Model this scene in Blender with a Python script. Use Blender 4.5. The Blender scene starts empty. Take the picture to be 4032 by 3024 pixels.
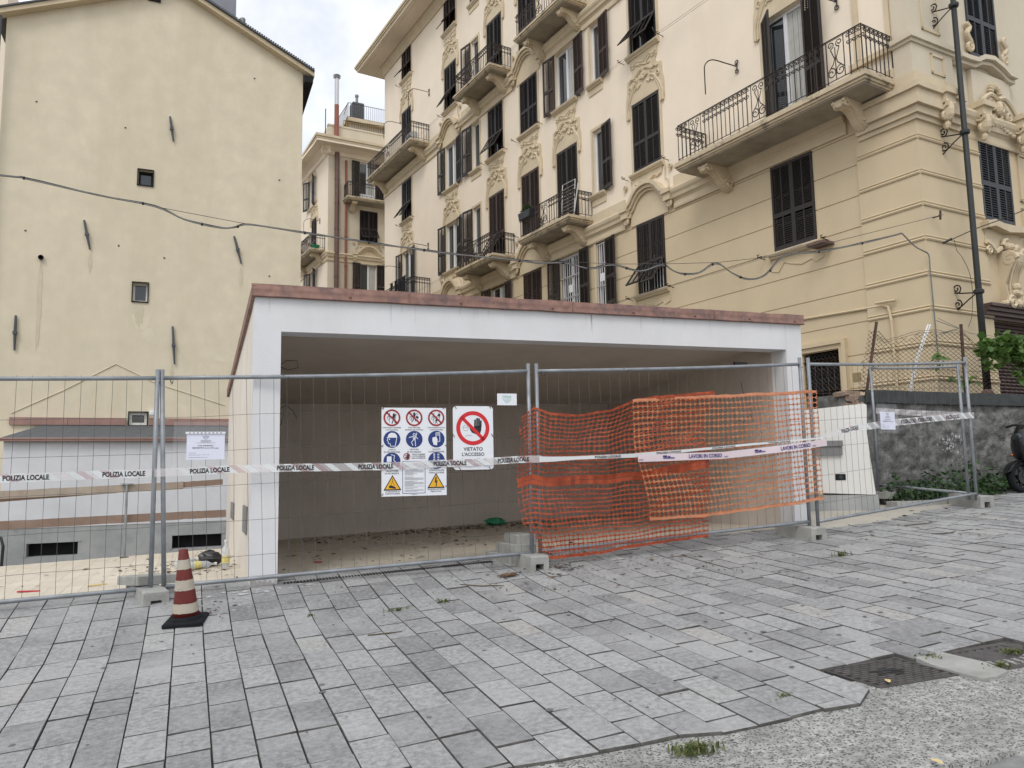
import bpy, math, random
from mathutils import Vector, Matrix, noise
R = math.radians
sin, cos, pi = math.sin, math.cos, math.pi
random.seed(11)
SC = bpy.context.scene
COL = SC.collection

# ------------------------------------------------------------------ camera
EYE = Vector((0, 0, 1.555))
PITCH, ROLL, YAW = R(6.40), R(1.05), R(23.0)
fw = Vector((sin(YAW)*cos(PITCH), cos(YAW)*cos(PITCH), sin(PITCH)))
rt = Vector((cos(YAW), -sin(YAW), 0))
up = rt.cross(fw)
cr = cos(ROLL)*rt - sin(ROLL)*up
cu = sin(ROLL)*rt + cos(ROLL)*up
cam = bpy.data.objects.new('camera', bpy.data.cameras.new('camera'))
COL.objects.link(cam)
cam.data.sensor_fit = 'HORIZONTAL'
cam.data.sensor_width = 36.0
cam.data.lens = 3005/4032*36.0
cam.data.clip_start = 0.05
cam.data.clip_end = 600
cam.matrix_world = Matrix(((cr.x, cu.x, -fw.x, EYE.x), (cr.y, cu.y, -fw.y, EYE.y), (cr.z, cu.z, -fw.z, EYE.z), (0, 0, 0, 1)))
SC.camera = cam

# ------------------------------------------------------------------ sky, sun, exposure
SUN_EL, SUN_AZ = R(50), R(222)          # high veiled sun behind the camera's left shoulder
w = bpy.data.worlds.new('World'); SC.world = w; w.use_nodes = True
nt = w.node_tree; nt.nodes.clear()
out = nt.nodes.new('ShaderNodeOutputWorld')
bg = nt.nodes.new('ShaderNodeBackground'); bg.inputs['Strength'].default_value = 0.15
sky = nt.nodes.new('ShaderNodeTexSky'); sky.sky_type = 'NISHITA'; sky.sun_disc = False
sky.sun_elevation = SUN_EL; sky.sun_rotation = SUN_AZ; sky.dust_density = 2.5; sky.air_density = 1.0
tc = nt.nodes.new('ShaderNodeTexCoord')
cn = nt.nodes.new('ShaderNodeTexNoise'); cn.inputs['Scale'].default_value = 2.2; cn.inputs['Detail'].default_value = 6; cn.inputs['Roughness'].default_value = 0.55
cramp = nt.nodes.new('ShaderNodeValToRGB')
cramp.color_ramp.elements[0].position = 0.36; cramp.color_ramp.elements[0].color = (0.22, 0.22, 0.22, 1)
cramp.color_ramp.elements[1].position = 0.58; cramp.color_ramp.elements[1].color = (1, 1, 1, 1)
cl = nt.nodes.new('ShaderNodeMixRGB'); cl.inputs[2].default_value = (7.9, 8.0, 8.2, 1)   # thin cloud deck
nt.links.new(tc.outputs['Generated'], cn.inputs['Vector'])
nt.links.new(cn.outputs['Fac'], cramp.inputs['Fac'])
nt.links.new(cramp.outputs['Color'], cl.inputs[0])
nt.links.new(sky.outputs['Color'], cl.inputs[1])
nt.links.new(cl.outputs['Color'], bg.inputs['Color'])
nt.links.new(bg.outputs['Background'], out.inputs['Surface'])
sl = bpy.data.lights.new('sun', 'SUN'); sl.energy = 1.0; sl.angle = R(22); sl.color = (1.0, 0.97, 0.92)
so = bpy.data.objects.new('sun', sl); COL.objects.link(so)
sdir = Vector((sin(SUN_AZ)*cos(SUN_EL), cos(SUN_AZ)*cos(SUN_EL), sin(SUN_EL)))
so.rotation_euler = sdir.to_track_quat('Z', 'Y').to_euler()
SC.view_settings.view_transform = 'Standard'; SC.view_settings.look = 'None'
SC.view_settings.exposure = 0.1; SC.view_settings.gamma = 1.0
try: SC.view_settings.use_curve_mapping = False
except Exception: pass
SC.cycles.use_denoising = True
SC.cycles.max_bounces = 8; SC.cycles.transparent_max_bounces = 16

# ------------------------------------------------------------------ helpers
I4 = Matrix.Identity(4)
class MB:
    def __init__(s, M=None): s.v = []; s.f = []; s.M = M
    def add(s, vs, fs):
        o = len(s.v)
        if s.M is not None: vs = [s.M @ Vector(p) for p in vs]
        s.v.extend([tuple(p) for p in vs]); s.f.extend([tuple(i+o for i in f) for f in fs])
    def box(s, x0, x1, y0, y1, z0, z1, M=None):
        vs = [(x0,y0,z0),(x1,y0,z0),(x1,y1,z0),(x0,y1,z0),(x0,y0,z1),(x1,y0,z1),(x1,y1,z1),(x0,y1,z1)]
        if M is not None: vs = [M @ Vector(p) for p in vs]
        s.add(vs, [(0,3,2,1),(4,5,6,7),(0,1,5,4),(1,2,6,5),(2,3,7,6),(3,0,4,7)])
    def bbox(s, x0, x1, y0, y1, z0, z1, b=0.01, M=None):
        # box with chamfered vertical edges and top
        p = [(x0+b,y0),(x1-b,y0),(x1,y0+b),(x1,y1-b),(x1-b,y1),(x0+b,y1),(x0,y1-b),(x0,y0+b)]
        q = [(x0+2*b,y0+b),(x1-2*b,y0+b),(x1-b,y0+2*b),(x1-b,y1-2*b),(x1-2*b,y1-b),(x0+2*b,y1-b),(x0+b,y1-2*b),(x0+b,y0+2*b)]
        vs = [(a,c,z0) for a,c in p]+[(a,c,z1-b) for a,c in p]+[(a,c,z1) for a,c in q]
        if M is not None: vs = [M @ Vector(t) for t in vs]
        fs = [tuple(range(7,-1,-1)), tuple(range(16,24))]
        for k in (0, 8):
            for i in range(8): j=(i+1)%8; fs.append((k+i,k+j,k+8+j,k+8+i))
        s.add(vs, fs)
    def prism(s, poly, mp, c0, c1, cap=True):
        n = len(poly)
        vs = [mp(a,b,c0) for a,b in poly]+[mp(a,b,c1) for a,b in poly]
        fs = [(i,(i+1)%n,n+(i+1)%n,n+i) for i in range(n)]
        if cap: fs += [tuple(range(n-1,-1,-1)), tuple(range(n,2*n))]
        s.add(vs, fs)
    def quad(s, a, b, c, d): s.add([a,b,c,d], [(0,1,2,3)])
    def tube(s, pts, r, n=6, closed=False, cap=True):
        pts = [Vector(p) for p in pts]; m = len(pts)
        if m < 2: return
        rr = r if isinstance(r, (list, tuple)) else [r]*m
        vs = []; ref = None
        for i, p in enumerate(pts):
            if closed: t = pts[(i+1)%m]-pts[i-1]
            else: t = pts[min(i+1,m-1)]-pts[max(i-1,0)]
            if t.length < 1e-9: t = Vector((0,0,1))
            t.normalize()
            if ref is None:
                a = Vector((0,0,1)) if abs(t.z) < 0.9 else Vector((1,0,0))
                ref = t.cross(a).normalized()
            else:
                ref = ref - t*ref.dot(t)
                if ref.length < 1e-6: ref = t.orthogonal()
                ref.normalize()
            b = t.cross(ref)
            for k in range(n):
                an = 2*pi*k/n
                vs.append(p + (ref*cos(an)+b*sin(an))*rr[i])
        fs = []
        for i in range(m if closed else m-1):
            j = (i+1)%m
            for k in range(n):
                l = (k+1)%n
                fs.append((i*n+k, i*n+l, j*n+l, j*n+k))
        if cap and not closed: fs += [tuple(range(n-1,-1,-1)), tuple(range((m-1)*n, m*n))]
        s.add(vs, fs)
    def lathe(s, prof, n=16, M=None):
        vs = []; m = len(prof)
        for r, z in prof:
            for k in range(n):
                a = 2*pi*k/n; vs.append(Vector((r*cos(a), r*sin(a), z)))
        if M is not None: vs = [M @ p for p in vs]
        fs = [(i*n+k, i*n+(k+1)%n, (i+1)*n+(k+1)%n, (i+1)*n+k) for i in range(m-1) for k in range(n)]
        fs += [tuple(range(n-1,-1,-1)), tuple(range((m-1)*n, m*n))]
        s.add(vs, fs)
    def ribbon(s, path, th, o0, o1):
        # path in (u,w); band of thickness th along the in-plane normal, from out=o0 to out=o1
        m = len(path); L = []
        for i in range(m):
            a = Vector(path[max(i-1,0)]); b = Vector(path[min(i+1,m-1)]); t = (b-a)
            if t.length < 1e-9: t = Vector((1,0))
            t.normalize(); nn = Vector((-t.y, t.x))*th/2; p = Vector(path[i]); L.append((p-nn, p+nn))
        vs = []
        for a, b in L: vs += [(a.x,o0,a.y),(b.x,o0,b.y),(b.x,o1,b.y),(a.x,o1,a.y)]
        fs = []
        for i in range(m-1):
            for k in range(4): fs.append((4*i+k, 4*i+(k+1)%4, 4*i+4+(k+1)%4, 4*i+4+k))
        fs += [(3,2,1,0), (4*m-4,4*m-3,4*m-2,4*m-1)]
        s.add(vs, fs)
    def blob(s, c, rx, ry, rz, n=8, m=5, M=None):
        vs = []; c = Vector(c)
        for i in range(m+1):
            th = pi*i/m
            for k in range(n):
                a = 2*pi*k/n
                p = Vector((rx*sin(th)*cos(a), ry*sin(th)*sin(a), rz*cos(th)))
                if M is not None: p = M @ p
                vs.append(c+p)
        fs = [(i*n+k, (i+1)*n+k, (i+1)*n+(k+1)%n, i*n+(k+1)%n) for i in range(m) for k in range(n)]
        s.add(vs, fs)
    def mesh(s, name, mat=None, smooth=False):
        me = bpy.data.meshes.new(name); me.from_pydata(s.v, [], s.f); me.update()
        if mat: me.materials.append(mat)
        if smooth:
            me.polygons.foreach_set('use_smooth', [True]*len(me.polygons))
        return me
    def build(s, name, mat, parent=None, smooth=False, basis=None):
        return link(name, s.mesh(name, mat, smooth), parent, basis)

def link(name, me, parent=None, basis=None):
    o = bpy.data.objects.new(name, me); COL.objects.link(o)
    if parent is not None: o.parent = parent
    if basis is not None: o.matrix_basis = basis
    return o
def tag(o, label, cat, group=None, kind=None):
    if label: o['label'] = label
    if cat: o['category'] = cat
    if group: o['group'] = group
    if kind: o['kind'] = kind
    return o
def empty(name, label, cat, M=None, group=None):
    o = bpy.data.objects.new(name, None); COL.objects.link(o); o.empty_display_size = 0.2
    if M is not None: o.matrix_basis = M
    return tag(o, label, cat, group)
def struct(o): o['kind'] = 'structure'; return o
def stuff(o): o['kind'] = 'stuff'; return o
def T(x, y, z): return Matrix.Translation((x, y, z))
def RZ(a): return Matrix.Rotation(a, 4, 'Z')
def RX(a): return Matrix.Rotation(a, 4, 'X')
def RY(a): return Matrix.Rotation(a, 4, 'Y')
def sm(a, b, x):
    t = max(0, min(1, (x-a)/(b-a))); return t*t*(3-2*t)
def lerp(a, b, t): return a+(b-a)*t
def poly_at(P, x):
    if x <= P[0][0]: return P[0][1]
    for (a, b), (c, d) in zip(P, P[1:]):
        if x <= c: return b+(d-b)*(x-a)/(c-a) if c > a else d
    return P[-1][1]
def spiral(cx, cy, r0, r1, a0, turns, n=12):
    L = []
    for i in range(n+1):
        t = i/n; r = lerp(r0, r1, t); a = a0+2*pi*turns*t
        L.append((cx+r*cos(a), cy+r*sin(a)))
    return L

def smooth(P, n=4):
    P = [Vector(p) for p in P]; L = []
    for i in range(len(P)-1):
        a,b,c,d = P[max(i-1,0)],P[i],P[i+1],P[min(i+2,len(P)-1)]
        for k in range(n):
            t = k/n; L.append(0.5*((2*b)+(c-a)*t+(2*a-5*b+4*c-d)*t*t+(3*b-a-3*c+d)*t**3))
    return L+[P[-1]]

# ------------------------------------------------------------------ materials
def hexc(r, g, b):
    f = lambda c: ((c/255+0.055)/1.055)**2.4 if c/255 > 0.04045 else c/255/12.92
    return (f(r), f(g), f(b), 1)
def mat(name, col, rough=0.8, var=0.10, scale=6.0, bump=0.0, bscale=60.0, metal=0.0, stain=None, stain_scale=0.6, stain_amt=0.5,
        streak=False, spec=0.5, rnd=None, speck=None, speck_scale=90, speck_th=0.62, coat=0.0, lo=0.45, hi=0.7):
    m = bpy.data.materials.new(name); m.use_nodes = True; t = m.node_tree; N = t.nodes; K = t.links
    b = N['Principled BSDF']; b.inputs['Roughness'].default_value = rough; b.inputs['Metallic'].default_value = metal
    b.inputs['Specular IOR Level'].default_value = spec
    if coat: b.inputs['Coat Weight'].default_value = coat
    g = N.new('ShaderNodeNewGeometry')
    n1 = N.new('ShaderNodeTexNoise'); n1.inputs['Scale'].default_value = scale; n1.inputs['Detail'].default_value = 7; n1.inputs['Roughness'].default_value = 0.62
    K.new(g.outputs['Position'], n1.inputs['Vector'])
    mr = N.new('ShaderNodeMapRange'); mr.inputs['From Min'].default_value = 0.3; mr.inputs['From Max'].default_value = 0.7
    mr.inputs['To Min'].default_value = 1-var; mr.inputs['To Max'].default_value = 1+var
    K.new(n1.outputs['Fac'], mr.inputs['Value'])
    mul = N.new('ShaderNodeMixRGB'); mul.blend_type = 'MULTIPLY'; mul.inputs[0].default_value = 1; mul.inputs[1].default_value = col
    K.new(mr.outputs['Result'], mul.inputs[2])
    c = mul.outputs['Color']
    if rnd:      # per-piece tone: 'object' or 'island'
        if rnd[0] == 'object':
            oi = N.new('ShaderNodeObjectInfo'); src = oi.outputs['Random']
        else: src = g.outputs['Random Per Island']
        r2 = N.new('ShaderNodeValToRGB'); e = r2.color_ramp
        for i, (p, cc) in enumerate(rnd[1]):
            el = e.elements[i] if i < 2 else e.elements.new(p)
            el.position = p; el.color = cc
        K.new(src, r2.inputs['Fac'])
        mu2 = N.new('ShaderNodeMixRGB'); mu2.blend_type = 'MULTIPLY'; mu2.inputs[0].default_value = 1
        K.new(c, mu2.inputs[1]); K.new(r2.outputs['Color'], mu2.inputs[2]); c = mu2.outputs['Color']
    if stain:
        n2 = N.new('ShaderNodeTexNoise'); n2.inputs['Scale'].default_value = stain_scale; n2.inputs['Detail'].default_value = 8; n2.inputs['Roughness'].default_value = 0.65
        if streak:
            mp = N.new('ShaderNodeMapping'); mp.inputs['Scale'].default_value = (1, 1, 0.16)
            K.new(g.outputs['Position'], mp.inputs['Vector']); K.new(mp.outputs['Vector'], n2.inputs['Vector'])
        else: K.new(g.outputs['Position'], n2.inputs['Vector'])
        m2 = N.new('ShaderNodeMapRange'); m2.inputs['From Min'].default_value = lo; m2.inputs['From Max'].default_value = hi; m2.inputs['To Max'].default_value = stain_amt
        K.new(n2.outputs['Fac'], m2.inputs['Value'])
        mx = N.new('ShaderNodeMixRGB'); mx.inputs[2].default_value = stain
        K.new(m2.outputs['Result'], mx.inputs[0]); K.new(c, mx.inputs[1]); c = mx.outputs['Color']
    if speck:
        vo = N.new('ShaderNodeTexVoronoi'); vo.inputs['Scale'].default_value = speck_scale
        K.new(g.outputs['Position'], vo.inputs['Vector'])
        n4 = N.new('ShaderNodeMath'); n4.operation = 'LESS_THAN'; n4.inputs[1].default_value = speck_th
        sp = N.new('ShaderNodeSeparateColor'); K.new(vo.outputs['Color'], sp.inputs['Color'])
        ad = N.new('ShaderNodeMath'); ad.operation = 'MULTIPLY_ADD'; ad.inputs[1].default_value = 0.9; 
        K.new(sp.outputs['Red'], ad.inputs[0]); K.new(vo.outputs['Distance'], ad.inputs[2])
        K.new(ad.outputs['Value'], n4.inputs[0])
        mx2 = N.new('ShaderNodeMixRGB'); mx2.inputs[2].default_value = speck
        K.new(n4.outputs['Value'], mx2.inputs[0]); K.new(c, mx2.inputs[1]); c = mx2.outputs['Color']
    K.new(c, b.inputs['Base Color'])
    if bump:
        n3 = N.new('ShaderNodeTexNoise'); n3.inputs['Scale'].default_value = bscale; n3.inputs['Detail'].default_value = 5
        K.new(g.outputs['Position'], n3.inputs['Vector'])
        bp = N.new('ShaderNodeBump'); bp.inputs['Strength'].default_value = bump; bp.inputs['Distance'].default_value = 0.02
        K.new(n3.outputs['Fac'], bp.inputs['Height']); K.new(bp.outputs['Normal'], b.inputs['Normal'])
    return m
def clear(name, col, alpha, rough=0.25):
    m = bpy.data.materials.new(name); m.use_nodes = True; t = m.node_tree; N = t.nodes
    b = N['Principled BSDF']; b.inputs['Base Color'].default_value = col; b.inputs['Roughness'].default_value = rough
    tr = N.new('ShaderNodeBsdfTransparent'); mx = N.new('ShaderNodeMixShader'); mx.inputs[0].default_value = alpha
    t.links.new(tr.outputs[0], mx.inputs[1]); t.links.new(b.outputs[0], mx.inputs[2]); t.links.new(mx.outputs[0], N['Material Output'].inputs[0])
    return m
def leafmat(name, c1, c2, trans=0.35):
    m = mat(name, (1,1,1,1), 0.55, 0.2, 9, rnd=('island', [(0, c1), (1, c2)]))
    t = m.node_tree; N = t.nodes; b = N['Principled BSDF']
    tl = N.new('ShaderNodeBsdfTranslucent'); mx = N.new('ShaderNodeMixShader'); mx.inputs[0].default_value = trans
    src = b.inputs['Base Color'].links[0].from_socket
    t.links.new(src, tl.inputs['Color']); t.links.new(b.outputs[0], mx.inputs[1]); t.links.new(tl.outputs[0], mx.inputs[2])
    t.links.new(mx.outputs[0], N['Material Output'].inputs[0])
    return m
def g1(v): return (v, v, v, 1)
PAV = [(0, g1(0.70)), (0.2, g1(0.85)), (0.5, g1(0.98)), (0.75, g1(1.07)), (0.95, (1.17,1.17,1.16,1)), (1.0, (1.2,1.16,1.08,1))]
M_ = {}
M_['paver'] = mat('paver', (0.315,0.317,0.318,1), 0.92, 0.34, 30, 0.6, 140, rnd=('object', PAV), stain=(0.43,0.43,0.425,1), stain_scale=1.7, stain_amt=0.7, speck=(0.10,0.10,0.10,1), speck_scale=190, speck_th=0.34)
M_['paver_far'] = mat('paver_far', (0.315,0.317,0.318,1), 0.92, 0.34, 30, 0.6, 140, rnd=('island', PAV), stain=(0.43,0.43,0.425,1), stain_scale=1.7, stain_amt=0.7, speck=(0.10,0.10,0.10,1), speck_scale=190, speck_th=0.34)
M_['joint'] = mat('joint_sand', (0.085,0.081,0.074,1), 0.95, 0.5, 12, 0.3, 80)
M_['aggregate'] = mat('exposed_aggregate', (0.37,0.37,0.35,1), 0.92, 0.45, 24, 0.9, 60, stain=(0.19,0.19,0.185,1), stain_scale=2.6, stain_amt=0.75, speck=(0.095,0.098,0.10,1), speck_scale=92, speck_th=0.68)
M_['asphalt'] = mat('asphalt', (0.24,0.24,0.235,1), 0.95, 0.25, 6, 0.5, 120, stain=(0.26,0.26,0.25,1), stain_scale=1.2)
M_['earth'] = mat('earth', (0.16,0.14,0.11,1), 0.95, 0.3, 0.6, 0.4, 4)
M_['screed'] = mat('screed', (0.46,0.43,0.37,1), 0.9, 0.14, 3, 0.15, 60, stain=(0.3,0.29,0.26,1), stain_scale=1.5)
M_['tile'] = mat('floor_tile', (0.60,0.545,0.45,1), 0.65, 0.06, 3, rnd=('island', [(0, g1(0.95)), (1, g1(1.04))]), stain=(0.52,0.45,0.36,1), stain_scale=0.9, stain_amt=0.35)
M_['grout'] = mat('grout', (0.30,0.27,0.23,1), 0.9)
M_['plaster_white'] = mat('plaster_white', (0.69,0.692,0.705,1), 0.85, 0.04, 3, 0.12, 60, stain=(0.59,0.585,0.58,1), stain_scale=1.6, stain_amt=0.45, streak=True)
M_['plaster_side'] = mat('plaster_side', (0.68,0.63,0.56,1), 0.88, 0.05, 3, 0.10, 90, stain=(0.55,0.50,0.43,1), stain_scale=1.3, stain_amt=0.5, streak=True)
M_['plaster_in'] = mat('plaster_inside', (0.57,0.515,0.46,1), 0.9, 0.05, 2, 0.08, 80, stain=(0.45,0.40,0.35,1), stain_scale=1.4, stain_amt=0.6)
M_['copper'] = mat('copper_sheet', (0.24,0.135,0.105,1), 0.55, 0.3, 9, 0.25, 6, metal=0.15, stain=(0.10,0.065,0.07,1), stain_scale=4.2, stain_amt=0.85, lo=0.5, hi=0.68)
M_['copper_new'] = mat('copper_bright', (0.33,0.205,0.175,1), 0.5, 0.12, 3, 0.1, 8, metal=0.3, stain=(0.26,0.14,0.11,1), stain_scale=2.4)
M_['slate'] = mat('slate_roof', (0.085,0.095,0.105,1), 0.75, 0.15, 5, 0.15, 40)
M_['gable'] = mat('gable_stucco', (0.69,0.62,0.475,1), 0.9, 0.07, 2.2, 0.12, 30, stain=(0.60,0.535,0.395,1), stain_scale=0.9, stain_amt=0.55, streak=True, lo=0.42, hi=0.66)
M_['patch'] = mat('plaster_patch', (0.70,0.635,0.48,1), 0.92, 0.06, 3, 0.1, 30)
M_['drip'] = mat('rain_drip', (0.60,0.54,0.40,1), 0.92, 0.08, 3)
M_['stucco_up'] = mat('stucco_cream', (0.83,0.725,0.585,1), 0.9, 0.04, 1.0, 0.08, 40, stain=(0.72,0.615,0.475,1), stain_scale=0.5, stain_amt=0.6, streak=True)
M_['stucco_low'] = mat('stucco_ochre', (0.59,0.485,0.325,1), 0.9, 0.05, 1.0, 0.08, 40, stain=(0.51,0.415,0.275,1), stain_scale=0.5, stain_amt=0.6, streak=True)
M_['stucco_end'] = mat('stucco_pale', (0.62,0.55,0.425,1), 0.9, 0.05, 1.0, 0.08, 40, stain=(0.50,0.45,0.36,1), stain_scale=0.6, stain_amt=0.5, streak=True)
M_['stucco_trim'] = mat('stucco_trim', (0.62,0.52,0.365,1), 0.9, 0.05, 2.0, 0.08, 40, stain=(0.46,0.385,0.27,1), stain_scale=1.4, stain_amt=0.5)
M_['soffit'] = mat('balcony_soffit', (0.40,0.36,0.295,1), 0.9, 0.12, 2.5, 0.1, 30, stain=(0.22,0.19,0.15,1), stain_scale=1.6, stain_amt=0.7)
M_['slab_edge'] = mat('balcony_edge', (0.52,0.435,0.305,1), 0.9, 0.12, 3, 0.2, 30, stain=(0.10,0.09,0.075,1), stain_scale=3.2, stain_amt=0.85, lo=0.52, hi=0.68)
M_['shutter'] = mat('shutter_dark', (0.021,0.0155,0.0145,1), 0.6, 0.2, 3)
M_['shutter_brown'] = mat('shutter_brown', (0.040,0.022,0.016,1), 0.6, 0.25, 3)
M_['shutter_blue'] = mat('shutter_slate', (0.026,0.029,0.036,1), 0.55, 0.2, 3)
M_['iron'] = mat('wrought_iron', (0.022,0.016,0.014,1), 0.7, 0.35, 14, stain=(0.07,0.035,0.022,1), stain_scale=8, stain_amt=0.6)
M_['frame_white'] = mat('frame_white', (0.72,0.73,0.74,1), 0.45, 0.03)
M_['glass_reflection'] = mat('glass_reflection', (0.45,0.45,0.42,1), 0.9, 0.1, 4)  # pale tone for the reflections painted on open windows
M_['dark'] = mat('dark_room', (0.012,0.012,0.013,1), 0.9, 0.2)
gl = mat('window_glass', (0.03,0.035,0.04,1), 0.06, 0.1, 1.0, spec=0.8); M_['glass'] = gl
M_['galv'] = mat('galvanised_steel', (0.27,0.29,0.31,1), 0.45, 0.14, 9, metal=0.35, stain=(0.15,0.16,0.17,1), stain_scale=5, stain_amt=0.6)
M_['wire'] = mat('galvanised_wire', (0.085,0.088,0.09,1), 0.55, 0.15, 9, metal=0.3, stain=(0.16,0.10,0.06,1), stain_scale=9, stain_amt=0.4)
M_['concrete'] = mat('concrete_block', (0.36,0.36,0.34,1), 0.92, 0.14, 9, 0.4, 90, stain=(0.22,0.22,0.20,1), stain_scale=4, stain_amt=0.7, speck=(0.2,0.2,0.19,1), speck_scale=120, speck_th=0.14)
M_['net_red'] = leafmat('net_orange', (0.29,0.042,0.013,1), (0.50,0.092,0.028,1), 0.25)
M_['net_pale'] = leafmat('net_faded', (0.50,0.16,0.065,1), (0.66,0.28,0.135,1), 0.3)
M_['net_edge'] = leafmat('net_border_faded', (0.72,0.30,0.16,1), (0.72,0.30,0.16,1), 0.3)
M_['sign_white'] = mat('sign_white', (0.74,0.76,0.80,1), 0.4, 0.03, 6, stain=(0.6,0.55,0.45,1), stain_scale=7, stain_amt=0.3, lo=0.6, hi=0.8)
M_['sign_black'] = mat('sign_black', (0.012,0.012,0.016,1), 0.5, 0.05)
M_['sign_grey'] = mat('sign_grey', (0.20,0.20,0.22,1), 0.5, 0.05)
M_['sign_red'] = mat('sign_red', (0.58,0.012,0.02,1), 0.4, 0.05)
M_['sign_dred'] = mat('sign_dark_red', (0.30,0.018,0.025,1), 0.4, 0.05)
M_['sign_blue'] = mat('sign_blue', (0.010,0.032,0.17,1), 0.4, 0.05)
M_['sign_yellow'] = mat('sign_yellow', (0.78,0.42,0.02,1), 0.4, 0.05)
M_['sign_teal'] = mat('sign_teal', (0.10,0.42,0.36,1), 0.5, 0.05)
M_['paper'] = mat('paper', (0.72,0.74,0.86,1), 0.7, 0.02, 4)
M_['ink_blue'] = mat('tape_ink', (0.035,0.02,0.16,1), 0.6, 0.05)
M_['sleeve'] = clear('plastic_sleeve', (0.75,0.77,0.8,1), 0.11, 0.12)
M_['tape_film'] = clear('tape_film', (0.72,0.69,0.70,1), 0.5, 0.3)
M_['tape_pink'] = clear('tape_red_print', (0.46,0.25,0.28,1), 0.30, 0.3)
M_['tape_white'] = clear('tape_white_print', (0.70,0.73,0.74,1), 0.88, 0.35)
M_['tape_lav'] = clear('tape_pale', (0.72,0.62,0.66,1), 0.9, 0.35)
M_['cone_red'] = mat('cone_red', (0.12,0.011,0.008,1), 0.6, 0.15, 8, stain=(0.16,0.03,0.02,1), stain_scale=9, stain_amt=0.5)
M_['cone_white'] = mat('cone_band', (0.42,0.38,0.31,1), 0.6, 0.10, 8, stain=(0.35,0.28,0.2,1), stain_scale=11, stain_amt=0.6)
M_['rubber'] = mat('rubber', (0.010,0.011,0.014,1), 0.8, 0.25, 9, spec=0.2)
M_['wood'] = mat('weathered_wood', (0.30,0.25,0.205,1), 0.9, 0.16, 4, 0.2, 40, stain=(0.44,0.41,0.35,1), stain_scale=2.2, stain_amt=0.6)
M_['wood_red'] = mat('red_brown_wood', (0.24,0.175,0.14,1), 0.9, 0.18, 4, 0.2, 40, stain=(0.17,0.10,0.07,1), stain_scale=3, stain_amt=0.6)
M_['cement'] = mat('cement_render', (0.33,0.345,0.345,1), 0.95, 0.12, 3, 0.25, 40, stain=(0.46,0.47,0.46,1), stain_scale=1.6, stain_amt=0.6)
M_['lowwall'] = mat('low_wall_white', (0.66,0.675,0.70,1), 0.9, 0.05, 2, 0.1, 60, stain=(0.56,0.57,0.58,1), stain_scale=0.9, stain_amt=0.6)
M_['stone'] = mat('rough_stone_wall', (0.105,0.105,0.10,1), 0.95, 0.55, 8, 0.9, 26, stain=(0.25,0.245,0.235,1), stain_scale=4.5, stain_amt=0.8, lo=0.46, hi=0.66)
M_['stone_cap'] = mat('dark_stone_cap', (0.05,0.055,0.055,1), 0.9, 0.3, 5, 0.5, 30)
M_['brick'] = mat('old_brick', (0.28,0.20,0.15,1), 0.95, 0.3, 6, 0.5, 40)
M_['pier'] = mat('pier_cream', (0.76,0.755,0.73,1), 0.88, 0.03, 2, 0.1, 70, stain=(0.66,0.645,0.60,1), stain_scale=1.3, stain_amt=0.5, streak=True)
M_['greymetal'] = mat('grey_metal', (0.22,0.225,0.225,1), 0.5, 0.08, 5, metal=0.4)
M_['pole'] = mat('pole_dark_green', (0.020,0.023,0.023,1), 0.6, 0.25, 5, 0.1, 20)
M_['rust'] = mat('rusty_iron', (0.07,0.04,0.03,1), 0.9, 0.4, 14, 0.3, 60, stain=(0.02,0.018,0.018,1), stain_scale=6)
M_['rustpost'] = mat('rusty_cast_iron', (0.15,0.10,0.085,1), 0.9, 0.3, 9, 0.3, 40)
M_['roller'] = mat('roller_brown', (0.085,0.055,0.048,1), 0.55, 0.15, 3, metal=0.2)
M_['pipe_brown'] = mat('pipe_brown', (0.13,0.075,0.06,1), 0.5, 0.2, 4, metal=0.2)
M_['cable'] = mat('cable_grey', (0.16,0.165,0.16,1), 0.6, 0.25, 6)
M_['cable_blk'] = mat('cable_black', (0.02,0.02,0.02,1), 0.6, 0.2)
M_['pvc'] = mat('white_conduit', (0.72,0.72,0.70,1), 0.5, 0.05)
M_['castiron'] = mat('cast_iron', (0.035,0.033,0.034,1), 0.75, 0.3, 12, 0.3, 120, metal=0.2)
M_['castiron_worn'] = mat('cast_iron_worn', (0.095,0.088,0.088,1), 0.6, 0.3, 12, metal=0.3)
M_['leaf_vine'] = leafmat('vine_leaf', (0.055,0.12,0.025,1), (0.15,0.25,0.06,1))
M_['leaf_weed'] = leafmat('weed_leaf', (0.022,0.06,0.016,1), (0.06,0.125,0.035,1), 0.25)
M_['grass'] = leafmat('grass_blade', (0.07,0.11,0.03,1), (0.20,0.20,0.08,1), 0.25)
M_['stem'] = mat('stem', (0.10,0.08,0.05,1), 0.9)
M_['litter'] = mat('dead_leaf', (1,1,1,1), 0.9, 0.25, 20, rnd=('island', [(0, (0.035,0.026,0.02,1)), (0.7, (0.09,0.06,0.04,1)), (1, (0.20,0.12,0.06,1))]))
M_['gum'] = mat('gum_spot', (0.13,0.13,0.13,1), 0.9, 0.2, 20)
M_['lime'] = mat('lime_smear', (0.42,0.425,0.425,1), 0.95, 0.1, 12)
M_['pet'] = clear('bottle_plastic', (0.66,0.70,0.74,1), 0.55, 0.15)
M_['label_y'] = mat('bottle_label', (0.62,0.55,0.2,1), 0.5, 0.2, 40)
M_['bag_black'] = mat('black_bag', (0.015,0.015,0.017,1), 0.35, 0.2)
M_['bag_green'] = mat('green_bag', (0.02,0.26,0.12,1), 0.45, 0.2)
M_['black_gloss'] = mat('scooter_black', (0.010,0.010,0.012,1), 0.25, 0.1, coat=0.4)
M_['black_matt'] = mat('scooter_plastic', (0.022,0.022,0.024,1), 0.6, 0.1)
M_['amber'] = mat('amber_lens', (0.8,0.22,0.05,1), 0.25, 0.05)
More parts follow.
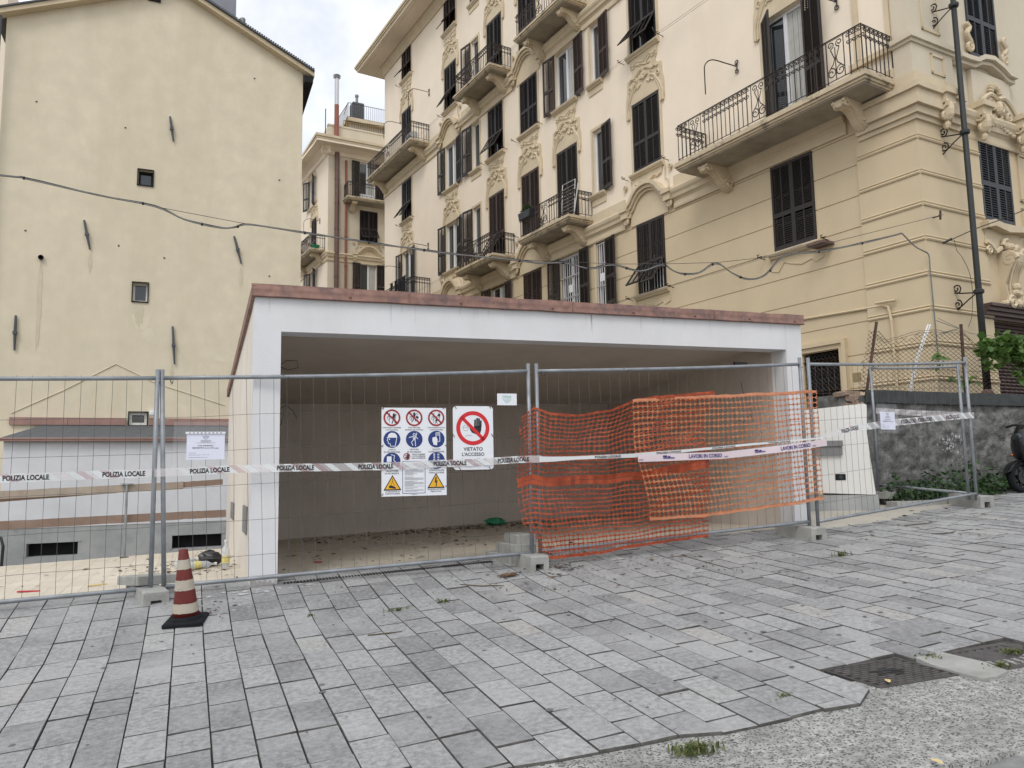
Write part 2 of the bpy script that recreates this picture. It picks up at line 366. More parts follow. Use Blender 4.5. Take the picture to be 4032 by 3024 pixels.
M_['chrome'] = mat('bare_metal', (0.45,0.45,0.46,1), 0.35, 0.1, metal=0.7)
M_['stick_red'] = mat('red_plastic', (0.45,0.02,0.03,1), 0.5, 0.1)
M_['stick_yellow'] = mat('yellow_plastic', (0.62,0.48,0.22,1), 0.6, 0.1)
M_['cloth_black'] = mat('black_cloth', (0.014,0.014,0.018,1), 0.95, 0.3, 6)
M_['grey_slate'] = mat('chimney_slate', (0.24,0.25,0.29,1), 0.8, 0.1, 3)
M_['terracotta'] = mat('flue_terracotta', (0.26,0.09,0.06,1), 0.7, 0.15, 3)
M_['ac'] = mat('ac_white', (0.6,0.6,0.58,1), 0.5, 0.05)
M_['brass'] = mat('brass_plate', (0.30,0.23,0.12,1), 0.6, 0.2, 20, metal=0.3)

# text as flat mesh outlines, scaled to a given box
_tc = {}
def text_geo(s, bold=0.0):
    k = (s, bold)
    if k not in _tc:
        c = bpy.data.curves.new('t', 'FONT'); c.body = s; c.size = 1; c.resolution_u = 3; c.offset = bold
        o = bpy.data.objects.new('t', c); COL.objects.link(o)
        bpy.context.view_layer.update()
        me = bpy.data.meshes.new_from_object(o.evaluated_get(bpy.context.evaluated_depsgraph_get()))
        v = [(p.co.x, p.co.y) for p in me.vertices]; f = [tuple(p.vertices) for p in me.polygons]
        bpy.data.objects.remove(o); bpy.data.curves.remove(c); bpy.data.meshes.remove(me)
        x0 = min(p[0] for p in v); x1 = max(p[0] for p in v); y0 = min(p[1] for p in v); y1 = max(p[1] for p in v)
        _tc[k] = ([((x-x0)/(x1-x0), (y-y0)/(y1-y0)) for x, y in v], f, (x1-x0)/(y1-y0))
    return _tc[k]
def put_text(mb, s, mp, x0, x1, y0, y1, bold=0.012):
    v, f, a = text_geo(s, bold)
    mb.add([mp(lerp(x0,x1,a_), lerp(y0,y1,b_)) for a_, b_ in v], f)

# ------------------------------------------------------------------ ground
def floor_z(x): return 0.55+0.03*(x-0.55)
def gz(x, y):
    b = 0.051*(max(-14, min(x, 26))+max(-14, min(y, 12)))
    if x < 7.2:
        e = max(0.0, floor_z(max(x,-6))-0.051*(max(x,-6)+7.6))
        b += e*max(0.0, min(1.0, (y-6.3)/1.35))**1.25
    return b
EDGE = [(-20,3.40),(1.36,3.29),(2.09,3.214),(2.23,3.21),(2.48,3.124),(2.89,3.114),(3.1,3.11),(3.33,3.06),(3.42,3.20),(3.49,3.231),(3.98,3.153),(4.11,3.04),(4.36,3.07),(4.46,3.047),(30,2.9)]
ROADE = [(-20,2.75),(1.5,2.62),(2.89,2.473),(3.03,2.432),(3.29,2.379),(3.43,2.377),(30,2.2)]
def sheet(name, mt, X, Y0, Y1, ny, dz, zf=gz, jit=0.0, smooth=True, skirt=0.0):
    mb = MB(); vs = []; fs = []
    for i, x in enumerate(X):
        a, b = Y0(x), Y1(x)
        for j in range(ny+1):
            y = lerp(a, b, max(0, j-1)/(ny-1)) if skirt else lerp(a, b, j/ny)
            y += jit*noise.noise((x*7, 1.7, 3.1)) if (j in (0, ny) or (skirt and j == 1)) and jit else 0
            vs.append((x, y, zf(x, y)+dz-(skirt if j == 0 else 0)))
    for i in range(len(X)-1):
        for j in range(ny):
            a = i*(ny+1)+j; fs.append((a, a+ny+1, a+ny+2, a+1))
    mb.add(vs, fs); return struct(mb.build(name, mt, smooth=smooth))
def frange(a, b, s):
    n = int(round((b-a)/s)); return [a+(b-a)*i/n for i in range(n+1)]
mb = MB(); mb.quad((-220,-220,-2.6),(220,-220,-2.6),(220,260,-2.6),(-220,260,-2.6)); g0 = struct(mb.build('ground', M_['earth']))
XS = frange(-14, 24, 0.25)
paving = sheet('pavement', M_['joint'], XS, lambda x: poly_at(EDGE, x)-0.02, lambda x: (8.05 if x < 0.55 else 7.82) if x < 7.25 else 10.2, 26, -0.022)
fine = frange(-3, 6, 0.03)
base = sheet('street_base', M_['joint'], frange(-14, 24, 0.5), lambda x: -12, lambda x: poly_at(EDGE, x)+0.3, 6, -0.05)
strip = sheet('concrete_strip', M_['aggregate'], frange(-14,-3,0.5)+fine[1:]+frange(6,24,0.5)[1:], lambda x: poly_at(ROADE, x), lambda x: poly_at(EDGE, x)+0.16, 8, -0.015, jit=0.04, skirt=0.06)
road = sheet('road', M_['asphalt'], frange(-14, 24, 0.2), lambda x: -12, lambda x: poly_at(ROADE, x)+0.06, 12, -0.034)
# pavers: courses run away from the street, 20 x 40 cm
def ytop(x): return 7.98 if x < 0.46 else 7.54 if x < 0.84 else 7.78 if x < 6.98 else 7.54 if x < 7.15 else (7.40 if x < 8.3 else (7.40+(x-8.3)*0.25 if x < 10.4 else 8.75))
HOLES = [(3.465,4.05,2.9,3.565),(4.05,4.84,2.9,3.44)]
PW, PL, JT = 0.2055, 0.41, 0.0022
def in_view(p):
    d = Vector(p)-EYE; z = d.dot(fw)
    if z < 0.3: return 0
    x = 3005*d.dot(cr)/z; y = 3005*d.dot(cu)/z
    return 1/(z*z)*max(0.05,(EYE.z-p[2])/z) if abs(x) < 2016*1.03 and abs(y) < 1512*1.03 else 0
cells = []
x = -5.2
while x < 14.5:
    y = -random.random()*PL+2.8; last = y
    while y < 9:
        ln = PL if random.random() < 0.97 else PL*random.choice((0.7, 1.15))
        x0, x1, y0, y1 = x+JT, x+PW-JT, y+0.005, y+ln-0.005
        y += ln
        xc = (x0+x1)/2
        b0 = poly_at(EDGE, x0)+0.006+0.02*noise.noise((x0*9,1,1)); b1 = poly_at(EDGE, x1)+0.006+0.02*noise.noise((x1*9,1,1))
        for (hx0,hx1,hy0,hy1) in HOLES:
            if hx0-0.05 < xc < hx1+0.05: b0 = max(b0, hy1); b1 = max(b1, hy1)
        y1 = min(y1, ytop(xc))
        ya, yb = max(y0, b0), max(y0, b1)
        if y1-ya < 0.03 or y1-yb < 0.03: continue
        if 7.22 < xc < 7.3 and y1 > 7.5: y1 = 7.5
        cells.append((x0, x1, ya, yb, y1))
    x += PW
def paver_geo(c):
    x0, x1, ya, yb, y1 = c; ch = random.uniform(0.0014, 0.0032); j = [random.uniform(-0.0035, 0.0035) for _ in range(5)]
    tilt = random.uniform(-0.0015, 0.0015)
    P = [(x0,ya),(x1,yb),(x1,y1),(x0,y1)]
    P = [(a+random.uniform(-.0015,.0015),b+random.uniform(-.003,.003)) for a,b in P]
    (x0,ya),(x1,yb),(_,y1),_ = P
    Q = [(x0+ch,ya+ch),(x1-ch,yb+ch),(x1-ch,y1-ch),(x0+ch,y1-ch)]
    vs = [(a,b,gz(a,b)-0.035) for a,b in P]+[(a,b,gz(a,b)-0.006+j[4]) for a,b in P]
    vs += [(a,b,gz(a,b)+j[4]+(tilt if k in (0,3) else -tilt)) for k,(a,b) in enumerate(Q)]
    return vs, [(0,1,5,4),(1,2,6,5),(2,3,7,6),(3,0,4,7),(4,5,9,8),(5,6,10,9),(6,7,11,10),(7,4,8,11),(8,9,10,11)]
cells.sort(key=lambda c: -in_view(((c[0]+c[1])/2, (c[2]+c[4])/2, gz((c[0]+c[1])/2, (c[2]+c[4])/2)))*(c[4]-c[2]))
far = MB()
for i, c in enumerate(cells):
    vs, fs = paver_geo(c)
    if i < 298:
        mb = MB(); mb.add(vs, fs); o = mb.build('paver', M_['paver'], paving); o.data.materials.append(M_['joint']); o.data.polygons.foreach_set('material_index', [1]*8+[0])
    else: far.add(vs, fs)
o = stuff(far.build('pavers_beyond', M_['paver_far'], paving)); o.data.materials.append(M_['joint']); o.data.polygons.foreach_set('material_index', ([1]*8+[0])*(len(far.f)//9))
# drain channel in front of the garage opening
mb = MB(); y0 = 7.50
for k in range(70):
    xa = 0.85+k*0.03
    mb.box(xa, xa+0.016, y0, y0+0.09, gz(xa,y0)+0.004, gz(xa,y0)+0.012)
o = mb.build('drain_channel', M_['castiron']); tag(o, 'narrow slotted drain channel along the threshold of the white garage', 'drain')
# cream screed beyond the right-hand panel, in front of the letter-box wall
sheet('screed_path', M_['screed'], frange(7.28, 10.35, 0.15), lambda x: ytop(x)-0.02, lambda x: 10.0, 8, -0.004, jit=0.04)
# tiled yard floor (left yard and inside the garage)
mb = MB()
def ftop(x): return floor_z(x)
mb.add([(-7,7.98,floor_z(-7)-0.012),(0.56,7.98,floor_z(0.56)-0.012),(0.56,11.45,floor_z(0.56)-0.012),(-7,11.28,floor_z(-7)-0.012),
        (-7,7.98,-2.6),(0.56,7.98,-2.6),(0.56,11.45,-2.6),(-7,11.28,-2.6)], [(0,1,2,3),(3,2,6,7),(0,4,5,1),(0,3,7,4)])
mb.add([(0.56,7.79,floor_z(0.56)-0.012),(7.2,7.79,floor_z(7.2)-0.012),(7.2,12.2,floor_z(7.2)-0.012),(0.56,12.2,floor_z(0.56)-0.012)], [(0,1,2,3)])
yard = struct(mb.build('yard_floor', M_['grout']))
tl = MB(); random.seed(3)
tw, tl_ = 0.15, 0.30
x = -6.9; k = 0
while x < 7.1:
    y = 7.60+(0.15 if k % 2 else 0)-0.30; k += 1
    while y < 12.2:
        x0, x1, ya, yb = x+0.0012, x+tw-0.0012, max(y, 7.98 if x < 0.5 else 7.79)+0.002, y+tl_-0.002
        y += tl_
        lim = 11.45 if x < 0.5 else 12.12
        yb = min(yb, lim)
        if yb-ya < 0.03: continue
        if 0.5 < x+tw and x < 0.56 and yb < 12: pass
        h = random.uniform(-0.0012, 0.0012)
        tl.add([(a,b,floor_z(a)+h) for a,b in ((x0,ya),(x1,ya),(x1,yb),(x0,yb))]+[(a,b,floor_z(a)-0.012) for a,b in ((x0,ya),(x1,ya),(x1,yb),(x0,yb))],
               [(0,1,2,3),(0,4,5,1),(1,5,6,2),(2,6,7,3),(3,7,4,0)])
    x += tw
stuff(tl.build('floor_tiles', M_['tile'], yard))

# ------------------------------------------------------------------ white garage
gar = empty('garage', 'white rendered open garage with copper-edged flat roof behind the fence', 'garage', T(0.55, 7.55, 0.5))
GI = T(-0.55, -7.55, -0.5)
def gmb(): return MB(GI)
GX0, GX1, GY0, GY1 = 0.55, 7.26, 7.55, 12.32
def wt(x): return 3.25+0.017*(x-0.55)             # top of the white front
def rz(x, y): return wt(x)-0.105*(y-GY0)           # roof falls to the back
def ramp_box(mb, x0, x1, y0, y1, z0, zt):
    vs = [(x0,y0,z0),(x1,y0,z0),(x1,y1,z0),(x0,y1,z0)]+[(a,b,zt(a,b)) for a,b in ((x0,y0),(x1,y0),(x1,y1),(x0,y1))]
    mb.add(vs, [(0,3,2,1),(4,5,6,7),(0,1,5,4),(1,2,6,5),(2,3,7,6),(3,0,4,7)])
# front: pillars and lintel as one frame
def lb(x): return 2.92+0.0165*(x-0.795)
mb = gmb()
O = [(0.55,0.30),(0.795,0.30),(0.795,lb(0.795)),(7.035,lb(7.035)),(7.02,0.5),(7.26,0.5),(7.30,wt(7.3)),(0.55,wt(0.55))]
nn = len(O)
vs = [(a,7.55,b) for a,b in O]+[(a,7.80,b) for a,b in O]
fs = [(0,1,2,7),(2,3,6,7),(3,4,5,6)]; fs = fs+[tuple(i+nn for i in reversed(f)) for f in fs]
fs += [((i+1)%nn,i,nn+i,nn+(i+1)%nn) for i in range(nn)]
mb.add(vs, fs); mb.build('front_wall', M_['plaster_white'], gar)
mb = gmb(); ramp_box(mb, 0.552, 0.785, 7.80, GY1, 0.2, lambda a,b: rz(a,b)); mb.build('side_wall', M_['plaster_side'], gar)
mb = gmb(); ramp_box(mb, 7.03, 7.26, 7.80, GY1, 0.2, lambda a,b: rz(a,b)); mb.build('side_wall', M_['plaster_side'], gar)
# inner faces (bare plaster)
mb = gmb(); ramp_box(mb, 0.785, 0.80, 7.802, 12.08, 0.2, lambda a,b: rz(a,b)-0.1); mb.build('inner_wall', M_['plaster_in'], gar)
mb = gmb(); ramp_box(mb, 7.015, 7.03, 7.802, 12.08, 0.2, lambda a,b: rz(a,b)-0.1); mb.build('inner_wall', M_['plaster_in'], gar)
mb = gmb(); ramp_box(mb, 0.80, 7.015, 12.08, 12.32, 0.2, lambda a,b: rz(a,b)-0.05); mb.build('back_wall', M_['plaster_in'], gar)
mb = gmb()
vs = []
for dz in (-0.17, 0.0):
    vs += [(a,b,rz(a,b)+dz) for a,b in ((0.79,7.802),(7.025,7.802),(7.025,12.31),(0.79,12.31))]
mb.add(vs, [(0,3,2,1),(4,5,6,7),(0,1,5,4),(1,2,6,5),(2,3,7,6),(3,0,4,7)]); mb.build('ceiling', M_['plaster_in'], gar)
# roof deck
mb = gmb(); vs = []
for dz in (0.004, 0.09):
    vs += [(a,b,rz(a,b)+dz) for a,b in ((0.53,7.54),(7.31,7.54),(7.31,12.36),(0.53,12.36))]
mb.add(vs, [(0,3,2,1),(4,5,6,7),(0,1,5,4),(1,2,6,5),(2,3,7,6),(3,0,4,7)]); mb.build('roof_deck', M_['copper'], gar)
# copper fascia with buckled sheet
mb = gmb(); nx = 90; vs = []
for i in range(nx+1):
    x = lerp(0.515, 7.335, i/nx); wv = 0.010*noise.noise((x*1.7, 2, 0))+0.005*noise.noise((x*6, 5, 0))
    zt = wt(x)+0.118+0.006*noise.noise((x*2.3,7,0)); zb = wt(x)-0.006+0.004*noise.noise((x*3,9,0))
    vs += [(x,7.60,zt+0.006),(x,7.512+wv*0.5,zt),(x,7.515+wv,lerp(zb,zt,0.5)),(x,7.518-wv*0.4,zb+0.014),(x,7.502,zb),(x,7.548,zb-0.002)]
fs = [(6*i+k, 6*i+6+k, 6*i+7+k, 6*i+1+k) for i in range(nx) for k in range(5)]
mb.add(vs, fs); fa = mb.build('copper_fascia', M_['copper'], gar, smooth=True)
for x in (1.45, 2.62, 3.7, 4.75, 5.62, 6.45, 7.18):
    mb = gmb(); mb.blob((x,7.512,wt(x)+0.035),0.014,0.01,0.014,8,4); mb.build('screw', M_['copper'], fa, smooth=True)
for x in (2.05, 3.95, 5.9):
    mb = gmb(); mb.box(x,x+0.012,7.506,7.514,wt(x)+0.0,wt(x)+0.115); mb.build('seam', M_['copper'], fa)
mb = gmb()
vs = []
for i in range(31):
    y = lerp(7.51, 12.36, i/30); z = rz(0.55,y)+0.02+0.008*noise.noise((y*3,1,4))
    vs += [(0.56,y,z+0.075),(0.515,y,z+0.07),(0.518,y,z-0.03),(0.55,y,z-0.035)]
mb.add(vs, [(4*i+k,4*i+1+k,4*i+5+k,4*i+4+k) for i in range(30) for k in range(3)]); mb.build('copper_edging', M_['copper'], gar)
for (ya,yb,za,zb) in ((10.25,10.9,0.99,1.20),(7.98,8.5,0.97,1.24)):
    mb = gmb(); mb.box(0.535,0.556,ya,yb,za,zb); b = mb.build('meter_cover', M_['greymetal'], gar)
    mb = gmb(); mb.box(0.530,0.534,ya+0.06,ya+0.12,za+0.1,za+0.13); mb.build('lock', M_['chrome'], b)
rd = random.Random(31)
M_['grime'] = mat('render_grime', (0.62,0.62,0.63,1), 0.9, 0.06, 6)
M_['grime_low'] = mat('splash_grime', (0.52,0.50,0.47,1), 0.9, 0.15, 14)
def grime(pts, mt_):
    mb = gmb(); mb.add([(a,7.5482,b) for a,b in pts],[tuple(range(len(pts)))]); mb.build('grime_streak', M_[mt_], gar)
for k in range(22):
    x = rd.uniform(0.6,7.2); l = rd.uniform(0.05,0.26) if 0.85 < x < 7.0 else rd.uniform(0.1,0.5); w_ = rd.uniform(0.004,0.014)
    zt = wt(x)-0.012; grime([(x-w_,zt),(x-w_*0.7,zt-l*0.6),(x,zt-l),(x+w_*0.6,zt-l*0.7),(x+w_*1.2,zt)],'grime')
for (xa,xb,zb_) in ((0.556,0.79,0.50),(7.03,7.25,0.76)):
    n = 16; top = [(lerp(xa,xb,i/n), zb_+0.05+0.09*abs(noise.noise((i*0.8,xa,2)))) for i in range(n+1)]
    grime([(xa,zb_-0.1),(xb,zb_-0.1)]+top[::-1],'grime_low')
# loose wires
def wirepts(c, n, amp, seed):
    L = []; 
    for i in range(n): L.append((c[0]+amp*noise.noise((i*0.4,seed,0)), c[1]+amp*0.5*noise.noise((i*0.4,seed,5)), c[2]-0.04*i*amp*4+amp*noise.noise((i*0.4,seed,9))))
    return L
mb = gmb()
mb.tube([(0.80,7.86,2.62),(0.88,7.83,2.68),(0.98,7.82,2.68),(0.99,7.82,2.61),(0.9,7.83,2.585),(0.81,7.85,2.62)],0.004,4)
mb.tube([(0.80,7.86,2.18),(0.88,7.84,2.23),(0.95,7.84,2.18),(0.99,7.84,2.10)],0.004,4)
mb.tube([(0.80,7.86,2.12),(0.86,7.84,2.16),(0.84,7.84,2.05),(0.80,7.86,1.99)],0.004,4)
mb.tube([(6.5,7.80,2.62),(6.52,7.80,2.5),(6.6,7.8,2.36),(6.62,7.8,2.2),(6.5,7.8,2.1),(6.42,7.8,2.12),(6.56,7.8,2.16)],0.005,4)
mb.tube([(6.62,7.8,2.2),(6.75,7.85,2.05),(6.9,7.9,1.95)],0.003,4)
mb.build('loose_wire', M_['cable_blk'], gar)
mb = gmb(); mb.box(6.42,6.62,7.80,7.84,2.84,2.875); mb.build('cable_clip', M_['cable_blk'], gar)

# ------------------------------------------------------------------ low white outbuilding with slate lean-to roof
lo = empty('outbuilding', 'low white outbuilding with slate lean-to roof and grey basement plinth below the gabled house', 'outbuilding', T(-3.86, 20.5, -2.6))
LI = T(3.86, -20.5, 2.6)
def lmb(): return MB(LI)
def wall_holes(mb, u0, u1, w0, w1, holes, y, depth, fn):
    us = sorted(set([u0,u1]+[max(u0,min(u1,a)) for h in holes for a in h[:2]])); ws = sorted(set([w0,w1]+[max(w0,min(w1,b)) for h in holes for b in h[2:]]))
    for a, b in zip(us, us[1:]):
        for c, d in zip(ws, ws[1:]):
            m = ((a+b)/2, (c+d)/2)
            if b-a < 1e-6 or d-c < 1e-6 or any(h[0] < m[0] < h[1] and h[2] < m[1] < h[3] for h in holes): continue
            mb.quad(fn(a,y,c),fn(b,y,c),fn(b,y,d),fn(a,y,d))
    for a, b, c, d in holes:
        if b <= u0 or a >= u1 or d <= w0 or c >= w1: continue
        c = max(c, w0); d = min(d, w1); y2 = y-depth
        mb.quad(fn(a,y,c),fn(b,y,c),fn(b,y2,c),fn(a,y2,c)); mb.quad(fn(a,y,d),fn(a,y2,d),fn(b,y2,d),fn(b,y,d))
        mb.quad(fn(a,y,c),fn(a,y2,c),fn(a,y2,d),fn(a,y,d)); mb.quad(fn(b,y,c),fn(b,y,d),fn(b,y2,d),fn(b,y2,c))
fy = lambda a, y, c: (a, 20.5-y, c)
bw = [(-3.32,-2.30,-0.22,0.08),(-0.305,0.82,-0.2,0.115)]
mb = lmb(); wall_holes(mb, -3.87, 6.0, 0.43, 2.42, [], 0.012, 0, fy); mb.quad((-3.87,20.488,0.43),(-3.87,20.488,2.42),(-3.87,24,2.9),(-3.87,24,0.43)); mb.build('wall', M_['lowwall'], lo)
mb = lmb(); wall_holes(mb, -3.87, 6.0, -2.6, 0.43, bw, 0.0, 0.3, fy); mb.quad((-3.87,20.5,-2.6),(-3.87,20.5,0.43),(-3.87,24,0.43),(-3.87,24,-2.6)); mb.build('basement_wall', M_['cement'], lo)
for (a,b,c,d) in bw:
    mb = lmb(); mb.quad((a,20.8,c),(b,20.8,c),(b,20.8,d),(a,20.8,d)); p = mb.build('basement_window', M_['dark'], lo)
    mb = lmb(); mb.box(a-0.06,b+0.06,20.485,20.499,d+0.002,d+0.05); mb.box(a-0.06,a-0.002,20.485,20.499,c,d); mb.build('window_surround', M_['cement'], p)
mb = lmb(); n = 26
for i in range(n):
    a = lerp(-3.95, 5.9, i/n); b = lerp(-3.95, 5.9, (i+1)/n)-0.004
    mb.add([(a,20.36,2.47),(b,20.36,2.47),(b+0.28,23.98,2.985),(a+0.28,23.98,2.985),(a,20.36,2.455),(b,20.36,2.455),(b+0.28,23.98,2.97),(a+0.28,23.98,2.97)],[(0,1,2,3),(0,4,5,1),(1,5,6,2),(3,7,4,0)])
mb.build('slate_roof', M_['slate'], lo)
mb = lmb(); mb.box(-3.97,6,20.33,20.42,2.40,2.452); mb.tube([(-3.97,20.33,2.46),(6,20.33,2.46)],0.02,6); mb.build('copper_gutter', M_['copper_new'], lo)
for a, b in ((-4.42,-3.05),(-3.05,-1.63),(-1.04,0.1),(0.1,2.0),(2.0,4.0)):
    mb = lmb(); mb.box(a,b-0.01,23.90,23.985,2.99,3.19); mb.build('flashing', M_['copper_new'], lo)
mb = lmb(); mb.tube([(-3.62,20.47,0.50),(-3.62,20.38,0.52)],0.035,8); mb.build('pipe_stub', M_['dark'], lo)
mb = lmb(); mb.tube([(-3.9,20.0,0.3),(-3.72,19.95,0.28),(-3.66,19.9,0.1),(-3.68,19.9,-0.6)],0.03,6); mb.tube([(-3.86,20.0,0.5),(-3.82,19.95,0.1),(-3.8,19.9,-0.6)],0.035,6); mb.build('black_hose', M_['cable_blk'], lo)

# ------------------------------------------------------------------ gabled house (left)
gh = empty('gabled_house', 'tall cream stucco gable end with few tiny windows and iron tie anchors', 'house', T(-5, 24, -2.6))
HI = T(5, -24, 2.6)
def hmb(): return MB(HI)
hw = [(-1.56,-1.18,10.03,10.48),(-1.59,-1.21,6.56,7.10),(-1.56,-1.11,3.0,3.355)]
# silhouette under the verge: left eave, ridge, right eave
mb = hmb(); fh = lambda a,y,c: (a, 24-y, c)
wall_holes(mb, -5.02, 3.08, -2.6, 14.0, hw, 0, 0.25, fh)
pts = [(-5.02,14.0),(3.08,14.0),(3.08,14.33),(-0.73,16.28),(-5.02,14.44)]
mb.add([(a,24,c) for a,c in pts],[(0,1,2,3,4)])
mb.quad((3.08,24,-2.6),(3.08,38,-2.6),(3.08,38,14.33),(3.08,24,14.33)); mb.quad((-5.02,24,-2.6),(-5.02,24,14.44),(-5.02,38,14.44),(-5.02,38,-2.6))
mb.build('wall', M_['gable'], gh)
def verge(mb, P, o0, o1, t0, t1):
    for (a,b),(c,d) in zip(P,P[1:]):
        mb.add([(a,24-o0,b+t0),(c,24-o0,d+t0),(c,24-o0,d+t1),(a,24-o0,b+t1),(a,24-o1,b+t0),(c,24-o1,d+t0),(c,24-o1,d+t1),(a,24-o1,b+t1)],[(0,3,2,1),(4,5,6,7),(0,1,5,4),(2,3,7,6),(1,2,6,5),(3,0,4,7)])
V = [(-5.35,14.30),(-0.73,16.28),(3.40,14.17)]
mb = hmb(); verge(mb, V, -0.02, 0.28, 0.0, 0.14); mb.build('verge_board', M_['stucco_trim'], gh)
mb = hmb(); verge(mb, V, -14, 0.33, 0.143, 0.19)
for k in range(60):
    t = k/60; x = lerp(-0.73,3.40,t); z = lerp(16.28,14.17,t)
    mb.box(x, x+0.055, 23.64, 23.68, z+0.13, z+0.21)
r = mb.build('roof', M_['slate'], gh)
mb = hmb(); mb.box(3.09,3.36,23.72,37,13.95,14.16); mb.build('eave_soffit', M_['dark'], r)
mb = hmb(); mb.box(-0.5,1.05,24.9,27.0,14.6,18.6); mb.build('chimney_stack', M_['grey_slate'], r)
mb = hmb(); mb.tube([(1.24,24.5,15.0),(1.24,24.5,15.95)],0.05,8); mb.lathe([(0.075,15.9),(0.085,15.95),(0.085,16.1),(0.04,16.13)],8,T(1.24,24.5,0)); mb.build('vent_pipe', M_['greymetal'], r)
mb = hmb(); mb.tube([(-5.12,23.7,14.3),(-5.16,23.75,12.0),(-5.12,23.85,-2)],0.06,6); mb.build('downpipe', M_['slate'], gh)
for k,(a,b,c,d) in enumerate(hw):
    white = k > 0
    mb = hmb(); t = 0.07 if k == 2 else 0.05
    yy = 24.06 if k == 2 else 24.14
    for q in ((a,a+t,c,d),(b-t,b,c,d),(a+t,b-t,c,c+t),(a+t,b-t,d-t,d)): mb.box(q[0],q[1],yy,yy+0.05,q[2],q[3])
    wobj = mb.build('window', M_['ac'] if white else M_['dark'], gh)
    mb = hmb(); mb.quad((a,24.2,c),(b,24.2,c),(b,24.2,d),(a,24.2,d)); mb.build('pane', M_['glass'], wobj)
    mb = hmb(); s = 0.03
    for q in ((a-s,a-0.001,c-s,d+s),(b+0.001,b+s,c-s,d+s),(a,b,c-s,c-0.001),(a,b,d+0.001,d+s)): mb.box(q[0],q[1],23.96,24.05,q[2],q[3])
    mb.build('window_surround', M_['dark'], wobj)
for (xa,za,xb,zb) in ((-0.77,12.22,-0.655,11.47),(-2.89,8.79,-2.715,7.96),(1.106,8.74,1.326,7.91),(-4.406,5.95,-4.394,5.0),(-0.517,5.87,-0.437,4.77)):
    mb = hmb(); mb.tube([(xa,23.95,za),(lerp(xa,xb,.5),23.93,lerp(za,zb,.5)),(xb,23.95,zb)],[0.03,0.042,0.026],6); mb.box(lerp(xa,xb,.5)-0.05,lerp(xa,xb,.5)+0.05,23.88,23.96,lerp(za,zb,.5)-0.04,lerp(za,zb,.5)+0.04)
    mb.build('tie_anchor', M_['slate'], gh)
for (x,z) in ((-3.89,7.61),):
    mb = hmb(); mb.lathe([(0.07,0),(0.07,0.05),(0.045,0.05),(0.045,0.0)],12,T(x,23.95,z)@RX(pi/2)); mb.build('vent', M_['dark'], gh)
for (x,z) in ((-4.2,12.1),(-1.95,11.7),(1.6,13.9),(2.4,10.7),(-4.3,8.35),(-2.0,8.15),(-0.8,7.9),(2.15,7.6)):
    mb = hmb(); mb.blob((x,23.995,z),0.03,0.02,0.025,6,4); mb.build('putlog_hole', M_['slate'], gh)
mb = hmb(); mb.tube([(-4.4,23.985,3.3),(-3.2,23.985,3.95),(-1.95,23.985,4.72),(-0.9,23.985,4.2),(0.95,23.985,3.6)],0.012,4); mb.build('wall_cable', M_['gable'], gh)
mb = hmb(); mb.lathe([(0.03,0),(0.07,0.02),(0.075,0.10),(0.05,0.12)],10,T(-0.98,23.86,3.32)@RX(pi/2)); mb.box(-1.08,-0.9,23.9,23.99,3.38,3.42); mb.build('wall_lamp', M_['pvc'], gh)
rd = random.Random(17)
for (cx,cz,rx,rz_,mt_) in ((-1.35,6.05,0.22,0.30,'patch'),(-1.15,5.6,0.18,0.2,'patch'),(0.9,5.0,0.5,0.12,'patch'),(1.5,5.3,0.35,0.10,'patch'),(-3.89,6.3,0.06,1.2,'drip'),(-0.5,4.45,0.05,0.3,'drip'),(1.33,7.5,0.05,0.35,'drip'),(-2.7,7.6,0.05,0.3,'drip'),(-1.4,6.2,0.12,0.35,'drip'),):
    mb = hmb(); n = 26; mb.add([(cx+rx*(0.72+0.5*rd.random())*cos(2*pi*k/n),(23.997 if mt_ == 'patch' else 23.993),cz+rz_*(0.72+0.5*rd.random())*sin(2*pi*k/n)) for k in range(n)],[tuple(range(n))]); mb.build('plaster_patch' if mt_ == 'patch' else 'drip_stain', M_[mt_], gh)
mb = hmb()
for q in ((-1.47,-1.43,15.78,16.0),(-1.17,-1.13,15.78,16.0),(-1.43,-1.17,15.78,15.83)): mb.box(q[0],q[1],23.93,24.02,q[2],q[3])
mb.box(-1.43,-1.17,23.97,24.01,15.83,16.0); mb.build('attic_vent', M_['dark'], gh)
# sliver of a further building beyond the gable's left edge
nb = empty('neighbour_building', 'sliver of a pale weathered building left of the gable end, behind its eave', 'building', T(-9, 33, -2.6))
NI = T(9, -33, 2.6)
mb = MB(NI); mb.box(-14,-6.9,33,40,-2.6,21); mb.build('wall', M_['stucco_up'], nb)
mb = MB(NI); mb.box(-14.5,-6.5,32.6,40,13.8,14.1); mb.build('balcony_slab', M_['soffit'], nb)
mb = MB(NI); mb.tube([(-7.1,32.9,13.7),(-7.15,32.9,-2)],0.07,6); mb.build('downpipe', M_['slate'], nb)

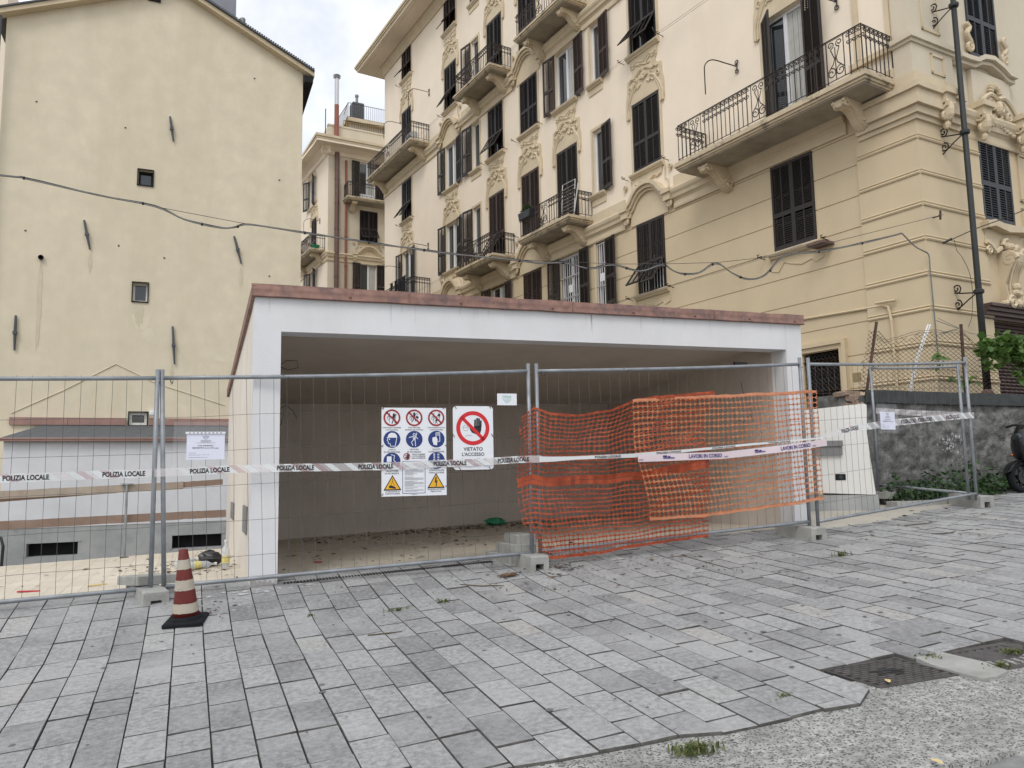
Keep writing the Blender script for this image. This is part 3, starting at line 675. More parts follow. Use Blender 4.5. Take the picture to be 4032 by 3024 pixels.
# ------------------------------------------------------------------ apartment building components (local frame: x = along wall, y = outward, z = up)
def frame(C, d):
    d = Vector((d[0], d[1], 0)).normalized(); n = Vector((-d.y, d.x, 0))
    return Matrix(((d.x,n.x,0,C[0]),(d.y,n.y,0,C[1]),(0,0,1,0),(0,0,0,1)))
_leaf = {}
def leaf_mesh(w, h, part, mt):
    k = (round(w,3), round(h,3), part, mt.name)
    if k in _leaf: return _leaf[k]
    mb = MB(); st = 0.055; cb = 0.03; tk = 0.02
    zm = 0.42*h
    def louvre(z0, z1):
        z = z0+0.012
        xs = ((st, w/2-cb/2), (w/2+cb/2, w-st))
        while z < z1-0.02:
            for a, b in xs:
                mb.add([(a,0.016,z-0.008),(b,0.016,z-0.008),(b,-0.014,z+0.034),(a,-0.014,z+0.034),(a,0.016,z+0.0),(b,0.016,z+0.0)],[(0,1,2,3),(4,3,2,5),(0,4,5,1)])
            z += 0.052
    if part == 'full':
        mb.box(0,st,-tk,tk,0,h); mb.box(w-st,w,-tk,tk,0,h)
        for a,b in ((0,0.13),(zm-0.05,zm+0.05),(h-0.08,h)): mb.box(st,w-st,-tk,tk,a,b)
        mb.box(w/2-cb/2,w/2+cb/2,-tk*.9,tk*.9,0.13,h-0.08)
        louvre(0.13,zm-0.05); louvre(zm+0.05,h-0.08)
    elif part == 'upper':
        mb.box(0,st,-tk,tk,0,h); mb.box(w-st,w,-tk,tk,0,h)
        for a,b in ((0,0.06),(zm-0.02,zm+0.06),(h-0.08,h)): mb.box(st,w-st,-tk,tk,a,b)
        mb.box(w/2-cb/2,w/2+cb/2,-tk*.9,tk*.9,zm+0.06,h-0.08)
        louvre(zm+0.06,h-0.08)
    else:            # hinged lower flap, hanging down from its top edge at z=0
        hh = zm-0.06; w2 = w-2*st+0.05
        mb2 = mb; x0 = st-0.025
        def lv(z0,z1):
            z = z0
            while z < z1-0.02:
                for a,b in ((x0+0.045,x0+w2/2-0.015),(x0+w2/2+0.015,x0+w2-0.045)):
                    mb.add([(a,0.010,z-0.016),(b,0.010,z-0.016),(b,-0.008,z+0.030),(a,-0.008,z+0.030)],[(0,1,2,3)])
                z += 0.040
        mb.box(x0,x0+0.045,-0.016,0.016,-hh,0); mb.box(x0+w2-0.045,x0+w2,-0.016,0.016,-hh,0); mb.box(x0+w2/2-0.015,x0+w2/2+0.015,-0.014,0.014,-hh,0)
        mb.box(x0+0.045,x0+w2-0.045,-0.016,0.016,-hh,-hh+0.07); mb.box(x0+0.045,x0+w2-0.045,-0.016,0.016,-0.05,0)
        lv(-hh+0.08,-0.05)
    _leaf[k] = mb.mesh('shutter', mt); return _leaf[k]
def window(parent, B, u0, u1, w0, w1, mode, mt, door=False, sill=True, grille=False, flip=1, ang=172, glassy=True):
    """B = frame relative to the building empty. mode: closed, flap, open, ajar, single_lo, single_hi (one leaf folded back)."""
    W = u1-u0; H = w1-w0; hw_ = W/2
    open_ = mode in ('open','ajar','single_lo','single_hi')
    # timber/pvc frame inside the reveal
    mb = MB(B); f = 0.06; y0, y1 = -0.17, -0.11
    mb.box(u0,u0+f,y0,y1,w0,w1); mb.box(u1-f,u1,y0,y1,w0,w1); mb.box(u0+f,u1-f,y0,y1,w0,w0+f); mb.box(u0+f,u1-f,y0,y1,w1-f,w1)
    if not mode.startswith('single'): mb.box((u0+u1)/2-0.05,(u0+u1)/2+0.05,y0,y1+0.01,w0+f,w1-f)
    if door: mb.box(u0+f,u1-f,y0,y1+0.005,w0+f,w0+0.5)
    win = mb.build('window', M_['frame_white'] if open_ else M_['shutter'], parent)
    mb = MB(B); mb.quad((u0,-0.15,w0),(u1,-0.15,w0),(u1,-0.15,w1),(u0,-0.15,w1)); mb.build('pane', M_['glass'], win)
    if sill:
        mb = MB(B); s = 0.13
        mb.prism([(0.0,-0.13),(0.06,-0.13),(0.09,-0.09),(0.13,-0.07),(0.15,-0.03),(0.15,0.0),(0.0,0.02),(-0.18,0.02),(-0.18,-0.002),(0.0,-0.02)], lambda a,b,c: (c,a,w0+b), u0-s, u1+s)
        mb.build('sill', M_['stucco_trim'], win)
    def put(me, M): return link('shutter', me, win, B @ M)
    y = 0.012
    if mode == 'closed':
        put(leaf_mesh(hw_,H,'full',mt), T(u0,y,w0)); put(leaf_mesh(hw_,H,'full',mt), T(u0+hw_,y,w0))
    elif mode == 'flap':
        for q in (0,1):
            put(leaf_mesh(hw_,H,'upper',mt), T(u0+q*hw_,y,w0))
            a = R(random.choice((30,34,38)))
            put(leaf_mesh(hw_,H,'flap',mt), T(u0+q*hw_,y+0.025,w0+0.42*H) @ RX(a))
    elif mode == 'open':
        put(leaf_mesh(hw_,H,'full',mt), T(u0,0.045,w0) @ RZ(R(ang))); put(leaf_mesh(hw_,H,'full',mt), T(u1,0.045,w0) @ RZ(R(180-ang)))
    elif mode == 'ajar':
        put(leaf_mesh(hw_,H,'full',mt), T(u1,0.03,w0) @ RZ(R(180-35))); put(leaf_mesh(hw_,H,'full',mt), T(u0,0.045,w0) @ RZ(R(168)))
    elif mode == 'single_lo':
        put(leaf_mesh(W*1.08,H,'full',mt), T(u0-0.01,0.045,w0) @ RZ(R(171)))
    elif mode == 'single_hi':
        put(leaf_mesh(W*1.0,H,'full',mt), T(u1+0.01,0.045,w0) @ RZ(R(9)))
    if grille:
        mb = MB(B)
        n = int(W/0.12)
        for i in range(n+1):
            a = lerp(u0+0.03,u1-0.03,i/n); mb.box(a-0.009,a+0.009,-0.03,-0.012,w0+0.02,w1-0.02)
        for z in (w0+0.03,w0+H*0.33,w0+H*0.66,w1-0.05): mb.box(u0+0.02,u1-0.02,-0.034,-0.008,z-0.015,z+0.015)
        mb.box((u0+u1)/2-0.12,(u0+u1)/2+0.12,-0.03,-0.01,w0+H*0.4,w0+H*0.52)
        mb.build('security_grille', M_['frame_white'], win)
    elif open_ and glassy:  # pale strips just before the pane paint white reflections in the glass
        mb = MB(B); 
        for k in range(7): 
            a = lerp(u0+f+0.0,(u0+u1)/2-0.05,k/7); mb.box(a,a+0.062,-0.149+0.004*(k%2),-0.147+0.004*(k%2),w0+f,w1-f)
        mb.build('glass_reflection', M_['glass_reflection'], win)
    return win
_orn = {}
def shared(key, fn, mt):
    if key not in _orn: 
        mb = MB(); fn(mb); _orn[key] = mb.mesh(key, mt, False)
    return _orn[key]
def sym(mb, path, r, y, n=5):
    for s in (1,-1): mb.tube([(s*a,y,b) for a,b in path], r, n)
def cartouche(mb):
    # x from window centre, z from window head; reaches up to the sill above (about 1.32 m)
    half = [(0.0,1.30),(0.60,1.30),(0.58,1.12),(0.50,1.02),(0.52,0.92),(0.62,0.84),(0.76,0.80),(0.78,0.45),(0.83,0.25),(0.84,-0.22),(0.76,-0.42),(0.66,-0.36),(0.62,-0.06),(0.62,0.015),(0,0.015)]
    P = half+[(-a,b) for a,b in reversed(half[1:-1])]
    cen = (0,0.66)
    n = len(P)
    vs = [(a,0.0,b) for a,b in P]+[(a,0.035,b) for a,b in P]
    fs = [(i,(i+1)%n,n+(i+1)%n,n+i) for i in range(n)]
    mi = lambda i: n-i
    for i in range(1, 8): fs.append((n+i, n+i+1, n+mi(i+1), n+mi(i)))      # strips between the mirrored halves
    fs.append((n+8, n+13, n+mi(13), n+mi(8))); fs.append(tuple(n+i for i in (8,9,10,11,12,13))); fs.append(tuple(n+mi(i) for i in (13,12,11,10,9,8)))
    fs.append((n+0, n+1, n+n-1))
    mb.add(vs, fs)
    for off, rr in ((0.0,0.042),(0.085,0.03)):
        sym(mb, [(0.78-off,-0.38),(0.79-off,-0.1),(0.73-off,0.12),(0.62-off*0.8,0.30),(0.52-off*0.6,0.46),(0.40-off*0.3,0.56),(0.30,0.56-off)], rr, 0.045)
    sym(mb, spiral(0.60,0.52,0.11,0.02,R(200),1.3), 0.028, 0.05)
    sym(mb, [(0.62,0.72),(0.52,0.80),(0.40,0.76),(0.30,0.82),(0.18,0.90),(0.05,0.92)], 0.05, 0.045)
    sym(mb, spiral(0.36,0.66,0.10,0.02,R(90),1.2), 0.03, 0.05)
    sym(mb, [(0.55,1.16),(0.42,1.10),(0.34,1.18),(0.22,1.13),(0.12,1.06)], 0.022, 0.045)
    mb.tube([(-0.30,0.045,1.0),(-0.10,0.05,1.02),(0.10,0.05,1.12),(0.28,0.045,1.14)],0.026,5)
    for k in range(7):
        a = R(20+k*23.3); mb.blob((0.13*cos(a),0.05,0.62+0.15*sin(a)),0.045,0.05,0.075,6,4,Matrix.Rotation(-(a-pi/2),3,'Y'))
    mb.blob((0,0.06,0.64),0.07,0.06,0.07,8,5)
    sym(mb, [(0.14,0.50),(0.24,0.42),(0.34,0.46),(0.42,0.38)], 0.035, 0.04)
def hood(mb):
    # curved broken pediment over a window, z from window head
    P = [(-1.06,0.42),(-0.80,0.42),(-0.78,0.52),(-0.66,0.60),(-0.50,0.80),(-0.30,0.94),(-0.10,0.99),(0.10,0.99),(0.30,0.94),(0.50,0.80),(0.66,0.60),(0.78,0.52),(0.80,0.42),(1.06,0.42)]
    mb.prism([(-0.80,0.02),(0.80,0.02)]+[(a,b) for a,b in reversed(P[1:-1])], lambda a,b,c: (a,c,b), 0.0, 0.03)
    mb.ribbon([(a,b+0.10) for a,b in P],0.10,0,0.24); mb.ribbon([(a,b) for a,b in P],0.10,0,0.17); mb.ribbon([(a*0.97,b-0.09) for a,b in P],0.08,0,0.10)
    for s in (1,-1):
        mb.box(s*0.93-0.16,s*0.93+0.16,0,0.27,0.48,0.60); mb.box(s*0.93-0.13,s*0.93+0.13,0,0.22,0.28,0.48)
        mb.tube([(s*0.93+a,0.12,0.20+b) for a,b in spiral(0,0,0.11,0.02,R(90),1.3)],0.045,5)
        mb.blob((s*0.93,0.1,0.2),0.05,0.08,0.05,6,4)
        mb.tube([(s*0.98+a,0.05,1.28+b) for a,b in spiral(0,0,0.09,0.02,R(270),1.2)],0.03,5)
        mb.tube([(s*0.86,0.03,0.62),(s*0.84,0.03,0.95),(s*0.72,0.03,1.05),(s*0.74,0.03,1.42)],0.02,4)
def apron(mb):
    # wavy panel below a sill, z from sill
    mb.prism([(-0.62,-0.13),(0.62,-0.13),(0.58,-0.34),(0.40,-0.40),(0.25,-0.34),(0.0,-0.46),(-0.25,-0.34),(-0.40,-0.40),(-0.58,-0.34)], lambda a,b,c: (a,c,b), 0.0, 0.03)
    sym(mb, [(0.56,-0.30),(0.42,-0.36),(0.30,-0.28),(0.14,-0.34),(0,-0.40)], 0.024, 0.035)
def wavy(mb):
    for s in (1,-1): mb.tube([(s*0.72,0.008,-0.13),(s*0.72,0.008,-0.40),(s*0.52,0.008,-0.46)],0.012,4)
    mb.tube([(-0.52,0.008,-0.46),(-0.42,0.008,-0.36),(-0.15,0.008,-0.42),(0.15,0.008,-0.34),(0.34,0.008,-0.26),(0.52,0.008,-0.46)],0.012,4)
def corbel(mb):
    # scrolled console: x = width centred, y = outward, z down from slab underside
    P = [(0,0),(0.80,0),(0.86,-0.06),(0.84,-0.15),(0.74,-0.19),(0.64,-0.16),(0.52,-0.20),(0.40,-0.30),(0.30,-0.42),(0.20,-0.50),(0.10,-0.55),(0,-0.56)]
    mb.prism(P, lambda a,b,c: (c,a,b), -0.12, 0.12)
    mb.prism([(a*1.0,b-0.03) for a,b in P], lambda a,b,c: (c,a,b), -0.06, 0.06)
    for s in (-1,1):
        mb.tube([(s*0.125,0.76+a,-0.11+b) for a,b in spiral(0,0,0.10,0.02,0,1.5,16)],0.032,6)
        mb.tube([(s*0.125,0.13+a,-0.40+b) for a,b in spiral(0,0,0.13,0.02,0,1.5,16)],0.038,6)
    mb.box(-0.16,0.16,0,0.90,-0.002,0.05)
def railing(mb, x0, x1, out, z0, h, big=True, r=0.0125):
    zt, zb = z0+h, z0+0.10
    path = [(x0,0.02),(x0,out),(x1,out),(x1,0.02)]
    mb.tube([(a,b,zt) for a,b in path],0.016,4); mb.tube([(a,b,zb) for a,b in path],0.011,4); mb.tube([(a,b,zt-0.03) for a,b in path],0.008,4)
    for (ax,ay),(bx,by) in zip(path,path[1:]):
        L = math.hypot(bx-ax,by-ay); n = max(2,int(round(L/0.135)))
        dx, dy = (bx-ax)/L, (by-ay)/L
        panel = set()
        if big and L > 1.6:
            for c in ([0.12,0.5,0.88] if L > 3.5 else [0.5]): 
                k = int(c*n); panel |= {k-1,k,k+1,k+2}
                cx = (k+0.5)/n*L
                for s in (1,-1):
                    q = spiral(cx+s*0.11, zb+0.17, 0.115, 0.03, R(90), s*1.25, 14)+[]
                    mb.tube([(ax+dx*a,ay+dy*a,b) for a,b in q], r, 4)
                    q = spiral(cx+s*0.10, zt-0.13, 0.085, 0.02, R(-90), -s*1.3, 12)
                    mb.tube([(ax+dx*a,ay+dy*a,b) for a,b in q], r, 4)
                    q = [(cx+s*0.20,zb+0.2),(cx+s*0.05,zb+0.36),(cx+s*0.02,zb+0.46),(cx+s*0.10,zt-0.22)]
                    mb.tube([(ax+dx*a,ay+dy*a,b) for a,b in q], r, 4)
                mb.tube([(ax+dx*cx,ay+dy*cx,zb),(ax+dx*cx,ay+dy*cx,zt-0.2)], r, 4)
        for i in range(n+1):
            if i in panel and i-1 in panel and i+1 in panel: continue
            t = i/n; px, py = lerp(ax,bx,t), lerp(ay,by,t)
            mb.tube([(px,py,z0+0.0 if i%2==0 else zb),(px,py,zt)], r if i%2 else r*1.25, 4)
            if i < n and i not in panel:
                for s in (1,-1):
                    q = spiral(t*L+s*0.045+0.0, zt-0.09, 0.046, 0.012, R(90), s*1.15, 9)
                    mb.tube([(ax+dx*a,ay+dy*a,b) for a,b in q], r*0.85, 3)
                    q = spiral(t*L+s*0.042, zt-0.24, 0.042, 0.012, R(-90), -s*1.1, 9)
                    mb.tube([(ax+dx*a,ay+dy*a,b) for a,b in q], r*0.85, 3)
    for a, b in path: mb.tube([(a,b,z0),(a,b,zt+0.01)],0.014,4)
def balcony(parent, B, x0, x1, out, z0, th=0.22, h=0.86, corb=None):
    """z0 = slab underside."""
    mb = MB(B)
    for (o, za, zb) in ((0.0,z0+0.02,z0+0.06),(0.035,z0+0.06,z0+0.12),(0.075,z0+0.12,z0+0.175),(0.055,z0+0.175,z0+th)):
        mb.box(x0-o,x1+o,0,out+o,za,zb)
    sb = mb.build('balcony', M_['slab_edge'], parent)
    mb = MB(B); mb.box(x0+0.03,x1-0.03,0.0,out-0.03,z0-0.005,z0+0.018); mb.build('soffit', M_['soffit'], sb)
    mb = MB(B); railing(mb, x0+0.02, x1-0.02, out-0.03, z0+th, h); mb.build('railing', M_['iron'], sb)
    for c in (corb or (x0+0.42, x1-0.42)):
        me = shared('corbel', corbel, M_['stucco_trim'])
        link('corbel', me, sb, B @ T(c,0.0,z0-0.002) @ Matrix.Scale(out/0.98,4,(0,1,0)))
    return sb
def lamp_arm(mb, u, z, out=1.0, up_=0.55, drop=0.9, dirx=1):
    # old awning bracket: wall scroll, arched rod and drop rod
    mb.tube(smooth([(u,0.05,z),(u+dirx*0.1,0.35*out,z+0.06),(u+dirx*0.15,0.75*out,z+0.06),(u+dirx*0.18,0.97*out,z-0.12),(u+dirx*0.18,out,z-0.40),(u+dirx*0.18,out,z-drop)],4),0.015,5)
    for s in (1,-1): mb.tube([(u+a,0.03,z+s*(0.12)+b) for a,b in spiral(0.0,0,0.07,0.02,R(-90*s),s*1.2)],0.014,4)
    mb.tube([(u,0.03,z-0.1),(u,0.03,z+0.1)],0.016,4)

# ------------------------------------------------------------------ main apartment building
S_ = 1.0896
def U(u): return u*S_
def W(z): return 1.555+(z-1.555)*S_
CORNER = (13.216, 10.251)
MF = frame(CORNER, (-sin(R(8)), cos(R(8))))
ME = frame(CORNER, (-cos(R(5.2)), -sin(R(5.2))))
ab = empty('apartment_building', 'large cream apartment building with dark louvred shutters, stucco ornament and wrought-iron balconies', 'building', MF)
BF = I4
BE = MF.inverted() @ ME
CO = dict(A=(2.22,3.29),B=(6.74,7.81),C=(9.17,9.64),D=(10.42,11.50),E=(12.56,13.63),F=(14.82,15.89),G=(16.57,17.18),H=(18.46,19.52),I=(22.98,24.04))
CO = {k:(U(a),U(b)) for k,(a,b) in CO.items()}
FL = {1:(6.12,8.05),2:(9.48,11.45),3:(12.87,14.76),4:(16.25,18.14),5:(19.66,21.28)}
FL = {k:(W(a),W(b)) for k,(a,b) in FL.items()}
BALZ = {2:9.27, 4:16.65}
sd, sb_, sbl = M_['shutter'], M_['shutter_brown'], M_['shutter_blue']
WINS = [ # col, floor, mode, material, is door, grille
 ('A',1,'closed',sd,0,0),('B',1,'flap',sd,0,1),('C',1,'single_lo',sd,0,1),('D',1,'open',sd,0,1),('E',1,'closed',sb_,0,0),('F',1,'open',sb_,0,0),('H',1,'closed',sd,0,0),('I',1,'closed',sd,0,0),
 ('A',2,'ajar',sd,1,0),('B',2,'closed',sd,0,0),('C',2,'single_lo',sd,0,0),('D',2,'closed',sd,1,0),('E',2,'closed',sb_,1,0),('F',2,'flap',sb_,1,0),('G',2,'single_hi',sd,0,0),('H',2,'open',sd,0,0),('I',2,'open',sd,1,0),
 ('B',3,'flap',sd,0,0),('C',3,'single_lo',sb_,0,0),('D',3,'open',sb_,0,0),('E',3,'closed',sd,0,0),('F',3,'flap',sd,0,0),('G',3,'single_hi',sd,0,0),('H',3,'open',sd,0,0),('I',3,'flap',sd,0,0),
 ('D',4,'closed',sd,1,0),('E',4,'closed',sd,1,0),('F',4,'flap',sd,1,0),('G',4,'single_hi',sd,0,0),('H',4,'flap',sd,0,0),('I',4,'closed',sd,1,0),
 ('F',5,'flap',sd,0,0),('G',5,'closed',sd,0,0),('H',5,'flap',sb_,0,0),('I',5,'flap',sb_,0,0)]
holes = []
for c,f,m,mt,d,g in WINS:
    a,b = CO[c]; z0,z1 = FL[f]
    if d: z0 = BALZ[f]+0.22 if c != 'A' else 9.26
    holes.append((a,b,z0,z1))
DOOR = (2.06,2.99,1.6,4.02)
UEND = 28.6; ZEAVE = 23.25; ZS = 9.22
loc = lambda a,y,c: (a,y,c)
mb = MB(); wall_holes(mb, 0.02, UEND, ZS, ZEAVE, holes, 0.0, 0.2, loc)
mb.quad((UEND,0,0),(UEND,-12,0),(UEND,-12,ZEAVE),(UEND,0,ZEAVE)); mb.quad((0,-0.25,ZEAVE),(UEND,-0.25,ZEAVE),(UEND,-12,ZEAVE),(0,-12,ZEAVE))
mb.build('upper_wall', M_['stucco_up'], ab)
# rusticated lower storeys: courses with recessed joints
GR = [0.69*k+1.9-0.69*3 for k in range(0,14)]
mb = MB(); lh = holes+[DOOR]
zs = [-0.6]+[W(z) for z in (2.37,3.0,3.64,4.27,4.9,5.52,6.14,6.76,7.385,8.02)]+[ZS]
for a,b in zip(zs,zs[1:]):
    wall_holes(mb, 1.30, UEND, a+0.011, b-0.011, lh, 0.0, 0.25, loc)
    mb.quad(loc(1.3,0,b-0.011),loc(UEND,0,b-0.011),loc(UEND,-0.03,b-0.011),loc(1.3,-0.03,b-0.011)); mb.quad(loc(1.3,0,a+0.011),loc(1.3,-0.03,a+0.011),loc(UEND,-0.03,a+0.011),loc(UEND,0,a+0.011))
wall_holes(mb, 1.28, UEND, -0.6, ZS, lh, -0.022, 0.2, loc)
mb.build('rusticated_wall', M_['stucco_low'], ab)
for c,f,m,mt,d,g in WINS:
    a,b = CO[c]; z0,z1 = FL[f]
    if d: z0 = BALZ[f]+0.22 if c != 'A' else 9.26
    window(ab, BF, a, b, z0, z1, m, mt, door=bool(d), sill=not d, grille=bool(g))
    uc = (a+b)/2
    if c not in 'CG' and f > 1:       # plain raised architrave strips
        mb = MB(); t = 0.11
        mb.box(a-t,a-0.003,0,0.018,z0+(0.02 if not d else 0.1),z1+0.02); mb.box(b+0.003,b+t,0,0.018,z0+(0.02 if not d else 0.1),z1+0.02); mb.box(a-0.003,b+0.003,0,0.018,z1+0.003,z1+0.1)
        mb.build('architrave', M_['stucco_trim'], ab)
    if c not in 'CG':
        if f in (2,4) : link('stucco_cartouche', shared('stucco_cartouche', cartouche, M_['stucco_trim']), ab, T(uc,0.002,z1))
        if f == 5: link('stucco_cartouche', shared('stucco_cartouche', cartouche, M_['stucco_trim']), ab, T(uc,0.002,z1) @ Matrix.Scale(0.55,4,(0,0,1)))
        if (c in 'BEH' and f in (1,3)): link('curved_pediment', shared('curved_pediment', hood, M_['stucco_trim']), ab, T(uc,0.003,z1))
        if f in (3,5) or (f == 2 and c in 'BH'): link('sill_apron', shared('sill_apron', apron, M_['stucco_trim']), ab, T(uc,0.002,z0))
        if f == 1 and c in 'AB': link('sill_apron', shared('wavy_apron', wavy, M_['stucco_low']), ab, T(uc,0.002,z0))
    else:
        mb = MB(); mb.box(a-0.1,b+0.1,0,0.03,z0-0.34,z0-0.135); mb.build('sill_apron', M_['stucco_trim'], ab)
        mb = MB(); t = 0.09; mb.box(a-t,a-0.003,0,0.02,z0,z1+0.1); mb.box(b+0.003,b+t,0,0.02,z0,z1+0.1); mb.box(a-0.003,b+0.003,0,0.02,z1+0.003,z1+0.1); mb.build('architrave', M_['stucco_trim'], ab)
# string courses
def course(z, u0, u1, B=BF, strip=True):
    mb = MB(B); mb.prism([(0,0),(0.05,0),(0.06,0.05),(0.05,0.20),(0.09,0.25),(0.13,0.27),(0.15,0.36),(0.19,0.42),(0.21,0.50),(0.19,0.56),(0,0.60)], lambda a,b,c: (c,a+0.001,z+b), u0, u1)
    o = mb.build('string_course', M_['stucco_trim'], ab)
    if strip:
        mb = MB(B); mb.box(u0,u1,0.002,0.04,z+0.60,z+0.93); mb.build('frieze_band', M_['stucco_trim'], o)
for z,segs in ((8.66,[(1.5,CO['B'][0]-0.47),(CO['B'][1]+0.47,CO['E'][0]-0.47),(CO['E'][1]+0.47,CO['H'][0]-0.47),(CO['H'][1]+0.47,UEND)]),(FL[3][1]+0.03,[(1.5,CO['E'][0]-0.47),(CO['E'][1]+0.47,CO['H'][0]-0.47),(CO['H'][1]+0.47,UEND)])):
    for a,b in segs: course(z,a,b)
# eaves
mb = MB()
mb.prism([(0,-0.45),(0.06,-0.45),(0.08,-0.36),(0.12,-0.30),(0.14,-0.22),(0.22,-0.12),(0.26,0.0),(0,0.0)], lambda a,b,c: (c,a+0.002,ZEAVE+b), -0.3, UEND+0.02); mb.build('bed_mould', M_['stucco_trim'], ab)
mb = MB(); oh = 1.15
mb.box(-0.5,UEND+oh,-12,oh,ZEAVE+0.002,ZEAVE+0.06); mb.box(-0.5,UEND+oh-0.3,0.28,oh-0.22,ZEAVE-0.03,ZEAVE+0.001); mb.build('eave_soffit', M_['stucco_up'], ab)
mb = MB()
for o,a,b in ((0.02,0.06,0.13),(0.07,0.13,0.22),(0.12,0.22,0.34)): mb.box(-0.5,UEND+oh+o,-12,oh+o,ZEAVE+a,ZEAVE+b)
mb.build('eave_cornice', M_['stucco_trim'], ab)
mb = MB(); mb.box(-0.5,UEND+oh-0.3,-12,oh-0.3,ZEAVE+0.34,ZEAVE+0.5); mb.build('roof', M_['slate'], ab)
# balconies
balcony(ab, BF, 0.34, 5.62, 1.05, 9.06, th=0.24, h=1.0, corb=(1.05,4.9))
for z in (9.27,16.65):
    balcony(ab, BF, 10.62, 13.55, 0.95, z); balcony(ab, BF, 15.45, 18.40, 0.95, z); balcony(ab, BF, 22.95, 28.6, 0.95, z)
# awning brackets, clothes-line hooks, wires
for (u,z,d) in ((4.42,11.62,1),(1.52,11.72,1),(23.1,11.9,1),(26.2,11.6,1),(22.9,19.3,1),(26.0,19.0,1)):
    mb = MB(); lamp_arm(mb,u,z,dirx=d*1.0); mb.build('awning_bracket', M_['iron'], ab)
random.seed(5)
for c,f in (('A',1),('B',1),('B',2),('C',1),('B',3),('C',2),('E',3),('F',3),('H',4),('I',5),('E',2),('D',3),('I',3)):
    a,b = CO[c]; z = FL[f][0]
    for u in (a-0.28,b+0.32):
        mb = MB(); mb.tube([(u,0,z-0.06),(u,0.22,z-0.04),(u+0.02,0.25,z+0.02),(u,0.20,z+0.03)],0.012,4); mb.tube([(u-0.06,0.17,z-0.02),(u+0.06,0.2,z-0.02)],0.012,4); mb.build('line_hook', M_['iron'], ab)
for (ua,za,ub,zb) in ((2.6,6.45,7.2,6.45),(7.2,6.48,13.9,6.4),(6.9,13.8,1.0,13.7),(7.1,13.75,12.5,13.8),(13,17.4,24,17.4),(20,9.95,27,9.9)):
    for dy in (0.22,0.30): mb = MB(); mb.tube([(ua,dy,za),((ua+ub)/2,dy,(za+zb)/2-0.03),(ub,dy,zb)],0.0045,3); mb.build('clothes_line', M_['wire'], ab)
mb = MB(); mb.box(2.0,2.45,0.0,0.38,6.34,6.40); mb.build('iron_bracket', M_['rustpost'], ab)
# side door with diamond grille
a,b,c,d = DOOR
mb = MB(); mb.quad((a,-0.24,c),(b,-0.24,c),(b,-0.24,d),(a,-0.24,d)); dr = mb.build('door', M_['dark'], ab)
mb = MB()
n = 9; st = (b-a)/n
for k in range(-16, n+1):
    L1 = []; L2 = []
    for q in range(0, 60):
        z = c+q*0.05; 
        L1.append((a+st*(k+0.5)+st*0.5*cos(q*pi/2.2), -0.08, z))
    if k >= 0 and k < n: mb.tube([p for p in L1 if p[2] <= d], 0.012, 4); mb.tube([(2*(a+st*(k+1.0))-p[0]-st*0.0-st*0.5*0,-0.06,p[2]) for p in L1 if p[2] <= d], 0.012, 4)
mb.build('diamond_grille', M_['iron'], dr)
mb = MB()
for (o,t,y) in ((0.02,0.10,0.05),(0.12,0.09,0.10)):
    mb.box(a-o-t,a-o,0,y,1.0,d+o+t); mb.box(b+o,b+o+t,0,y,1.0,d+o+t); mb.box(a-o,b+o,0,y,d+o,d+o+t)
mb.build('door_surround', M_['stucco_low'], dr)
mb = MB(); mb.box(1.58,1.76,0.002,0.015,3.28,3.46); pz = mb.build('number_plate', M_['brass'], ab)
# painted conduit
mb = MB(); mb.tube([(3.9,0.02,4.87),(1.0,0.03,4.76),(0.80,0.10,4.70),(0.74,0.12,4.4),(0.72,0.12,2.2)],0.028,6); mb.tube([(0.62,0.12,4.80),(1.05,0.12,4.82)],0.03,6); mb.build('conduit', M_['stucco_low'], ab)
# quoined corner pilaster with roll mouldings
BZ = [W(z) for z in (2.37,3.014,3.638,4.269,4.898,5.553,6.191,6.791,7.457)]
mb = MB(); mb.box(0.002,1.30,-0.2,0.045,-0.6,8.70); mb.build('corner_quoin', M_['stucco_low'], ab)
mb = MB(BE); mb.box(-2.02,0.046,-0.2,0.044,-0.6,8.70); mb.build('corner_quoin', M_['stucco_low'], ab)
for z in BZ:
    mb = MB()
    for dz,r in ((0.0,0.032),(0.06,0.020)): 
        mb.tube([(1.28,0.05,z+dz),(-0.04,0.05,z+dz)],r,6)
    mb.build('roll_moulding', M_['stucco_low'], ab)
    mb = MB(BE)
    for dz,r in ((0.0,0.032),(0.06,0.020)): 
        mb.tube([(0.04,0.05,z+dz),(-2.0,0.05,z+dz)],r,6)
    mb.build('roll_moulding', M_['stucco_low'], ab)
# ---- end facade (v to the right => x = -v)
ew = [(-3.18,-2.06,6.54,8.60),(-3.14,-2.06,10.2,12.4)]
ROL = (-6.6,-1.70,0.2,4.45)
mb = MB(BE); wall_holes(mb, -9, -2.0, -0.6, 8.72, ew+[ROL], 0.0, 0.2, loc); mb.build('end_lower_wall', M_['stucco_low'], ab)
mb = MB(BE); wall_holes(mb, -9, -0.02, 8.72, ZEAVE, ew, -0.002, 0.2, loc); mb.build('end_upper_wall', M_['stucco_end'], ab)
window(ab, BE, *ew[0], 'closed', sbl); window(ab, BE, *ew[1], 'closed', sbl, sill=False)
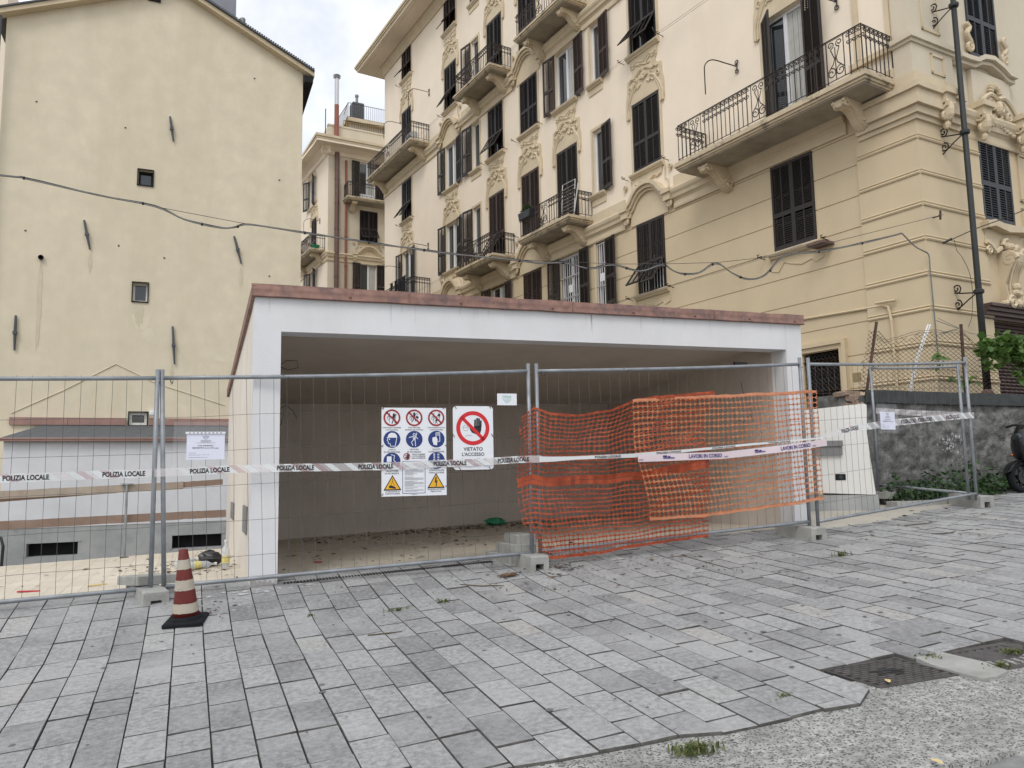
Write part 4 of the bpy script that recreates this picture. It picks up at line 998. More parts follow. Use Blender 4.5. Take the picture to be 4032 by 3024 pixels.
# cornice at first floor and pedestal with pilaster on both faces
course(8.30, -9, -1.35, BE, strip=False)
mb = MB(BE)
for o,z0,z1 in ((0.10,8.35,8.45),(0.16,8.45,8.6),(0.24,8.6,8.9),(0.30,8.9,9.02),(0.16,9.02,9.3)): mb.box(-1.32,o,-0.3,o,z0,z1)
mb.build('corner_cornice', M_['stucco_trim'], ab)
mb = MB(); 
for o,z0,z1 in ((0.10,8.35,8.45),(0.16,8.45,8.6),(0.24,8.6,8.9),(0.30,8.9,9.02),(0.16,9.02,9.3)): mb.box(-o+0.004,1.2,-0.3,o-0.003,z0+0.002,z1-0.002)
mb.build('corner_cornice', M_['stucco_trim'], ab)
mb = MB(BE); mb.box(-1.25,0.10,-0.3,0.10,9.3,10.05); 
for o,z0,z1 in ((0.14,9.95,10.02),(0.19,10.02,10.12)): mb.box(-1.3,o,-0.3,o,z0,z1)
mb.build('pedestal', M_['stucco_end'], ab)
mb = MB(BE); mb.box(-1.18,0.06,-0.3,0.06,10.12,ZEAVE); mb.build('pilaster', M_['stucco_end'], ab)
mb = MB(BE)
for (x0,x1,z0,z1) in ((-0.95,-0.35,10.35,22),(-0.95,-0.5,9.42,9.85)):
    for q in ((x0,x0+0.05,z0,z1),(x1-0.05,x1,z0,z1),(x0,x1,z0,z0+0.05),(x0,x1,z1-0.05,z1)): mb.box(q[0],q[1],0.06,0.125 if z1 < 10 else 0.085,q[2],q[3])
mb.build('panel_mould', M_['stucco_trim'], ab)
mb = MB(); 
for (x0,x1) in ((0.35,0.45),(1.05,1.18)): mb.box(x0,x1,0,0.05,10.15,ZEAVE)
mb.box(0.0,1.25,0,0.06,9.3,9.6); mb.box(0.0,1.3,0,0.10,9.98,10.1); mb.build('pilaster_strip', M_['stucco_trim'], ab)
def console(mb):
    mb.box(-0.2,0.2,0,0.34,0.30,0.42); mb.box(-0.16,0.16,0,0.28,0.12,0.30)
    for s in (-1,1):
        mb.tube([(s*0.12,0.20+a,0.12+b) for a,b in spiral(0,0,0.13,0.02,R(90),1.5)],0.04,5); mb.tube([(s*0.1+a,0.18,-0.12+b) for a,b in spiral(0,0,0.10,0.02,R(90),s*1.5)],0.038,5)
    mb.blob((0,0.2,-0.02),0.12,0.14,0.22,8,6); mb.blob((0,0.16,-0.30),0.06,0.08,0.10,6,4)
for x in (-0.72,-1.98,-3.42): link('scroll_console', shared('scroll_console', console, M_['stucco_trim']), ab, BE @ T(x,0.04,8.62))
# window hood of the end facade: curved apron with scrolls
mb = MB(BE); mb.ribbon([(-3.45,9.98),(-3.2,9.98),(-2.95,10.10),(-2.6,10.2),(-2.25,10.15),(-2.0,10.02),(-1.7,10.0),(-1.4,10.0)],0.10,0,0.24); mb.ribbon([(-3.45,9.88),(-3.2,9.88),(-2.95,10.0),(-2.6,10.1),(-2.25,10.05),(-2.0,9.92),(-1.4,9.9)],0.08,0,0.16)
mb.box(-3.3,-1.9,0,0.10,9.0,9.86); mb.build('balustrade_panel', M_['stucco_end'], ab)
for x,s in ((-1.98,1),(-3.28,-1)):
    mb = MB(BE); mb.tube([(x+a,0.08,10.40+b) for a,b in spiral(0,0,0.13,0.02,R(90),s*1.5,16)],0.04,6); mb.tube(smooth([(x-s*0.06,0.08,10.5),(x+s*0.08,0.09,10.66),(x-s*0.04,0.08,10.82),(x+s*0.06,0.07,10.92)]),[0.055]*12+[0.04],6); mb.build('scroll_volute', M_['stucco_trim'], ab)
mb = MB(BE)
for k in range(9):
    a = R(10+k*20); mb.blob((-2.62+0.17*cos(a),0.16,9.42+0.17*sin(a)),0.035,0.06,0.085,6,5,Matrix.Rotation(-(a-pi/2),3,'Y'))
for sgn in (1,-1):
    for dx,dz,rr_,t0 in ((0.18,9.12,0.15,0),(0.42,8.98,0.12,180),(0.16,8.80,0.11,90)): mb.tube([(-2.62+sgn*(dx+a),0.17,dz+b) for a,b in spiral(0,0,rr_,0.02,R(t0),1.5,16)],0.036,6)
    mb.tube(smooth([(-2.62+sgn*a,0.2,b) for a,b in ((0.02,9.28),(0.25,9.34),(0.48,9.22),(0.66,9.05),(0.80,9.06))]),0.05,6)
    for k in range(5): mb.blob((-2.62+sgn*(0.1+0.12*k),0.14,8.70-0.03*k),0.06,0.06,0.045,6,4)
mb.blob((-2.62,0.2,9.08),0.08,0.1,0.16,8,6)
mb.build('stucco_crest', M_['stucco_trim'], ab)
mb = MB(BE)
for (x0,x1,z0,z1) in ((-4.4,-3.5,7.2,8.3),(-4.4,-3.5,6.1,7.05),(-4.4,-3.5,5.0,5.95)):
    for q in ((x0,x0+0.05,z0,z1),(x1-0.05,x1,z0,z1),(x0,x1,z0,z0+0.05),(x0,x1,z1-0.05,z1)): mb.box(q[0],q[1],0,0.04,q[2],q[3])
    mb.box(x0+0.08,x1-0.08,0,0.02,z0+0.08,z1-0.08)
mb.build('wall_panel', M_['stucco_low'], ab)
# apron under the first-floor end window
mb = MB(BE); mb.ribbon([(-3.4,6.42),(-3.1,6.46),(-2.6,6.40),(-2.1,6.48),(-1.85,6.42)],0.14,0,0.22); mb.box(-3.3,-1.95,0,0.06,5.95,6.38)
for s in (1,-1):
    mb.tube([(-2.62+s*(0.2+a),0.10,6.0+b) for a,b in ((0,0),(0.2,-0.12),(0.35,0.02),(0.5,0.08))],0.05,5); mb.tube([(-2.62+s*(0.62+a),0.1,5.9+b) for a,b in spiral(0,0,0.10,0.02,0,1.3)],0.03,5)
mb.tube([(-2.62+a,0.12,6.05+b) for a,b in spiral(0,0,0.17,0.02,0,1.5)],0.05,5); mb.blob((-2.62,0.1,6.05),0.1,0.1,0.1,6,4)
mb.build('stucco_apron', M_['stucco_trim'], ab)
# keystone above the shop
mb = MB(BE); mb.prism([(0,0),(0.12,0),(0.16,0.25),(0.12,0.5),(0.22,0.75),(0.34,0.95),(0.36,1.1),(0.25,1.2),(0.0,1.2)], lambda a,b,c: (c,a,4.72+b), -2.85, -2.42)
for x in (-2.45,-2.82): mb.tube([(x,0.24+a,5.72+b) for a,b in spiral(0,0,0.15,0.02,0,1.5)],0.05,5)
for x,z,r in ((-2.62,5.95,0.09),(-2.54,6.0,0.07),(-2.70,6.0,0.07),(-2.62,5.15,0.09),(-2.68,5.0,0.07),(-2.56,5.02,0.07),(-2.62,4.8,0.10),(-2.3,4.80,0.07),(-2.15,4.77,0.06),(-2.94,4.79,0.07),(-3.1,4.76,0.06)): mb.blob((x,0.22,z),r*1.1,0.10,r,8,5)
for xx in (-2.75,-2.68,-2.62,-2.56,-2.49): mb.tube([(xx,0.17,4.95),(xx,0.17,5.2),(xx,0.24,5.45),(xx,0.33,5.65)],0.022,5)
for s in (1,-1): mb.tube([(-2.62+s*(0.2+a),0.26,4.8+b) for a,b in spiral(0.05,0,0.15,0.03,0,1.4)],0.045,5)
mb.build('keystone_scroll', M_['stucco_trim'], ab)
# shop front: cornice and roller shutter slats
mb = MB(BE)
for o,z0,z1 in ((0.06,4.45,4.52),(0.14,4.52,4.60),(0.20,4.60,4.68),(0.26,4.68,4.74)): mb.box(-6.8,-1.62,0,o,z0,z1)
sh = mb.build('shop_cornice', M_['roller'], ab)
mb = MB(BE); z = 0.3
while z < 4.43:
    mb.prism([(-0.13,0),(-0.10,0.008),(-0.088,0.03),(-0.10,0.052),(-0.13,0.058)], lambda a,b,c: (c,a,z+b), -6.58, -1.72); z += 0.072
mb.box(-6.6,-1.7,-0.2,-0.14,0.2,4.44); mb.build('roller_shutter', M_['roller'], ab)

# ------------------------------------------------------------------ rear apartment building
R0 = (7.606, 46.744)
MR = frame(R0, (-cos(R(5.2)), -sin(R(5.2))))          # end face, faces the camera; x = -v
rb = empty('rear_apartment_building', 'smaller cream apartment block with roof terrace and brown downpipes between gable and large building', 'building', MR)
BS = MR.inverted() @ frame(R0, (-sin(R(8)), cos(R(8))))   # flank running away
RE = 21.5
rw = [(-3.20,-2.03,16.05,18.12),(-3.15,-2.09,12.3,14.66),(-3.05,-2.0,18.75,21.3)]
mb = MB(); wall_holes(mb, -7, 0, -2.6, RE, rw, 0.0, 0.2, loc); mb.build('end_wall', M_['stucco_end'], rb)
rs = [(2.9,4.0,19.0,21.0),(2.35,3.42,15.5,18.1),(2.5,3.6,12.4,14.6)]
mb = MB(BS); wall_holes(mb, 0, 12, -2.6, RE, rs, 0.0, 0.2, loc); mb.build('flank_wall', M_['stucco_up'], rb)
window(rb, I4, *rw[0], 'flap', sd, sill=True); window(rb, I4, *rw[1], 'open', sd, sill=False); window(rb, I4, *rw[2], 'open', sd, sill=False, door=True)
window(rb, BS, *rs[0], 'open', sbl, ang=150); window(rb, BS, *rs[1], 'closed', sb_, sill=False, door=True); window(rb, BS, *rs[2], 'open', sd, ang=150)
def course_r(z, B, u0, u1):
    mb = MB(B); mb.prism([(0,0),(0.05,0),(0.06,0.2),(0.13,0.27),(0.15,0.36),(0.21,0.45),(0.19,0.52),(0,0.55)], lambda a,b,c: (c,a+0.001,z+b), u0, u1); return mb.build('string_course', M_['stucco_trim'], rb)
course_r(14.62, I4, -7, 0.1); course_r(14.62, BS, -0.1, 12)
link('curved_pediment', shared('curved_pediment', hood, M_['stucco_trim']), rb, T(-2.62,0.003,14.66))
link('sill_apron', shared('sill_apron', apron, M_['stucco_trim']), rb, T(-2.62,0.002,16.05))
for B,u,z in ((BS,3.45,21.02),(BS,2.88,18.12)): link('stucco_cartouche', shared('stucco_cartouche', cartouche, M_['stucco_trim']), rb, B @ T(u,0.002,z) @ Matrix.Scale(0.6 if z > 20 else 0.9,4,(0,0,1)))
balcony(rb, I4, -6.0, -1.0, 0.9, 18.42, h=0.95, corb=(-1.5,-4.5)); balcony(rb, BS, 0.55, 5.0, 0.9, 15.22, h=0.95, corb=(1.0,4.4))
mb = MB(BS); lamp_arm(mb,1.6,17.6); lamp_arm(mb,4.6,17.0); mb.build('awning_bracket', M_['iron'], rb)
mb = MB(); lamp_arm(mb,-3.9,14.3); mb.build('awning_bracket', M_['iron'], rb)
# downpipes
mb = MB(); mb.tube([(-0.53,0.12,-2),(-0.53,0.12,RE+0.1)],0.15,8)
for z in (13.6,15.1,16.6,18.3,19.8): mb.lathe([(0.17,0),(0.17,0.05)],8,T(-0.53,0.12,z))
mb.build('downpipe', M_['pipe_brown'], rb)
mb = MB(); mb.tube([(-1.12,0.10,-2),(-1.12,0.10,RE-0.3)],0.075,8)
for z in (14.3,16.2,18.9): mb.lathe([(0.1,0),(0.1,0.12)],8,T(-1.12,0.10,z))
mb.build('downpipe', M_['terracotta'], rb)
# eaves
mb = MB(); mb.box(-7,0.95,-9,0.95,RE+0.35,RE+0.5); mb.prism([(0,-0.1),(0.1,-0.05),(0.14,0.15),(0.45,0.35),(0,0.35)], lambda a,b,c: (c,a+0.002,RE+b), -7, 0.45); mb.build('eave_soffit', M_['stucco_up'], rb)
mb = MB(BS); mb.prism([(0,-0.1),(0.1,-0.05),(0.14,0.15),(0.45,0.35),(0,0.35)], lambda a,b,c: (c,a+0.002,RE+b), -0.45, 9); mb.box(0,9,0.0,0.95,RE+0.352,RE+0.498); mb.build('eave_soffit', M_['stucco_up'], rb)
mb = MB()
for o,z0,z1 in ((0.98,0.5,0.62),(1.04,0.62,0.78)): mb.box(-7,o,-9,o,RE+z0,RE+z1)
mb.build('eave_cornice', M_['stucco_trim'], rb)
mb = MB(); mb.box(-7,0.02,-0.2,0.02,RE+0.78,RE+1.85); mb.box(-0.2,0.022,-7,-0.2,RE+0.78,RE+1.85); mb.box(-7,0.06,-0.24,0.06,RE+1.85,RE+1.95); mb.build('parapet', M_['stucco_end'], rb)
mb = MB(); mb.box(-7,-1.8,-6,-1.5,RE+0.78,RE+3.0); mb.build('roof_cabin', M_['stucco_end'], rb)
mb = MB(); mb.box(-7.2,-1.5,-6.3,-1.1,RE+3.0,RE+3.25); mb.build('cabin_roof', M_['stucco_trim'], rb)
mb = MB(); mb.box(-2.78,-2.02,-2.4,-1.6,RE+3.2,RE+4.6); mb.build('chimney', M_['slate'], rb)
mb = MB(); mb.lathe([(0.09,0),(0.09,0.55),(0.13,0.56),(0.13,0.7),(0.1,0.72)],8,T(-2.4,-2.0,RE+4.6)); mb.build('chimney_pot', M_['greymetal'], rb)
mb = MB(); mb.tube([(-0.45,0.2,RE+0.8),(-0.45,0.2,RE+3.2)],0.15,8); fl = mb.build('flue', M_['terracotta'], rb)
mb = MB(); mb.tube([(-0.45,0.2,RE+3.2),(-0.45,0.2,RE+5.0)],0.14,8); mb.lathe([(0.22,0),(0.24,0.05),(0.1,0.1),(0.24,0.14),(0.2,0.2)],10,T(-0.45,0.2,RE+5.0)); mb.build('flue_liner', M_['chrome'], fl)
mb = MB()
def flat_rail(mb, a, b, z, h, n):
    for q in (0, h): mb.tube([(a[0],a[1],z+q),(b[0],b[1],z+q)],0.02,4)
    for i in range(n+1):
        t = i/n; x,y = lerp(a[0],b[0],t), lerp(a[1],b[1],t); mb.tube([(x,y,z),(x,y,z+h)],0.012,3)
flat_rail(mb,(-7,-1.2),(-1.6,-1.2),RE+3.3,0.95,40); flat_rail(mb,(-1.6,-1.2),(-1.6,-6),RE+3.3,0.95,30); flat_rail(mb,(-6,-0.3),(-1.2,-0.9),RE+1.9,0.9,40)
mb.tube([(-1.0,-0.1,RE+1.9),(-1.55,-1.2,RE+3.3)],0.03,4); mb.tube([(-1.0,-0.1,RE+2.8),(-1.55,-1.2,RE+4.2)],0.02,4)
mb.tube([(0.2,0.0,RE+0.8),(0.2,0.0,RE+2.9)],0.03,4)
mb.build('terrace_railing', M_['iron'], rb)

# ------------------------------------------------------------------ things on the balconies
def at_f(u,y,z): return MF @ Vector((u,y,z))
MBF = lambda: MB(MF)
ac = empty('air_conditioner', 'white air-conditioning unit on the highest left balcony of the large building', 'air conditioner', MF @ T(23.5,0.55,16.87))
mb = MB(); mb.box(-0.1,0.75,-0.15,0.15,0,0.6); b = mb.build('case', M_['ac'], ac)
mb = MB(); mb.lathe([(0.24,0),(0.24,0.02),(0.2,0.03),(0.05,0.03)],14,T(0.25,0.15,0.3)@RX(-pi/2)); mb.build('fan_grille', M_['greymetal'], ac)
dk = empty('drying_rack', 'white folded clothes-drying rack leaning behind the middle balcony railing', 'drying rack', MF @ T(11.3,0.5,9.5))
mb = MB(); mb.tube([(-0.35,0,0.05),(0.32,0.03,0.05),(0.32,-0.05,1.35),(-0.35,-0.08,1.35)],0.014,5,closed=True); b = mb.build('frame', M_['pvc'], dk)
mb = MB()
for k in range(9): z = 0.2+k*0.12; mb.tube([(-0.35,0.0-0.005*k,z),(0.32,0.02-0.005*k,z)],0.006,4)
mb.build('wire_rods', M_['pvc'], dk)
mb = MB(); mb.tube([(-0.6,0.2,0.0),(-0.95,0.25,0.95)],0.02,5); mb.build('leg', M_['pvc'], dk)
pb = empty('flower_box', 'dark plastic flower box with green plants on the middle balcony railing', 'planter', MF @ T(13.0,1.0,10.05))
mb = MB(); mb.prism([(-0.32,0),(0.32,0),(0.38,0.24),(-0.38,0.24)], lambda a,b,c:(a,c,b), -0.1, 0.12); mb.build('box', M_['shutter_blue'], pb)
def leaf_cloud(mb, c, rx, ry, rz, n, size, seed):
    rd = random.Random(seed)
    for _ in range(n):
        while True:
            p = Vector((rd.uniform(-1,1), rd.uniform(-1,1), rd.uniform(-1,1)))
            if p.length < 1: break
        p = Vector((p.x*rx+c[0], p.y*ry+c[1], p.z*rz+c[2])); s = size*rd.uniform(0.6,1.3)
        M = Matrix.Translation(p) @ Matrix.Rotation(rd.uniform(0,6.28),4,'Z') @ Matrix.Rotation(rd.uniform(-1.1,1.1),4,'X') @ Matrix.Rotation(rd.uniform(-0.6,0.6),4,'Y')
        mb.add([M @ Vector(q) for q in ((0,-s*0.1,0),(s*0.42,s*0.3,s*0.08),(s*0.3,s*0.75,0.0),(0,s,-s*0.12),(-s*0.3,s*0.75,0),(-s*0.42,s*0.3,s*0.08),(0,s*0.42,-s*0.04))], [(0,1,6),(1,2,6),(2,3,6),(3,4,6),(4,5,6),(5,0,6)])
mb = MB(); leaf_cloud(mb,(0,0,0.36),0.34,0.12,0.16,70,0.08,1); mb.build('plants', M_['leaf_weed'], pb)
lc = empty('washing_line', 'black garments hung to dry over the lowest far-left balcony railing', 'laundry', MF @ T(23.6,0.98,9.5))
for k,(u,wd,l) in enumerate(((0.0,0.42,0.75),(0.5,0.35,0.85),(0.95,0.4,0.7),(1.5,0.3,0.8))):
    mb = MB(); n = 8; vs = []
    for i in range(n+1):
        for j in range(5): vs.append((u+lerp(-wd/2,wd/2,i/n)*(1-0.15*j/4), 0.05+0.03*sin(i*1.9+k)+0.02*j/4, 0.98-l*j/4+0.02*sin(i+k)))
    mb.add(vs,[(i*5+j,i*5+5+j,i*5+6+j,i*5+1+j) for i in range(n) for j in range(4)]); mb.build('garment', M_['cloth_black'], lc)
mb = MB(); mb.tube([(-0.4,0.03,1.0),(1.9,0.03,1.0)],0.008,4); mb.build('line', M_['wire'], lc)
fp = empty('potted_plant', 'green potted plant at the far end of the lowest left balcony', 'plant', MF @ T(28.0,0.6,9.5))
mb = MB(); mb.lathe([(0.12,0),(0.16,0.3)],10); mb.build('pot', M_['terracotta'], fp)
mb = MB(); leaf_cloud(mb,(0,0,0.62),0.4,0.3,0.38,160,0.10,2); mb.build('foliage', M_['leaf_vine'], fp)
gb = empty('laundry_basin', 'green plastic basin on the small balcony of the rear block', 'basin', MR @ BS @ T(1.0,0.5,15.44))
mb = MB(); mb.lathe([(0.2,0),(0.28,0.28),(0.3,0.28),(0.3,0.31),(0.26,0.31)],12); mb.build('tub', M_['bag_green'], gb)

# ------------------------------------------------------------------ street pole and right-hand boundary
pl = empty('street_pole', 'tall dark green steel pole with scroll wall-brackets at the building corner', 'pole', ME @ T(-0.87,0.45,1.0))
mb = MB(); mb.lathe([(0.070,1.9),(0.056,4.2),(0.050,12.0)],12); mb.build('shaft', M_['pole'], pl, smooth=True)
mb = MB(); mb.lathe([(0.13,-0.4),(0.115,1.0),(0.11,1.85),(0.075,1.92)],12); mb.build('base', M_['rustpost'], pl, smooth=True)
for z in (3.8,7.05,9.75):
    mb = MB(); mb.lathe([(0.085,0),(0.095,0.02),(0.095,0.07),(0.07,0.09)],12,T(0,0,z)); cl_ = mb.build('collar', M_['pole'], pl)
    mb = MB()
    mb.tube([(0,-0.05,z+0.03),(0.1,-0.3,z+0.06),(0.12,-0.44,z+0.1)],0.014,4)
    for s in (1,-1): mb.tube([(0.12+0.0*a,-0.36+a*1.0,z+s*0.16+b) for a,b in spiral(0,0,0.10,0.02,R(-90*s),s*1.4)],0.016,4)
    mb.tube([(0.12,-0.44,z-0.35),(0.12,-0.44,z+0.3)],0.018,4); mb.tube([(0.12,-0.42,z-0.3),(0.05,-0.2,z-0.1),(0,-0.08,z)],0.013,4); mb.build('scroll_bracket', M_['iron'], cl_)
# rough stone retaining wall
sw = empty('stone_wall', 'rough dark grey stone retaining wall with a flat cap below the chain-link fence', 'wall', T(9.3, 8.85, 0.9))
mb = MB(); nx, nz = 150, 46; vs = []
X0, X1 = 9.25, 18.0
for i in range(nx+1):
    for j in range(nz+1):
        x = lerp(X0,X1,i/nx); z = lerp(gz(x,8.9)-0.1, 2.62, j/nz)
        d = 0.05*noise.noise((x*2.2,0,z*2.2))+0.035*noise.noise((x*6,3,z*6))+0.018*noise.noise((x*13,5,z*13))
        vs.append((x-9.3, 8.86-d-0.06*(2.62-z)/1.7-8.85, z-0.9))
mb.add(vs,[(i*(nz+1)+j,(i+1)*(nz+1)+j,(i+1)*(nz+1)+j+1,i*(nz+1)+j+1) for i in range(nx) for j in range(nz)])
mb.add([(X0-9.3,-0.02,-0.2),(X0-9.3,0.45,-0.2),(X0-9.3,0.45,1.72),(X0-9.3,-0.02,1.72)],[(0,1,2,3)])
mb.build('rubble_face', M_['stone'], sw)
mb = MB(); rd = random.Random(21)
for _ in range(70):
    x = 2.25+rd.gauss(0,0.14); z = 0.95+rd.gauss(0,0.09); r_ = rd.uniform(0.006,0.03); mb.add([(x+r_*rd.uniform(.5,1.2)*cos(k*1.26),-0.105,z+r_*rd.uniform(.5,1.2)*sin(k*1.26)) for k in range(5)],[(0,1,2,3,4)])
mb.build('paint_splash', M_['lime'], sw)
mb = MB(); vs = []
for i in range(61):
    x = lerp(9.75,18.0,i/60)-9.3; d = 0.015*noise.noise((x*4,1,1))
    vs += [(x,-0.05-d,1.60+d),(x,-0.06-d,1.80+d*0.5),(x,0.45,1.83+d*0.5)]
mb.add(vs,[(3*i+k,3*i+3+k,3*i+4+k,3*i+1+k) for i in range(60) for k in range(2)]); mb.build('wall_cap', M_['stone_cap'], sw)
random.seed(8)
for k in range(11):
    x = -0.05+random.uniform(0,0.42); z = 1.52+random.uniform(0,0.22); s = random.uniform(0.05,0.1)
    mb = MB(); mb.bbox(-s,s,-0.08,0.08,-s*0.45,s*0.45,0.012,T(x,0.02,z)@RY(random.uniform(-.3,.3))@RZ(random.uniform(-.5,.5))); mb.build('loose_brick', M_['brick'], sw)
# white letter-box pier
A = Vector((9.12,8.2)); Bq = Vector((8.45,8.70)); dp = (Bq-A).normalized()
MP = frame((A.x,A.y), (dp.x,dp.y))     # x runs left-back along the wall, y = outward
pr = empty('letterbox_wall', 'short cream rendered wall with letter-box beside the white garage', 'wall', MP)
zb0 = 0.95
mb = MB()
O = [(-0.02,1.10),(1.3,1.16),(1.3,2.32),(0.06,2.42),(0.02,2.40),(0.045,2.0),(0.02,1.6)]
mb.prism(O, lambda a,b,c:(a,c,b), -0.22, 0.0); mb.build('wall', M_['pier'], pr)
mb = MB(); mb.box(-0.06,1.3,-0.22,-0.01,0.6,1.10); mb.build('plinth', M_['cement'], pr)
lbx = empty('letter_box', 'grey metal letter-box flush in the short cream wall', 'letter box', MP @ T(0.58,0.0,1.78))
mb = MB(); mb.box(-0.18,0.18,-0.02,0.05,-0.10,0.10); mb.build('body', M_['greymetal'], lbx)
mb = MB(); mb.box(-0.19,0.19,0.05,0.075,0.03,0.11); mb.build('flap', M_['greymetal'], lbx)
sk = empty('socket_box', 'small dark empty electrical box low in the cream wall', 'socket box', MP @ T(0.44,0.0,1.36))
mb = MB(); mb.box(-0.07,0.07,-0.02,0.006,-0.045,0.045); mb.build('back_box', M_['dark'], sk)
mb = MB(); mb.lathe([(0.028,0),(0.03,0.008),(0.02,0.009)],12,T(0.0,0.006,0)@RX(-pi/2)); mb.build('ring', M_['shutter_blue'], sk)

# chain-link fence on the stone wall
cf = empty('chain_link_fence', 'sagging rusty chain-link fence with leaning iron posts on the stone wall', 'fence', T(9.8, 8.98, 2.6))
CI = T(-9.8,-8.98,-2.6)
for (xb,zb,xt,zt) in ((9.72,1.9,10.30,3.84),(12.22,2.2,12.30,3.92),(15.2,2.6,15.2,3.9)):
    mb = MB(CI); mb.tube([(xb,8.95,zb),(xt,8.98,zt)],0.032,4); mb.build('post', M_['rust'], cf)
mb = MB(CI); cw = 0.066
def ctop(x): return poly_at([(10.0,3.72),(10.45,3.52),(10.8,3.62),(11.3,3.74),(12.3,3.80),(12.6,3.55),(18,3.6)], x)
k = 0; x = 9.80
while x < 17.8:
    L = []; z = 2.68; q = 0; zt = ctop(x)+random.uniform(-0.03,0.03)
    while z < zt:
        xx = x+(cw/2 if (q+k) % 2 else -cw/2)*1.02
        lean = poly_at([(9.8,0.34),(10.6,0.15),(12.2,0.02),(18,0)], x)*(z-2.68)
        L.append((xx+lean+0.012*noise.noise((x*3,z*4,0)), 8.97+0.02*noise.noise((x,z*2,4)), z)); z += 0.036; q += 1
    mb.tube(L, 0.0052, 3, cap=False); x += cw; k += 1
for off in (0.0,0.03):
    mb.tube([(xx,8.965,ctop(xx)-0.02+off+0.03*noise.noise((xx*7,off*50,1))) for xx in frange(10.25,16,0.06)],0.004,3)
mb.tube([(xx,8.965,3.1+0.02*noise.noise((xx*3,2,1))) for xx in frange(10.1,16,0.2)],0.004,3)
mb.build('mesh', M_['rust'], cf)
cd = empty('plastic_conduit', 'pair of white plastic conduits leaning through the chain-link fence', 'conduit', T(11.2, 9.1, 2.7))
for dx in (0,0.035):
    mb = MB(T(-11.2,-9.1,-2.7)); mb.tube([(11.05+dx,9.1,2.66),(11.25+dx,9.1,3.2),(11.62+dx*1.5,9.1,3.86),(11.67+dx*1.5,9.12,3.90),(11.70+dx*1.5,9.15,3.87)],0.012,6); mb.build('pipe', M_['pvc'], cd)
# vine and weeds
vn = empty('climbing_vine', 'green leafy vine sprawling over the chain-link fence at the right edge', 'vine', T(13.6, 8.9, 3.4))
VI = T(-13.6,-8.9,-3.4)
mb = MB(VI)
for (cx,cz,rx,rz,n,sd_) in ((13.4,3.62,0.85,0.13,200,1),(14.2,3.52,1.1,0.25,260,2),(12.75,3.50,0.30,0.16,80,3),(13.5,3.40,0.7,0.14,130,4),(13.7,3.15,0.35,0.22,70,5),(12.75,3.25,0.14,0.16,20,8),(12.1,2.93,0.42,0.06,14,6),(11.5,3.22,0.14,0.18,14,7)):
    leaf_cloud(mb,(cx,8.85,cz),rx,0.14,rz,n,0.125,sd_)
stuff(mb.build('leaves', M_['leaf_vine'], vn))
mb = MB(VI)
for s in range(7):
    rd = random.Random(s); L = [(12.9+rd.uniform(0,1.5)+0.12*i, 8.88+0.05*noise.noise((i,s,0)), 3.2+0.3*noise.noise((i*0.3,s,3))+0.05*s) for i in range(10)]; mb.tube(L,0.008,4)
mb.build('stem', M_['stem'], vn)
mb = MB(); rd = random.Random(4)
for k in range(46):
    x = rd.uniform(9.6,14.2); h = rd.uniform(0.12,0.42)*(0.55 if x > 12.4 else 1)
    leaf_cloud(mb,(x,8.55-rd.uniform(0,0.30),gz(x,8.6)+h*0.6),0.2,0.16,h*0.75,34,0.075,k+50)
tag(stuff(mb.build('weeds', M_['leaf_weed'])), 'bed of dark green weeds along the foot of the stone wall', 'weeds')

# ------------------------------------------------------------------ mobile fence panels
def fence_panel(A, B, za, zb, label, Atop=(0,0), Btop=(0,0), H=2.0, seed=0):
    """A, B = feet (x, y); za, zb = foot heights; *top = lean of the post top."""
    A = Vector((A[0],A[1],za)); B = Vector((B[0],B[1],zb))
    o = empty('fence_panel', label, 'fence panel', T(*A), group='mobile mesh fence panels in front of the garage')
    IV = T(-A.x,-A.y,-A.z)
    A2 = A+Vector((Atop[0],Atop[1],H)); B2 = B+Vector((Btop[0],Btop[1],H))
    P = lambda s,h: (A.lerp(A2,h/H)).lerp(B.lerp(B2,h/H), s)
    for s in (0,1):
        mb = MB(IV); mb.tube([P(s,-0.03),P(s,H*0.5),P(s,H)],0.021,10); mb.build('post', M_['galv'], o, smooth=True)
    for h in (0.062, H-0.078):
        mb = MB(IV); mb.tube([P(t/8,h)+Vector((0,0,-0.012*sin(pi*t/8) if h > 1 else 0)) for t in range(9)],0.0195,10); mb.build('rail', M_['galv'], o, smooth=True)
    mb = MB(IV); L = (B-A).length; n = int(L/0.117); nrm = Vector((B.y-A.y, A.x-B.x, 0)).normalized()
    def Q(s,h): 
        d = 0.012*noise.noise((s*5,h*1.7,seed))*min(1,4*s*(1-s)+0.2)
        return P(s,h)+nrm*(0.004+d)+Vector((0.010*noise.noise((s*40,h*1.3,seed+9)),0,0.008*noise.noise((s*6,h*9,seed+4))))
    for i in range(1,n): mb.tube([Q(i/n,h) for h in [0.04+k*(H-0.10)/9 for k in range(10)]],0.0020,3,cap=False)
    for k in range(5):
        h = 0.27+0.323*k; mb.tube([Q(t/24,h) for t in range(25)],0.0020,3,cap=False)
    mb.build('wire_mesh', M_['wire'], o)
    mb = MB(IV)
    for s,h in ((0.01,H-0.1),(0.99,H-0.1),(0.3,H-0.08)): mb.tube([P(s,h)+nrm*0.03*cos(a)+Vector((0.01*a,0,0.03*sin(a))) for a in (0,1.2,2.4,3.6,4.8,6)],0.004,4)
    mb.build('tie_wire', M_['wire'], o)
    return o
fence_panel((-3.78,7.60),(-0.275,7.567),0.43,0.515,'leftmost mesh fence panel, cut by the left edge of the picture',seed=1)
fence_panel((-0.165,7.583),(3.245,7.207),0.519,0.652,'mesh fence panel carrying the safety signs in front of the garage opening',Atop=(-0.075,0),seed=2)
